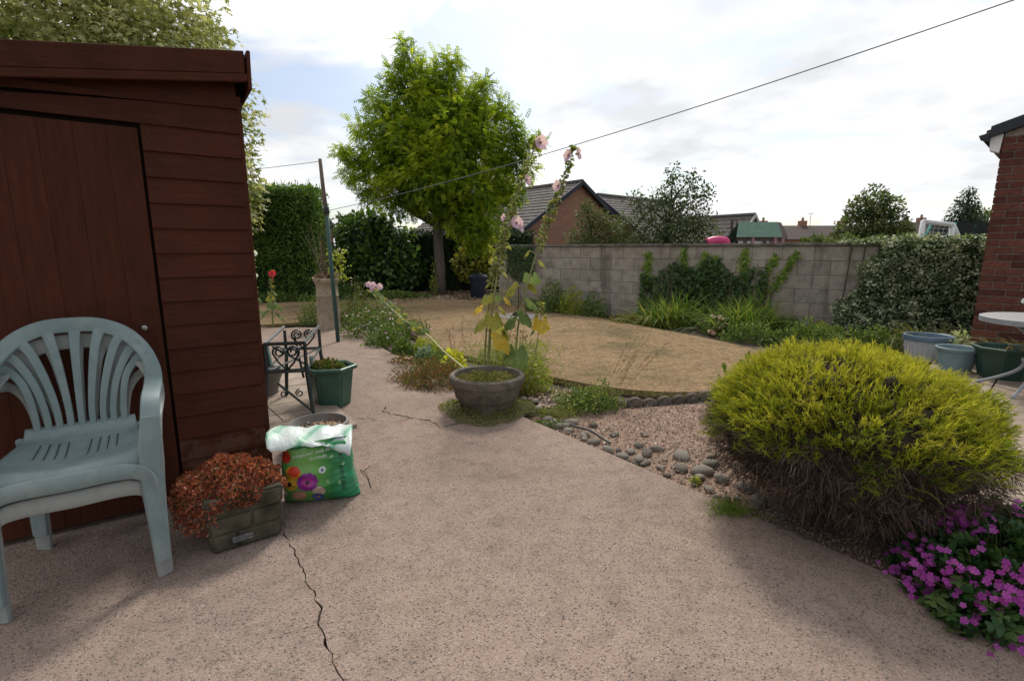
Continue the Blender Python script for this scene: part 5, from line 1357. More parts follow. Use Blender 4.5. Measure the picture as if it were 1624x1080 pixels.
for (nm, lb, x_, y_, rx_, ry_, h_, n_, s_, mt) in (
    ('green_weed', 'spreading bright green weed clump at the lawn edge by the gravel', .62, 3.98, .26, .2, .17, 2400, .026, LM('weed_green', [(.05, .09, .02), (.09, .14, .03), (.15, .18, .05), (.2, .19, .07)], .35)),
    ('green_weed', 'low yellow green weed among the cobbles beside the bowl', .34, 3.78, .2, .15, .06, 1200, .016, GC),
    ('green_weed', 'tiny bright green weed on the concrete path edge', .21, 3.55, .1, .07, .04, 420, .016, MIXG),
    ('green_weed', 'small green weed patch between cobbles and hose end', .36, 3.52, .09, .07, .04, 320, .016, MIXG),
    ('green_weed', 'single small lime weed in the gravel by the cobbles', 1.02, 2.62, .03, .03, .035, 60, .016, LIME)):
    mound(nm, lb, x_, y_, rx_, ry_, h_, n_, s_, mt, OV, .5, -.03, inner=.15, bumpy=.6)
# dry fallen leaves and bark litter
LIT = LM('leaf_litter', [(.12, .07, .04), (.22, .14, .085), (.33, .23, .15), (.4, .32, .24), (.18, .09, .05)], .1)
def litter(name, label, poly, n, size, z=-.045):
    x_, y_ = scatter(poly, n); tag(link(name, leafmesh(name, np.stack([x_, y_, z + rng.uniform(0, .012, n)], 1), rng.normal(0, 1, (n, 3)) * (1, 1, .25), rng.normal(0, .35, (n, 3)) + (0, 0, 1), size * rng.uniform(.6, 1.4, n), T_oval(.35, .18), LIT)), label, 'leaf litter', kind='stuff')
litter('leaf_litter', 'dry curled leaves on the soil behind the concrete bowl', [(.1, 4.15), (.2, 4.6), (.6, 4.55), (.75, 4.15), (.4, 3.9)], 420, .03)
litter('leaf_litter', 'brown leaf litter under the robinia tree', [(-3.6, 12.4), (-1.6, 12.8), (.2, 12.2), (.4, 14), (-1, 16), (-4, 16)], 5200, .055)
litter('gravel_litter', 'few dry leaves lying on the gravel and cobbles', [(.3, 3.3), (.4, 3.7), (1.4, 3.6), (1.3, 2.5)], 60, .022, -.02)
litter('shed_litter', 'dry leaf crumbs along the foot of the shed', [(-1.95, 2.05), (-1.7, 2.25), (-1.55, 2.3), (-1.8, 2.0)], 26, .015, .004)
litter('path_twigs', 'scattered dry leaf bits on the concrete path', [(-1, 2.6), (-.7, 4.4), (-.2, 3.2), (.4, 2.2), (-.3, 1.8)], 40, .010, .004)
HOSE = M('grey_hose', [(.05, .05, .052), (.1, .1, .1)], 20, .5)
ho = MB().tube(lerp_path([(.38, 3.62, -.015), (.45, 3.45, .0), (.54, 3.36, .005), (.6, 3.28, -.01), (.66, 3.2, -.03)], [(1, 0, 0)] * 5, [1] * 5, [1] * 5, 5)[0], .009, 8).build('hose_end', HOSE, None, smooth=True)
tag(ho, 'short curved end of grey hose lying among the cobbles', 'hose')
tw = MB().tube([(-.87, 2.72, .004), (-.84, 2.68, .012), (-.8, 2.62, .006), (-.75, 2.5, .004)], .0025, 5).tube([(-.84, 2.68, .012), (-.81, 2.72, .03)], .002, 5).build('dry_twig', M('twig_bark', [(.06, .04, .03), (.1, .07, .05)], 20, .9))
tag(tw, 'thin dry forked twig on the concrete beside the compost bag', 'twig')

# ---- bed along the block wall
DLY = LM('daylily_blades', [(.045, .1, .015), (.085, .155, .022), (.14, .2, .032), (.2, .23, .045), (.26, .22, .07)], .4)
def daylily(label, x, y, n, L_, sp):
    p_ = plant('daylily_clump', label, 'plant', x, y, -.05, 'arching daylily clumps in the wall bed')
    B = rng.normal(0, 1, (n, 3)) * (sp * .5, sp * .3, 0); a_ = rng.uniform(0, 6.28, n)
    D_ = np.stack([np.cos(a_) * .45, np.sin(a_) * .45, rng.uniform(.7, 1.2, n)], 1) + B * 1.2
    link('leaves', stripmesh('leaves', B, D_, L_ * rng.uniform(.6, 1.1, n), .016, rng.uniform(.25, .85, n), 6, DLY, taper=.9, sidev=np.tile((0., 0, 1), (n, 1)) + rng.normal(0, .3, (n, 3))), None, p_)
    k_ = 12; q = B[:k_]; link('dry_stalks', stripmesh('dry_stalks', q, rng.normal(0, .12, (k_, 3)) + (0, 0, 1), L_ * 1.15, .006, .02, 3, STEMB, taper=.5), None, p_)
daylily('arching daylily clump left of the ivy, nearer the lawn', 2.66, 8.45, 700, .95, .34)
daylily('arching daylily clump right of the ivy, before the bracket', 3.62, 7.85, 800, 1.0, .4)
daylily('small strap leaved clump at the far end of the wall bed', 1.0, 10.35, 300, .6, .2)
wdir = np.array((.825, -.565)); w0 = np.array((-.3, 11.39)); wn_ = np.array((-.565, -.825))
def on_wall(s_, d_=0.0): return w0 + wdir * s_ + wn_ * d_
WBG = LM('wall_bed_leaves', [(.035, .07, .016), (.065, .11, .024), (.11, .155, .036), (.16, .18, .05)], .35)
for i, (s_, d_, rx_, h_, n_, lb, mt) in enumerate([
    (1.7, .5, .3, .5, 1100, 'tall leafy green perennial against the wall near its far end', WBG), (2.15, .55, .28, .42, 900, 'lime tinged leafy perennial second from the wall end', LIME), (2.6, .55, .3, .32, 900, 'low dark leafy plant between perennials and daylilies', WBG),
    (4.15, .55, .3, .3, 900, 'dark green broad leaved plant between the two daylily clumps', WBG), (5.0, .95, .32, .3, 1000, 'leafy plant right of the second daylily clump', WBG), (5.35, .5, .28, .42, 900, 'bushy green plant at the wall below the bracket', WBG),
    (5.8, .7, .4, .22, 1100, 'low green ground plant along the wall right of the bracket', WBG), (6.3, .75, .3, .2, 700, 'yellow flecked low plant near the variegated ivy', LIME), (5.5, 1.5, .4, .2, 900, 'low spreading green plant at the lawn corner behind the conifer', WBG),
    (3.5, .95, .4, .14, 900, 'yellow green edging plant along the lawn before the daylilies', LM('edge_lime', [(.13, .14, .03), (.22, .2, .05), (.2, .15, .06)], .3)), (1.3, .5, .25, .22, 600, 'small leafy plant behind the strap leaved clump', WBG), (6.2, 1.5, .45, .25, 1000, 'leafy green plant behind the golden conifer top', WBG), (6.9, 1.3, .4, .25, 900, 'dark leafy plant beside the white pot', WBG)]):
    xy = on_wall(s_, d_); mound('bed_plant', lb, xy[0], xy[1], rx_, .24, h_ * 1.4, int(n_ * 1.3), .045, mt, OV, .5, cat='plant', rz=A_WALL)
xy = on_wall(5.0, 1.25)
mound('faded_sedum_flower', 'pale pink faded flower heads at the lawn edge behind the conifer', xy[0], xy[1], .16, .12, .34, 260, .05, WBG, OV, .6, fl=[(50, .03, LM('dusty_pink', [(.42, .25, .2), (.5, .33, .27)], .3))])
xy = on_wall(5.35, 2.2)
p = mound('broad_leaf_plant', 'broad glossy leaved plant poking out left of the golden conifer', 2.25, 4.75, .2, .16, .3, 10, .14, MIXG, OVN, .6, nst=10)
# ivy on the wall: climbing stems plus dark mass
iv = plant('wall_ivy', 'dark green ivy mass with pale young shoots climbing the block wall', 'ivy', *on_wall(4.42, .0), 0)
IVD = LM('ivy_dark_leaves', [(.018, .04, .014), (.035, .07, .02), (.065, .11, .028)], .28, .45); IVL = LM('ivy_young_leaves', [(.09, .16, .022), (.15, .23, .035), (.23, .28, .06)], .45, .5)
n_ = 3400; s_ = rng.normal(0, .6, n_).clip(-1.05, 1.0); hmax = 1.05 - .22 * np.abs(s_) + .1 * np.sin(s_ * 9); z_ = rng.uniform(.05, 1, n_) * hmax; d_ = rng.uniform(.02, .28, n_) * (1.1 - z_ * .7)
P = np.column_stack([np.outer(s_, wdir) + np.outer(d_, wn_), z_]); D_ = rng.normal(0, .5, (n_, 3)) + (0, 0, -.5); N_ = np.tile((wn_[0], wn_[1], .4), (n_, 1)) + rng.normal(0, .4, (n_, 3))
link('foliage', leafmesh('foliage', P, D_, N_, rng.uniform(.05, .1, n_), T_maple(), IVD, spread=.05), None, iv)
for (s0, s1, top, wd) in ((-.98, -1.0, 1.18, .1), (-.35, -.33, 1.26, .075), (-.08, .02, 1.2, .07), (.08, .2, 1.14, .05), (.62, .66, 1.27, .09), (.9, 1.12, 1.16, .08), (1.1, 1.42, 1.2, .07)):
    k_ = 170; t_ = rng.random(k_); zc = .55 + (top - .55) * t_; sx_ = s0 + (s1 - s0) * t_ + rng.normal(0, wd * .55, k_) * (1.1 - .5 * t_)
    P = np.column_stack([np.outer(sx_, wdir) + np.outer(rng.uniform(.015, .06, k_), wn_), zc])
    link('young_shoot', leafmesh('young_shoot', P, rng.normal(0, .6, (k_, 3)) + (0, 0, -.3), np.tile((wn_[0], wn_[1], .3), (k_, 1)) + rng.normal(0, .35, (k_, 3)), rng.uniform(.045, .085, k_), T_maple(), IVL), None, iv)
    MB().tube([(wdir[0] * s0, wdir[1] * s0, .0), (wdir[0] * s0 + wn_[0] * .01, wdir[1] * s0 + wn_[1] * .01, .5), (wdir[0] * s1 + wn_[0] * .012, wdir[1] * s1 + wn_[1] * .012, top)], .006, 5).build('ivy_stem', M('ivy_bark', [(.08, .06, .045), (.12, .09, .07)], 20, .9), iv)
# moss-dark creeper hanging on the far end of the wall
cr_ = plant('hanging_creeper', 'dark green creeper curtain hanging at the far left end of the wall', 'creeper', *on_wall(.62, .0), 0)
n_ = 1500; s_ = rng.uniform(-.38, .34, n_); z_ = 1.3 - rng.random(n_) ** 1.3 * (.75 - .5 * np.abs(s_)); P = np.column_stack([np.outer(s_, wdir) + np.outer(rng.uniform(.01, .09, n_), wn_), z_])
link('foliage', leafmesh('foliage', P, rng.normal(0, .4, (n_, 3)) + (0, 0, -1), np.tile((wn_[0], wn_[1], .3), (n_, 1)) + rng.normal(0, .4, (n_, 3)), rng.uniform(.03, .06, n_), OV, IVD), None, cr_)
# variegated ivy over the right end of the wall
vi = plant('variegated_ivy', 'dense cream variegated ivy covering the right end of the wall', 'ivy', *on_wall(7.35, .0), 0)
VAR = LM('variegated_leaves', [(.035, .06, .022), (.07, .1, .04), (.16, .19, .1), (.36, .38, .25), (.5, .5, .38)], .25, .5)
n_ = 15000; s_ = rng.uniform(-1.15, 1.05, n_); z_ = rng.uniform(0, 1.44, n_)
left = -.45 - .62 * np.clip((1.42 - z_) / 1.42, 0, 1) ** 1.0 + .08 * np.sin(z_ * 11)
bul = .22 + .10 * noise3(np.stack([s_ * 1.6, z_ * 1.6, s_ * 0], 1), 2.0) + .08 * noise3(np.stack([s_, z_, s_ * 0 + 3], 1), 6) + .16 * np.clip(.5 - z_, 0, 1)
k = s_ > left; s_, z_, bul = s_[k], z_[k], bul[k]; n_ = len(s_)
bul *= np.clip((1.47 - z_) / .12, .15, 1); top = rng.random(n_) < .16
z_ = np.where(top, 1.36 + .08 * noise3(np.stack([s_ * 3, s_ * 0, s_ * 0], 1), 2) + rng.uniform(-.03, .04, n_), z_); d_ = np.where(top, rng.uniform(-.15, .2, n_), bul * rng.uniform(.8, 1.1, n_))
P = np.column_stack([np.outer(s_, wdir) + np.outer(d_, wn_), z_])
clump = np.clip(.45 + .5 * noise3(P, 7.0) + rng.normal(0, .22, n_), 0, 1)
link('foliage', leafmesh('foliage', P, rng.normal(0, .6, (n_, 3)) + (0, 0, -.2), np.tile((wn_[0] * .8, wn_[1] * .8, .45), (n_, 1)) + rng.normal(0, .45, (n_, 3)), rng.uniform(.024, .05, n_), OVW, VAR, clump, spread=.12), None, vi)
mb = MB(); 
for s0 in np.linspace(-.9, .9, 12): mb.tube([(wdir[0] * s0, wdir[1] * s0, 0), (wdir[0] * (s0 + .06) + wn_[0] * .06, wdir[1] * (s0 + .06) + wn_[1] * .06, .6), (wdir[0] * (s0 + .1) + wn_[0] * .04, wdir[1] * (s0 + .1) + wn_[1] * .04, 1.3)], .01, 5)
mb.build('ivy_stem', M('ivy_bark', []), vi)
mb = MB(); nn_ = 24
vs_ = []
for i in range(nn_ + 1):
    z0 = 1.36 * i / nn_; lf_ = -.38 - .62 * (1.42 - z0) / 1.42
    for j in range(13):
        s0 = lf_ + (1.0 - lf_) * j / 12; dd_ = (.13 + .07 * mnoise.noise((s0 * 3, z0 * 3, 1)) + .1 * max(0, .5 - z0)) * min(1, (1.42 - z0) / .15) * (0.1 if j == 0 else 1)
        vs_.append((wdir[0] * s0 + wn_[0] * dd_, wdir[1] * s0 + wn_[1] * dd_, z0))
mb.add(vs_, [(i * 13 + j, i * 13 + j + 1, (i + 1) * 13 + j + 1, (i + 1) * 13 + j) for i in range(nn_) for j in range(12)])
mb.build('shade_core', M('core_shade_green', [(.012, .022, .01), (.03, .045, .018)], 30, .9, 1, 40), vi, smooth=True)  # solid core behind the leaves, inner shade put into its dark green

# stone bird bath stump half hidden in bed, chimney pot, circle of chippings
CHM = M('buff_chimney_clay', [(.2, .155, .105), (.29, .235, .165), (.34, .28, .2)], 9, .85, .4, 60, speck=(12, .64, (.11, .085, .06)))
cp = empty('chimney_pot', (-2.93, 8.0, 0), 0, 'tall buff clay chimney pot used as a planter beside the clothes post', 'planter')
MB().lathe([(.19, -.02), (.19, .03), (.175, .05), (.172, .27), (.168, .5), (.172, .51), (.178, .525), (.172, .54), (.165, .55), (.163, .7), (.172, .715), (.19, .74), (.2, .76), (.2, .785), (.185, .8), (.15, .8), (.14, .74)], 36).build('pot_body', CHM, cp, smooth=True, auto=40)
MB().lathe([(0, .79), (.14, .76)], 20).build('soil', SOIL, cp)
p = plant('dead_pot_plant', 'brown dead plant with thin bare stems in the chimney pot', 'plant', -2.93, 8.0, .77)
_, P = tuft(p, 300, .17, .17, .1, .06, LM('dead_leaves', [(.12, .07, .05), (.2, .13, .09), (.26, .18, .13)], .15), OVW, .4, .4)
k_ = 40; link('bare_stems', stripmesh('bare_stems', rng.normal(0, .05, (k_, 3)) * (1, 1, 0), rng.normal(0, .16, (k_, 3)) + (-.1, 0, 1), rng.uniform(.4, .95, k_), .006, .05, 4, STEMB, taper=.5), None, p)
n_ = 160; link('green_leaves', leafmesh('green_leaves', np.stack([rng.normal(.2, .08, n_), rng.normal(0, .08, n_), rng.uniform(0, .5, n_)], 1), rng.normal(0, .5, (n_, 3)) + (0, 0, -.3), rng.normal(0, 1, (n_, 3)), rng.uniform(.03, .06, n_), OVW, LIME), None, p)
x_, y_ = rng.normal(0, 1, 2600), rng.normal(0, 1, 2600); r_ = np.sqrt(rng.random(2600)) * .42; a = rng.uniform(0, 6.28, 2600)
V, tf = octa(2600, rng.uniform(.008, .018, 2600)); V += np.stack([.12 + np.cos(a) * r_, 9.35 + np.sin(a) * r_, np.full(2600, .018)], 1)[:, None, :]
tag(link('white_chippings', np_mesh('white_chippings', V.reshape(-1, 3), (tf[None] + (np.arange(2600) * 6)[:, None, None]).reshape(-1, 3), LM('pale_chips', [(.16, .14, .135), (.33, .3, .3), (.24, .2, .2)], 0), np.repeat(rng.random(2600), 8))), 'round patch of pale stone chippings set in the lawn', 'chippings', kind='stuff')
sp = empty('sapling_stump', (.1, 9.4, 0), 0, 'thin young stake and dark stump in the pale chippings', 'sapling')
MB().lathe([(.1, 0), (.09, .05), (.05, .09), (0, .1)], 12, wob=.15).build('stump', M('dead_wood', []), sp, smooth=True)
MB().tube([(0, 0, 0), (.02, 0, .4), (.01, .01, .85)], [.012, .01, .006], 6).build('stake', M('twig_bark', []), sp)
bn = empty('garden_bin', (-.9, 13.6, 0), 0, 'dark navy bin under the trees at the lawn end', 'bin')
NAVY = M('navy_plastic', [(.012, .014, .028), (.02, .023, .04)], 6, .5)
MB().lathe([(.2, -.05), (.21, 0), (.25, .45), (.25, .48)], 20).build('bin_body', NAVY, bn, smooth=True, auto=40)
MB().lathe([(.265, .48), (.265, .52), (.2, .58), (0, .6)], 20).build('lid', NAVY, bn, smooth=True, auto=40)
yb_ = mound('cream_grass', 'pale cream variegated airy plant at the far end of the wall', .1, 11.2, .5, .35, .85, 1000, .06, LM('cream_leaves', [(.22, .2, .09), (.36, .32, .17), (.42, .38, .22), (.16, .15, .06)], .35), OVN, .6, bumpy=.6)

# ---- clothes post and lines
po = empty('clothes_post', (-2.41, 6.8, 0), 0, 'green metal clothes post with a wooden extension above the far path', 'post')
MB().tube([(.03, 0, -.1), (0, 0, .9), (-.02, 0, 1.78)], .026, 10).build('metal_pole', M('green_metal', [(.03, .07, .062), (.05, .095, .085)], 10, .5, .1, 60), po, smooth=True)
MB().tube([(-.02, 0, 1.68), (-.045, 0, 2.05), (-.06, 0, 2.39)], [.03, .026, .022], 7).build('wooden_pole', M('grey_post_wood', [(.11, .08, .065), (.19, .145, .12)], 12, .9, .5, 60, stretch=(4, 4, .5)), po, smooth=True)
MB().lathe([(.034, 1.7), (.036, 1.72), (.036, 1.78), (.033, 1.8)], 12, (-.02, 0)).build('tape', BLACKP, po, smooth=True)
mb = MB()
for k in range(6): mb.tube([(-.05 - .003 * k, 0, 1.85 + k * .09), (-.02, -.03, 1.86 + k * .09)], .003, 4)
mb.build('nails', RUST, po)
def cable(name, label, a_, b_, sag, r_, mat, n=40):
    a_, b_ = Vector(a_), Vector(b_); pts = [a_.lerp(b_, i / n) - Vector((0, 0, sag * 4 * (i / n) * (1 - i / n))) for i in range(n + 1)]
    tag(MB().tube(pts, r_, 6).build(name, mat, None, smooth=True), label, 'clothes line')
WIRE = M('grey_line', [(.16, .16, .165), (.22, .22, .22)], 30, .6)
cable('clothes_line', 'grey washing line rising from the clothes post to the upper right', (-2.43, 6.8, 1.74), (3.5, 2.18, 2.73), .12, .0036, WIRE)
cable('clothes_line', 'thin line from the post top leftwards behind the shed', (-2.47, 6.8, 2.36), (-8, 9.5, 2.6), .1, .004, WIRE)

# ---- pots and table on the right
WPOT = M('white_crackled_plastic', [(.42, .42, .43), (.55, .55, .55)], 20, .6, .15, 60, stretch=(6, 6, .6)); BRIM = M('blue_grey_rim', [(.1, .15, .2), (.14, .2, .25)], 10, .5)
r = pot('round_pot', 'white ribbed pot with a blue rim before the variegated ivy', 4.88, 5.82, [(.19, -.03), (.195, 0), (.225, .2), (.22, .205)], WPOT, soil=(.2, .2))
MB().lathe([(.228, .2), (.238, .202), (.244, .235), (.24, .262), (.228, .264), (.215, .255), (.205, .2)], 40).build('rim', BRIM, r, smooth=True, auto=40)
mb = MB()
for k in range(28):
    a = 2 * math.pi * k / 28; mb.tube([(.198 * math.cos(a), .198 * math.sin(a), .01), (.226 * math.cos(a), .226 * math.sin(a), .195)], .005, 4)
mb.build('ribs', WPOT, r)
LBL = M('light_blue_plastic', [(.16, .235, .255), (.22, .3, .315)], 8, .45, .1, 60)
pot('round_pot', 'light blue plastic pot between the white pot and green planter', 4.66, 5.17, [(.13, -.03), (.132, 0), (.165, .2), (.178, .205), (.186, .215), (.188, .238), (.18, .245), (.168, .24), (.155, .17)], LBL, soil=(.155, .18))
r = pot('green_planter_tub', 'dark green octagonal planter behind the bistro table legs', 4.86, 4.86, [(.18, -.03), (.185, 0), (.235, .27), (.255, .275), (.262, .3), (.25, .31), (.235, .3), (.225, .24)], GREENPD, n=8, smooth=False, soil=(.23, .25))
SED2 = LM('sedge_blades', [(.07, .09, .02), (.13, .13, .03), (.19, .16, .05), (.1, .07, .03)], .35)
p = plant('sedge_plant', 'arching olive sedge growing behind the pots by the brick wall', 'plant', 5.2, 6.15, -.03)
n_ = 420; a = rng.uniform(0, 6.28, n_); link('leaves', stripmesh('leaves', rng.normal(0, .1, (n_, 3)) * (1, 1, 0), np.stack([np.cos(a) * .6, np.sin(a) * .6, rng.uniform(.6, 1.2, n_)], 1), rng.uniform(.5, 1.0, n_), .014, rng.uniform(.4, .9, n_), 5, SED2), None, p)
p = plant('sedge_plant', 'tawny sedge at the foot of the brick wall behind the green planter', 'plant', 5.25, 5.05, .2)
n_ = 300; a = rng.uniform(0, 6.28, n_); link('leaves', stripmesh('leaves', rng.normal(0, .12, (n_, 3)) * (1, 1, 0), np.stack([np.cos(a) * .7, np.sin(a) * .7, rng.uniform(.4, 1.0, n_)], 1), rng.uniform(.3, .5, n_), .010, rng.uniform(.4, .9, n_), 5, LM('tawny_blades', [(.12, .08, .035), (.2, .14, .06), (.12, .13, .04)], .3)), None, p)
mound('variegated_pot_plant', 'small pale variegated leaves beside the light blue pot', 5.0, 5.5, .2, .15, .32, 260, .07, LM('pale_var_leaves', [(.09, .13, .05), (.2, .23, .12), (.34, .34, .22)], .3), OV, .5, z=-.02)
TBM = M('grey_white_metal', [(.24, .25, .27), (.33, .34, .36)], 12, .45, .1, 60); TTOP = M('speckled_table_top', [(.2, .2, .195), (.33, .33, .32), (.42, .42, .41)], 60, .5, .1, 90)
tb = empty('bistro_table', (4.62, 4.3, 0), 0, 'round white metal bistro table cut by the right edge', 'table')
MB().lathe([(0, .63), (.42, .63), (.435, .635), (.438, .65), (.432, .665), (.4, .667), (0, .667)], 48).build('table_top', TTOP, tb, smooth=True, auto=40)
MB().lathe([(.43, .612), (.445, .615), (.448, .66), (.438, .664), (.43, .66)], 48).build('rim', TBM, tb, smooth=True, auto=40)
for k in range(4):
    a = rad(205 + 90 * k); c_, s_ = math.cos(a), math.sin(a)
    MB().tube(lerp_path([(.3 * c_, .3 * s_, .63), (.12 * c_, .12 * s_, .5), (.1 * c_, .1 * s_, .3), (.16 * c_, .16 * s_, .16), (.42 * c_, .42 * s_, .0)], [(1, 0, 0)] * 5, [1] * 5, [1] * 5, 5)[0], .014, 8).build('leg', TBM, tb, smooth=True)
MB().lathe([(.11, .27), (.125, .275), (.125, .295), (.11, .3)], 20).build('brace_ring', TBM, tb, smooth=True)
wc = empty('watering_can', (4.62, 4.28, .668), rad(0), 'grey watering can standing on the bistro table at the right edge', 'watering can')
GALV = M('galvanised_grey', [(.3, .33, .33), (.4, .43, .43)], 20, .5, .1, 60)
MB().lathe([(0, 0), (.1, 0), (.1, .17), (.09, .19), (.06, .195)], 24).build('can_body', GALV, wc, smooth=True, auto=40)
MB().tube([(-.08, 0, .03), (-.16, -.02, .08), (-.27, -.04, .14)], [.03, .018, .014], 8).build('spout', GALV, wc, smooth=True)
MB().lathe([(.012, 0), (.03, .035), (.028, .042), (0, .046)], 14).build('rose', GALV, wc, smooth=True, auto=40, loc=(-.265, -.04, .135), rot=(0, rad(-58), 0))
MB().tube(lerp_path([(.09, 0, .04), (.17, 0, .1), (.15, 0, .2), (.03, 0, .24), (-.05, 0, .19)], [(1, 0, 0)] * 5, [1] * 5, [1] * 5, 4)[0], .009, 6).build('handle', GALV, wc, smooth=True)
ch_ = empty('folding_chair', (4.98, 4.0, 0), rad(-20), 'grey metal folding chair legs beside the bistro table', 'chair')
for yy in (-.2, .2):
    MB().tube([(-.22, yy, 0), (.0, yy, .24), (.2, yy, .46)], .011, 7).build('leg', TBM, ch_, smooth=True); MB().tube([(.2, yy, 0), (.0, yy, .24), (-.16, yy, .45), (-.24, yy, .62)], .011, 7).build('leg', TBM, ch_, smooth=True)
for k in range(6): MB().box((-.14 + k * .06, 0, .46), (.045, .42, .014)).build('seat_slat', TBM, ch_)
for k in range(2): MB().box((-.235 - .01 * k, 0, .55 + k * .06), (.012, .42, .035)).build('back_slat', TBM, ch_)
# ================================================================== TREES, HEDGES, BACKGROUND
BARK = M('grey_brown_bark', [(.075, .058, .045), (.13, .105, .085), (.17, .145, .12)], 10, .95, .8, 40, stretch=(5, 5, 1))
BARKD = M('dark_bark', [(.035, .028, .022), (.07, .055, .045)], 10, .95, .8, 40, stretch=(5, 5, 1))
def tree(name, label, loc, trunk, rads, lobes, n, size, tmpl, mat, bark=BARK, cat='tree', inner=.35, up=.1, outw=.6, droop=-.1, twig=220, jit=.35, limb_from=.45, spread=.06, tone=0.0, group=None, bumpy=.35, limb_r=.05, flatz=1.0):
    root = empty(name, loc, 0, label, cat, group)
    MB().tube(trunk, rads, 9).build('trunk', bark, root, smooth=True)
    tp = [Vector(t) for t in trunk]; K = len(tp)
    def ont(t): f_ = t * (K - 1); i = min(K - 2, int(f_)); return tp[i].lerp(tp[i + 1], f_ - i)
    w = np.array([l[3] ** 2 for l in lobes]); w = w / w.sum(); Ps, Os = [], []
    for (cx, cy, cz, r_), ww in zip(lobes, w):
        k_ = max(8, int(n * ww)); U = sph(k_); f_ = (inner + (1 - inner) * rng.random(k_) ** .5)
        b_ = 1 + bumpy * noise3(U * r_ + np.array((cx, cy, cz)), 2.4 / max(r_, .3))
        off = U * (r_ * f_ * b_)[:, None] * np.array((1, 1, flatz))
        Ps.append(off + np.array((cx, cy, cz))); Os.append(U)
        c = Vector((cx, cy, cz)); zf = min(1.0, max(limb_from, (cz - tp[0].z) / max(.1, tp[-1].z - tp[0].z) * .8)); s_ = ont(zf)
        mid = s_.lerp(c, .5) + Vector((rd.uniform(-.1, .1) * r_, rd.uniform(-.1, .1) * r_, .12 * r_))
        MB().tube([s_, mid, c], [limb_r, limb_r * .6, limb_r * .25], 5).build('limb', bark, root, smooth=True)
    P = np.concatenate(Ps); O = np.concatenate(Os); m_ = len(P)
    D = O * outw + np.array((0, 0, droop)) + rng.normal(0, jit, (m_, 3)); N = O * .4 + np.array((0, 0, .8)) + rng.normal(0, .4, (m_, 3))
    rn = np.clip(rng.normal(.45, .22, m_) + tone * noise3(P, 1.6), 0, 1)
    link('crown', leafmesh('crown', P, D, N, size * rng.uniform(.7, 1.3, m_), tmpl, mat, rn, spread), None, root)
    q = rng.choice(m_, min(twig, m_), replace=False)
    B = []
    for i in q:
        d_ = [((P[i][0] - l[0]) ** 2 + (P[i][1] - l[1]) ** 2 + (P[i][2] - l[2]) ** 2) / l[3] ** 2 for l in lobes]; l = lobes[int(np.argmin(d_))]; B.append(l[:3])
    B = np.array(B); Dt = P[q] - B
    link('twigs', stripmesh('twigs', B, Dt, np.linalg.norm(Dt, axis=1), .018 * max(1, size * 3), .05, 2, LM('twig_strip', [(.06, .045, .035), (.1, .075, .06)], 0), taper=.8), None, root)
    return root
PIN = T_pinnate(5); MAP = T_maple()
ROB = LM('robinia_leaves', [(.06, .1, .010), (.11, .165, .014), (.18, .235, .018), (.27, .305, .025), (.37, .385, .04)], .58, .55, .25, 1.45)
lobes = [(-.8, 0, 6.25, .32), (-.55, 0, 5.75, .5), (.15, 0, 5.75, .55), (-1.3, 0, 5.2, .55), (1.0, .1, 5.2, .62), (-.3, 0, 5.0, .8), (.5, 0, 4.8, .9), (-1.5, 0, 4.5, .65), (1.45, .1, 4.5, .65), (-.7, -.2, 4.1, 1.0), (.7, -.3, 4.0, 1.1), (-1.9, 0, 3.7, .65), (-2.55, 0, 3.75, .33), (2.0, 0, 3.9, .6), (2.6, 0, 4.05, .35), (1.9, 0, 3.2, .72), (-1.2, -.2, 3.1, .9), (0, -.6, 3.2, 1.1), (1.0, -.4, 2.9, 1.0), (-.8, 0, 2.6, .55), (.6, -.3, 2.25, .65), (1.3, -.4, 2.1, .75), (1.2, -.5, 1.5, .4), (-.1, .9, 3.6, 1.2), (2.35, -.2, 2.75, .35)]
lobes += [(-3.0, 0, 3.9, .22), (-2.7, .1, 3.3, .3), (-2.35, 0, 4.5, .3), (-1.95, 0, 5.15, .26), (2.05, 0, 4.95, .3), (2.75, 0, 3.4, .32), (3.1, 0, 4.15, .24), (-2.2, 0, 2.85, .35), (.55, 0, 6.2, .28), (-1.15, 0, 5.85, .3), (1.5, 0, 5.6, .25), (-.95, 0, 6.6, .2), (2.4, 0, 4.5, .3)]
lobes = [(a_ * .89, b_, c_, d_ * .9) for a_, b_, c_, d_ in lobes]
tree('robinia_tree', 'tall golden green robinia tree at the end of the lawn', (-2.05, 14.53, 0), [(0, 0, -.1), (-.02, 0, .8), (-.05, 0, 1.6), (-.08, 0, 2.6), (-.12, 0, 4.2), (-.4, 0, 5.8)], [.17, .145, .135, .11, .06, .02], lobes, 20000, .215, PIN, ROB, inner=.2, outw=.7, droop=-.25, twig=600, jit=.45, tone=.5, bumpy=.75, limb_r=.06)
MPL = LM('variegated_maple_leaves', [(.09, .11, .03), (.17, .19, .065), (.3, .3, .14), (.42, .4, .22), (.5, .47, .28)], .45, .55, .25, 1.1)
tree('variegated_maple', 'tall cream variegated maple tree rising behind the shed', (-8.3, 12.0, 0), [(0, 0, -.1), (0, 0, 2), (.1, 0, 4), (0, 0, 6)], [.25, .22, .16, .08],
     [(0, 0, 3.2, 1.9), (-2.2, 0, 4.6, 2.0), (.4, -.4, 4.9, 1.9), (-1.5, -.5, 6.4, 1.9), (.6, 0, 6.2, 1.4), (1.6, -.2, 3.9, 1.0), (1.7, -.3, 2.9, .95), (-3.4, 0, 6.2, 1.8), (-.8, 0, 7.6, 1.5), (1.2, -.3, 5.1, 1.2), (2.0, -.3, 2.1, .6)], 36000, .145, MAP, MPL, inner=.4, outw=.5, droop=-.35, tone=.45, twig=200, bumpy=.4)
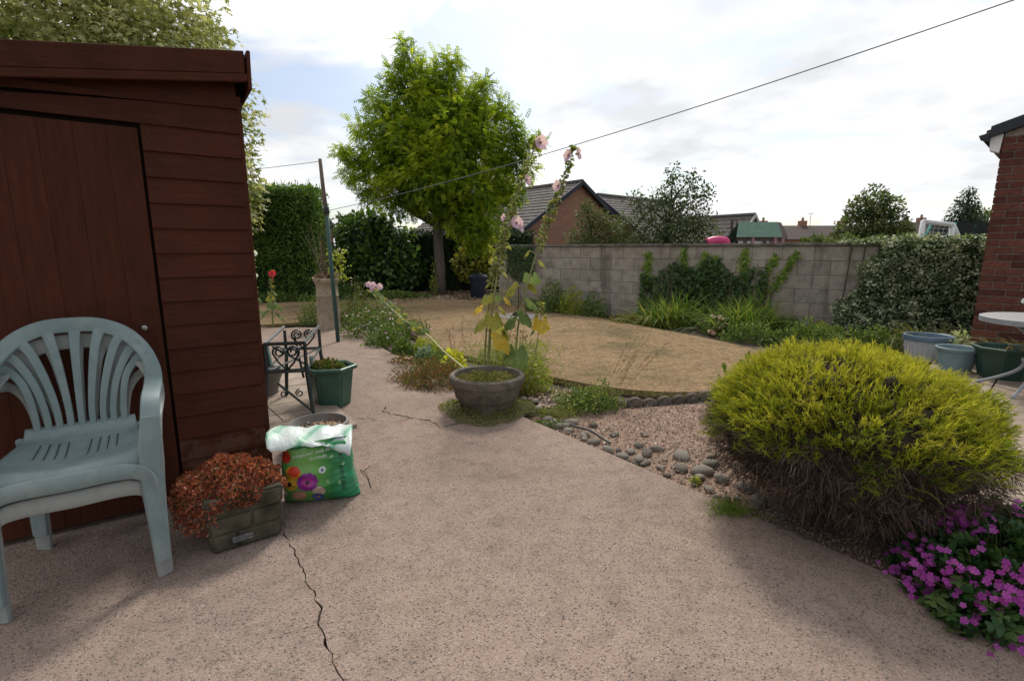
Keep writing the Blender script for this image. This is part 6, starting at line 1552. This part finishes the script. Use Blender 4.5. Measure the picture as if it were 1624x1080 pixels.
def dense_core(root, rings, mat, name='shade_core'):
    MB().lathe(rings, 14, wob=.08).build(name, mat, root, smooth=True)
CORE_SHADE = M('core_shade_green', [])  # dark green for solid cores, paints the shade inside hedges and bushes
# clipped hedge on the left
HED = LM('privet_leaves', [(.035, .075, .016), (.065, .125, .024), (.11, .18, .034), (.17, .24, .05)], .4, .5)
hd = empty('clipped_hedge', (-6.5, 13.9, 0), rad(6), 'tall clipped dark green hedge beyond the left lawn', 'hedge')
n_ = 16000; hx_, hy_, hz_ = 1.35, .7, 2.75
face = rng.random(n_); u = rng.uniform(-1, 1, n_); v = rng.random(n_)
P = np.where((face < .55)[:, None], np.stack([u * hx_, -hy_ + .0 * u, v * hz_], 1), np.where((face < .75)[:, None], np.stack([np.full(n_, hx_), u * hy_, v * hz_], 1), np.stack([u * hx_, rng.uniform(-hy_, hy_, n_), np.full(n_, hz_)], 1)))
P = P + (.16 * noise3(P, 1.3))[:, None] * np.array((.6, -1, .4)) + rng.normal(0, .06, (n_, 3)); P[:, 0] *= 1 - .06 * P[:, 2] / hz_
link('foliage', leafmesh('foliage', P, rng.normal(0, .6, (n_, 3)) + (0, -.3, .3), rng.normal(0, .5, (n_, 3)) + (.1, -.6, .7), rng.uniform(.05, .1, n_), OV, HED, np.clip(rng.normal(.45, .22, n_) + .3 * noise3(P, 2.2), 0, 1)), None, hd)
MB().box((0, 0, 1.28), (2.45, 1.2, 2.6)).build('shade_core', CORE_SHADE, hd)  # plain box, its dark colour stands in for shade between the leaves
k_ = 260; q = np.stack([rng.uniform(-1.3, 1.25, k_), rng.uniform(-.6, .5, k_), np.full(k_, 2.65)], 1)
link('shoots', stripmesh('shoots', q, rng.normal(0, .2, (k_, 3)) + (0, 0, 1), rng.uniform(.1, .45, k_), .035, .05, 3, HED, taper=.8), None, hd)
MB().tube([(-.3, 0, -.1), (-.3, 0, 1.2)], [.08, .05], 7).build('trunk', BARKD, hd)
# laurel
LAU = LM('laurel_leaves', [(.022, .052, .012), (.045, .09, .018), (.08, .14, .025), (.13, .19, .04)], .35, .38, .5)
def lobshrub(name, label, loc, lobes_, n, size, mat, tmpl=OV, core=True, **kw):
    r = tree(name, label, loc, [(0, 0, -.1), (0, 0, .4), (.05, 0, .9)], [.09, .07, .04], lobes_, n, size, tmpl, mat, BARKD, 'shrub', **kw)
    if core:
        for (cx, cy, cz, r_) in lobes_:
            bm = bmesh.new(); bmesh.ops.create_icosphere(bm, subdivisions=2, radius=r_ * .62)
            for v_ in bm.verts: v_.co *= 1 + .2 * mnoise.noise(v_.co * 2 / r_); v_.co += Vector((cx, cy, cz))
            me = bpy.data.meshes.new('shade_core'); bm.to_mesh(me); bm.free(); me.materials.append(CORE_SHADE); link('shade_core', me, None, r)
    return r
lobshrub('laurel_bush', 'large glossy leaved laurel bush behind the clothes post', (-4.1, 15.2, 0), [(-.7, 0, .8, .75), (.3, -.2, .8, .85), (-.2, 0, 1.5, .8), (.5, 0, 1.5, .65), (-.7, .1, 1.75, .5), (.9, 0, .7, .6), (.1, 0, 2.0, .4)], 4200, .17, LAU, droop=-.2, outw=.5, inner=.55, tone=.4, jit=.45)
DKH = LM('yew_leaves', [(.012, .024, .01), (.022, .04, .012), (.04, .06, .018)], .2)
for i, (hx0, hy0, wd_, lb) in enumerate(((-2.9, 16.0, 2.6, 'dark clipped hedge behind the robinia trunk'), (-.5, 16.4, 2.4, 'dark hedge right of the robinia trunk beyond the bin'))):
    h2 = empty('dark_hedge', (hx0, hy0, 0), 0, lb, 'hedge')
    n_ = 4200; P = np.stack([rng.uniform(-wd_ / 2, wd_ / 2, n_), -.35 + rng.normal(0, .06, n_), rng.random(n_) * 1.75], 1); P[:, 1] += .12 * noise3(P, 1.7)
    tp_ = rng.random(n_) < .25; P[tp_, 2] = 1.72 + rng.normal(0, .05, tp_.sum()); P[tp_, 1] = rng.uniform(-.35, .35, tp_.sum())
    link('foliage', leafmesh('foliage', P, rng.normal(0, .6, (n_, 3)) + (0, -.3, .2), rng.normal(0, .5, (n_, 3)) + (0, -.7, .6), rng.uniform(.05, .11, n_), OV, DKH), None, h2)
    MB().box((0, 0, .82), (wd_ - .1, .6, 1.7)).build('shade_core', CORE_SHADE, h2)
YEL = LM('golden_shrub_leaves', [(.08, .1, .02), (.2, .2, .03), (.32, .3, .05), (.4, .37, .1)], .35)
lobshrub('golden_shrub', 'rounded yellow variegated shrub right of the robinia trunk', (-1.05, 15.0, 0), [(0, 0, 1.05, .48), (-.3, 0, .8, .4), (.35, 0, .9, .35), (.1, -.1, .5, .4)], 2200, .09, YEL, OVW, inner=.65, tone=.3)
mound('woodland_plant', 'low green plants under the hedge left of the robinia', -3.4, 13.6, 1.1, .5, .16, 1500, .08, MIXG, OV, .5)
mound('woodland_plant', 'dark fern clump behind the lawn under the laurel', -4.8, 14.0, .8, .4, .3, 1000, .09, LAU, OVN, .5)
mound('trunk_sprouts', 'bright green sprouts around the robinia trunk', -2.2, 14.4, .14, .14, 1.1, 160, .07, LIME, OV, .3)
mound('woodland_plant', 'low green growth along the foot of the clipped hedge', -6.0, 12.7, 1.4, .35, .18, 1500, .07, WBG, OV, .5)
# trees beyond the wall
APL = LM('apple_tree_leaves', [(.03, .045, .018), (.052, .07, .028), (.082, .1, .042), (.11, .125, .055)], .32, .5)
tree('apple_tree', 'dark grey green small tree standing behind the block wall', (5.1, 17.0, -.2), [(0, 0, 0), (.05, 0, .9), (0, 0, 1.8), (.1, 0, 3)], [.13, .11, .08, .03],
     [(-.5, 0, 1.5, .8), (.5, 0, 1.5, .9), (0, -.2, 2.3, .85), (-.8, 0, 2.5, .5), (.8, 0, 2.5, .65), (.3, 0, 3.2, .6), (-.3, 0, 3.0, .45), (-1.05, 0, 3.0, .35), (.1, 0, 3.85, .3), (1.15, 0, 3.2, .4), (1.2, 0, 2.2, .45), (.75, 0, 3.7, .3), (1.55, -.1, 1.7, .4), (.0, .3, 1.2, 1.0), (1.0, .2, 1.3, .7), (-1.0, 0, 1.6, .55)], 8200, .105, OV, APL, BARKD, inner=.2, outw=.5, jit=.5, twig=500, tone=.3, limb_r=.04, bumpy=.6)
WLS = LM('loose_shrub_leaves', [(.045, .06, .022), (.075, .095, .035), (.11, .12, .05), (.16, .13, .06)], .3)
tree('loose_shrub', 'loose feathery green shrub in front of the brick gable', (2.45, 16.0, -.2), [(0, 0, 0), (0, 0, .8), (.05, 0, 1.6)], [.06, .05, .03],
     [(-.4, 0, 1.7, .45), (.2, 0, 1.8, .5), (0, 0, 1.2, .7), (.55, 0, 1.5, .4), (-.1, 0, 2.4, .4), (.3, 0, 2.3, .35), (-.6, 0, 1.2, .45), (-.15, 0, 2.75, .2), (.8, 0, 1.3, .5), (.7, 0, 2.0, .35)], 6500, .1, OVN, WLS, BARKD, 'shrub', inner=.1, outw=.4, up=.5, droop=.15, jit=.5, twig=260, limb_r=.02)
tree('loose_shrub', 'pale green shrub between the gable and the dark tree', (3.6, 16.6, -.2), [(0, 0, 0), (0, 0, .8), (0, 0, 1.6)], [.05, .04, .02],
     [(0, 0, 1.6, .45), (-.1, 0, 2.2, .35), (.2, 0, 1.1, .5)], 2600, .09, OVN, WLS, BARKD, 'shrub', inner=.1, twig=120, limb_r=.02)
FTL = LM('far_tree_leaves', [(.034, .05, .018), (.062, .08, .028), (.1, .118, .04), (.135, .145, .055)], .35)
tree('far_tree', 'broad dark green tree in the distance above the wall', (24.3, 35, -.5), [(0, 0, 0), (0, 0, 2), (0, 0, 4.5)], [.3, .25, .1],
     [(0, 0, 3.4, 1.5), (-1.2, 0, 3.0, 1.1), (1.3, 0, 3.2, 1.2), (0, 0, 4.7, 1.1), (-.9, 0, 4.4, .8), (.9, 0, 4.5, .9), (0, 0, 1.8, 1.7), (1.9, 0, 2.3, 1.0), (-1.9, 0, 2.1, .9), (2.3, 0, 3.1, .5)], 7000, .24, OV, FTL, BARKD, inner=.4, tone=.5, twig=150)
tree('far_conifer', 'distant dark conifer with pointed top beside the brick building', (35.0, 40, -.5), [(0, 0, 0), (0, 0, 3), (0, 0, 6.4)], [.25, .18, .03],
     [(0, 0, 6.1, .35), (0, 0, 5.5, .6), (-.1, 0, 4.8, .9), (0, 0, 4.0, 1.2), (-.9, 0, 3.3, .8), (.8, 0, 3.3, 1.0), (0, 0, 2.4, 1.6)], 3600, .28, OVN, LM('blue_conifer_leaves', [(.02, .035, .02), (.035, .055, .028), (.055, .075, .035)], .2), BARKD, droop=-.5, inner=.3, twig=120)
tree('far_tree', 'bushy mid green tree at the right beyond the trampoline', (37.8, 42, -.5), [(0, 0, 0), (0, 0, 2), (0, 0, 3.5)], [.25, .2, .1], [(0, 0, 2.6, 1.5), (-1.5, 0, 2.2, 1.2), (1.5, 0, 2.6, 1.3), (.3, 0, 3.9, 1.1), (-.8, 0, 3.3, .9)], 3600, .28, OV, FTL, BARKD, inner=.4, twig=80, tone=.3)
for i, (lx, ly, w_, h_, lb) in enumerate(((15.0, 24, 3.4, 2.15, 'low green hedge beyond the playhouse'), (19.0, 25, 3.2, 2.2, 'unclipped garden hedge under the far tree'), (22.5, 26, 3.0, 2.2, 'green hedge left of the goal frame'))):
    h2 = empty('far_hedge', (lx, ly, -.4), 0, lb, 'hedge')
    n_ = 2600; P = np.stack([rng.uniform(-w_ / 2, w_ / 2, n_), -.4 + rng.normal(0, .2, n_), np.sqrt(rng.random(n_)) * h_], 1); P[:, 2] += .3 * noise3(np.stack([P[:, 0], P[:, 0] * 0 + i, P[:, 0] * 0], 1), 1.4) * P[:, 2] / h_
    link('foliage', leafmesh('foliage', P, rng.normal(0, .6, (n_, 3)) + (0, -.3, .4), rng.normal(0, .5, (n_, 3)) + (0, -.5, .8), rng.uniform(.1, .2, n_), OV, LM('far_hedge_leaves', [(.05, .07, .02), (.085, .11, .03), (.13, .15, .045)], .3)), None, h2)
    MB().box((0, 0, h_ * .4), (w_ * .9, .4, h_ * .8)).build('shade_core', CORE_SHADE, h2)

# ---- bungalow with the brick gable
def mat_farbrick():
    m, nt, b = new_mat('far_brickwork')
    t = nt.nodes.new('ShaderNodeTexCoord'); s_ = nt.nodes.new('ShaderNodeSeparateXYZ'); nt.links.new(t.outputs['Object'], s_.inputs[0])
    cb = nt.nodes.new('ShaderNodeCombineXYZ')
    ad = nt.nodes.new('ShaderNodeMath'); ad.operation = 'ADD'; nt.links.new(s_.outputs[0], ad.inputs[0]); nt.links.new(s_.outputs[1], ad.inputs[1])
    nt.links.new(ad.outputs[0], cb.inputs[0]); nt.links.new(s_.outputs[2], cb.inputs[1])
    br_ = nt.nodes.new('ShaderNodeTexBrick'); br_.inputs['Scale'].default_value = 1; br_.inputs['Brick Width'].default_value = .225; br_.inputs['Row Height'].default_value = .075; br_.inputs['Mortar Size'].default_value = .008
    br_.inputs['Color1'].default_value = (.29, .115, .068, 1); br_.inputs['Color2'].default_value = (.22, .078, .048, 1); br_.inputs['Mortar'].default_value = (.33, .26, .2, 1)
    nt.links.new(cb.outputs[0], br_.inputs['Vector']); nt.links.new(br_.outputs['Color'], b.inputs['Base Color']); b.inputs['Roughness'].default_value = .9
    bump(nt, b, br_.outputs['Fac'], -.3, .01)
    return m
FBR = mat_farbrick()
def gable_house(name, label, loc, rz, w_, d_, ze, zr, wall, roofm, verge_m, ncourse=18, cat='house'):
    """x across the gable (front at y=0), ridge along +y"""
    r = empty(name, loc, rz, label, cat)
    MB().add([(0, 0, -.5), (w_, 0, -.5), (w_, d_, -.5), (0, d_, -.5), (0, 0, ze), (w_, 0, ze), (w_, d_, ze), (0, d_, ze), (w_ / 2, 0, zr), (w_ / 2, d_, zr)],
             [(0, 1, 5, 8, 4), (2, 3, 7, 9, 6), (1, 2, 6, 5), (3, 0, 4, 7), (4, 8, 9, 7), (5, 6, 9, 8)]).build('wall', wall, r)
    rise = (zr - ze) / (w_ / 2); ov_ = .3; hyp = w_ / 2 + ov_
    for s_ in (-1, 1):
        mb = MB()
        for k in range(ncourse):            # stepped tile courses
            a0, a1 = hyp * k / ncourse, hyp * (k + 1) / ncourse + .02
            X = lambda a: w_ / 2 + s_ * a
            Z = lambda a: zr - a * rise
            mb.hexa([(X(a0), -.18, Z(a0) + .03), (X(a1), -.18, Z(a1) + .04), (X(a1), d_ + .18, Z(a1) + .04), (X(a0), d_ + .18, Z(a0) + .03), (X(a0), -.18, Z(a0) + .05), (X(a1), -.18, Z(a1) + .085), (X(a1), d_ + .18, Z(a1) + .085), (X(a0), d_ + .18, Z(a0) + .05)])
        mb.build('roof', roofm, r)
        X = lambda a: w_ / 2 + s_ * a
        Z = lambda a: zr - a * rise
        MB().hexa([(X(0), -.25, Z(0) - .06), (X(hyp), -.25, Z(hyp) - .06), (X(hyp), -.185, Z(hyp) - .06), (X(0), -.185, Z(0) - .06), (X(0), -.25, Z(0) + .12), (X(hyp), -.25, Z(hyp) + .12), (X(hyp), -.185, Z(hyp) + .12), (X(0), -.185, Z(0) + .12)]).build('bargeboard', verge_m, r)
        MB().tube([(X(hyp) + s_ * .05, -.1, Z(hyp) + .02), (X(hyp) + s_ * .05, d_ + .1, Z(hyp) + .02)], .06, 8).build('gutter', BLACKP, r, smooth=True)
    MB().tube([(w_ / 2, -.2, zr + .07), (w_ / 2, d_ + .2, zr + .07)], .1, 8).build('ridge_tiles', roofm, r, smooth=True)
    return r
BLUEB = M('dark_blue_barge', [(.012, .016, .026), (.02, .025, .036)], 6, .5)
TILE2 = M('far_grey_tile', [(.075, .067, .06), (.12, .108, .098), (.16, .145, .13)], 5, .9, .3, 30)
# gable runs from (-0.1,20) towards azimuth 50 degrees
h1 = gable_house('brick_bungalow', 'red brick bungalow gable with dark bargeboards and tiled roof behind the wall', (-.25, 19.9, 0), rad(40), 8.2, 9, 1.5, 4.02, FBR, TILE2, BLUEB)
gable_house('tiled_wing', 'tiled roof wing running right from the brick bungalow', (2.27, 27.2, 0), rad(-50), 6, 5.5, 1.6, 3.7, FBR, TILE2, BLUEB)
gable_house('grey_bungalow', 'small bungalow with ribbed grey tiles and pale gable beyond the dark tree', (11.55, 27.0, 0), rad(35), 3.4, 8, 1.3, 3.0, M('pale_render', [(.4, .4, .39), (.5, .5, .48)], 4, .9), TILE2, M('grey_white_barge', [(.35, .35, .34), (.45, .45, .43)], 5, .6), 9)
gable_house('left_garage', 'garage with a tiled roof showing above the clipped hedge', (-9.1, 20.0, 0), rad(85), 5, 6, 2.0, 3.62, FBR, TILE2, BLUEB, 14, 'garage')
gable_house('low_garden_building', 'small dark roofed outbuilding between the robinia and brick gable', (-1.2, 19.0, 0), rad(25), 2.6, 3, 1.0, 1.95, FBR, TILE2, BLUEB, 8, 'outbuilding')
BRN = M('brown_far_tile', [(.06, .045, .04), (.09, .07, .06)], 4, .9)
for i, (x0, x1, Y, zr_, lb) in enumerate(((24, 38, 55, 3.7, 'long low brown roofed terrace on the horizon left of the far tree'), (42, 62, 58, 4.2, 'long brown roofed terrace on the horizon behind the goal'))):
    r = empty('far_terrace', (x0, Y, 0), 0, lb, 'house')
    L_ = x1 - x0
    MB().box((L_ / 2, 0, 1), (L_, 6, 2.6)).build('wall', FBR, r)
    MB().add([(-.3, -3.3, 2.2), (L_ + .3, -3.3, 2.2), (L_ + .3, 3.3, 2.2), (-.3, 3.3, 2.2), (-.3, 0, zr_), (L_ + .3, 0, zr_)], [(0, 1, 5, 4), (2, 3, 4, 5), (3, 0, 4), (1, 2, 5), (3, 2, 1, 0)]).build('roof', BRN, r)
    for k in range(3):
        c_ = MB().box((L_ * (.2 + .3 * k), .2, zr_ + .1), (.7, .6, .8)).build('chimney', FBR, r); MB().lathe([(.14, zr_ + .5), (.12, zr_ + .85), (.1, zr_ + .85)], 10, (L_ * (.2 + .3 * k), .2)).build('chimney_pot', CHM, c_)
    MB().tube([(L_ * .55, 0, zr_), (L_ * .55, 0, zr_ + 1.3)], .03, 5).tube([(L_ * .55 - .4, 0, zr_ + 1.2), (L_ * .55 + .4, 0, zr_ + 1.2)], .02, 5).build('aerial', WIRE, r)

# ---- play things beyond the wall
ph = empty('playhouse_tower', (7.15, 15, -.2), rad(-8), 'wooden play tower with a green canopy roof and pink posts behind the wall', 'play tower')
GCAN = M('green_canvas', [(.07, .13, .1), (.1, .17, .13)], 8, .8); PNK = M('pink_wood', [(.3, .14, .2), (.38, .2, .26)], 8, .7); DKW = M('dark_play_wood', [(.06, .045, .038), (.1, .08, .065)], 8, .8)
MB().add([(-.72, -.5, 1.78), (.52, -.5, 1.78), (.52, 0, 2.22), (-.55, 0, 2.22), (-.72, .5, 1.78), (.52, .5, 1.78)], [(0, 1, 2, 3), (3, 2, 5, 4)]).build('canopy', GCAN, ph)
MB().add([(.52, -.5, 1.78), (.7, -.4, 1.78), (.62, 0, 2.2), (.7, .4, 1.78), (.52, .5, 1.78), (.52, 0, 2.22)], [(0, 1, 2, 5), (2, 3, 4, 5)]).build('canopy_end', DKW, ph)
for (px, py) in ((-.45, -.42), (-.25, -.42), (.35, -.42), (.55, -.42), (-.45, .42), (.55, .42)): MB().box((px, py, .9), (.08, .08, 1.8)).build('post', PNK if px in (.35, .55, -.25) else DKW, ph)
MB().box((.0, -.42, 1.72), (1.3, .06, .1)).build('beam', DKW, ph); MB().box((0, 0, 1.0), (1.1, .9, .08)).build('deck', DKW, ph)
sl_ = MB().tube(lerp_path([(6.1, 14.6, 1.42), (6.3, 14.6, 1.48), (6.5, 14.6, 1.48), (6.62, 14.6, 1.42), (6.66, 14.6, 1.0)], [(1, 0, 0)] * 5, [1] * 5, [1] * 5, 4)[0], .13, 10)
pk = empty('pink_slide', (-.55, 0, 0), 0, 'bright pink plastic slide top peeping over the wall', 'slide'); sl_.build('slide_bed', M('hot_pink_plastic', [(.5, .05, .16), (.6, .08, .2)], 6, .4), pk, smooth=True); MB().tube([(6.05, 14.6, -.3), (6.05, 14.6, 1.5)], .03, 6).build('support', DKW, pk)
bs = empty('nest_swing', (6.45, 15.3, 0), 0, 'dark green bowl swing hanging left of the play tower', 'swing')
MB().lathe([(0, 1.42), (.2, 1.44), (.3, 1.6), (.31, 1.62)], 16).build('bowl', GREENPD, bs, smooth=True); MB().tube([(.25, 0, 1.6), (.18, 0, 2.1)], .015, 5).build('rope', DKW, bs); MB().tube([(-.25, 0, 1.6), (.18, 0, 2.1)], .008, 5).build('rope', DKW, bs); MB().tube([(.18, 0, -.3), (.18, .3, 2.12)], .04, 6).build('swing_post', DKW, bs)
gf = empty('goal_frame', (9.95, 12, -.2), rad(-12), 'white padded football goal frame above the variegated ivy', 'goal')
WPD = M('white_padding', [(.5, .5, .5), (.62, .62, .62)], 6, .7)
for a_, b_ in (((-.42, 0, 0), (-.36, 0, 2.08)), ((-.36, 0, 2.08), (.3, .1, 2.0)), ((.3, .1, 2.0), (.32, .1, 0)), ((.3, .1, 2.0), (.62, .3, 1.6)), ((-.36, 0, 2.08), (-.1, .5, 1.4))): MB().tube([a_, b_], .055, 9).build('padded_bar', WPD, gf, smooth=True)
mb = MB()
for k in range(7): mb.tube([(-.3 + k * .1, .02, 2.0), (-.22 + k * .1, .3, 1.5)], .004, 4)
for k in range(4): mb.tube([(-.32, .05, 1.95 - .1 * k), (.32, .14, 1.9 - .1 * k)], .004, 4)
mb.build('net', WPD, gf)
tm = empty('trampoline', (15.2, 16.5, -.3), 0, 'trampoline with teal posts and dark safety net beside the brick building', 'trampoline')
TEAL = M('teal_foam', [(.03, .28, .24), (.05, .36, .3)], 6, .6)
for k in range(8):
    a = rad(45 * k + 15); MB().tube([(1.5 * math.cos(a), 1.5 * math.sin(a), 0), (1.55 * math.cos(a), 1.55 * math.sin(a), 1.9), (1.42 * math.cos(a), 1.42 * math.sin(a), 2.35)], .045, 8).build('post', TEAL, tm, smooth=True)
MB().lathe([(1.35, 1.84), (1.55, 1.86), (1.56, 1.9), (1.35, 1.9)], 36).build('edge_pad', TEAL, tm, smooth=True)
m, nt, b = new_mat('dark_safety_net'); b.inputs['Base Color'].default_value = (.015, .016, .016, 1); b.inputs['Roughness'].default_value = .9
tr_ = nt.nodes.new('ShaderNodeBsdfTransparent'); mx = nt.nodes.new('ShaderNodeMixShader'); mx.inputs[0].default_value = .78
nt.links.new(tr_.outputs[0], mx.inputs[1]); nt.links.new(b.outputs[0], mx.inputs[2]); nt.links.new(mx.outputs[0], nt.nodes['Material Output'].inputs['Surface'])
mb = MB(); nn_ = 40
mb.add([(1.4 * math.cos(2 * math.pi * j / nn_), 1.4 * math.sin(2 * math.pi * j / nn_), z) for z in (1.9, 2.38) for j in range(nn_)], [(j, (j + 1) % nn_, nn_ + (j + 1) % nn_, nn_ + j) for j in range(nn_)]); mb.build('safety_net', m, tm, smooth=True)
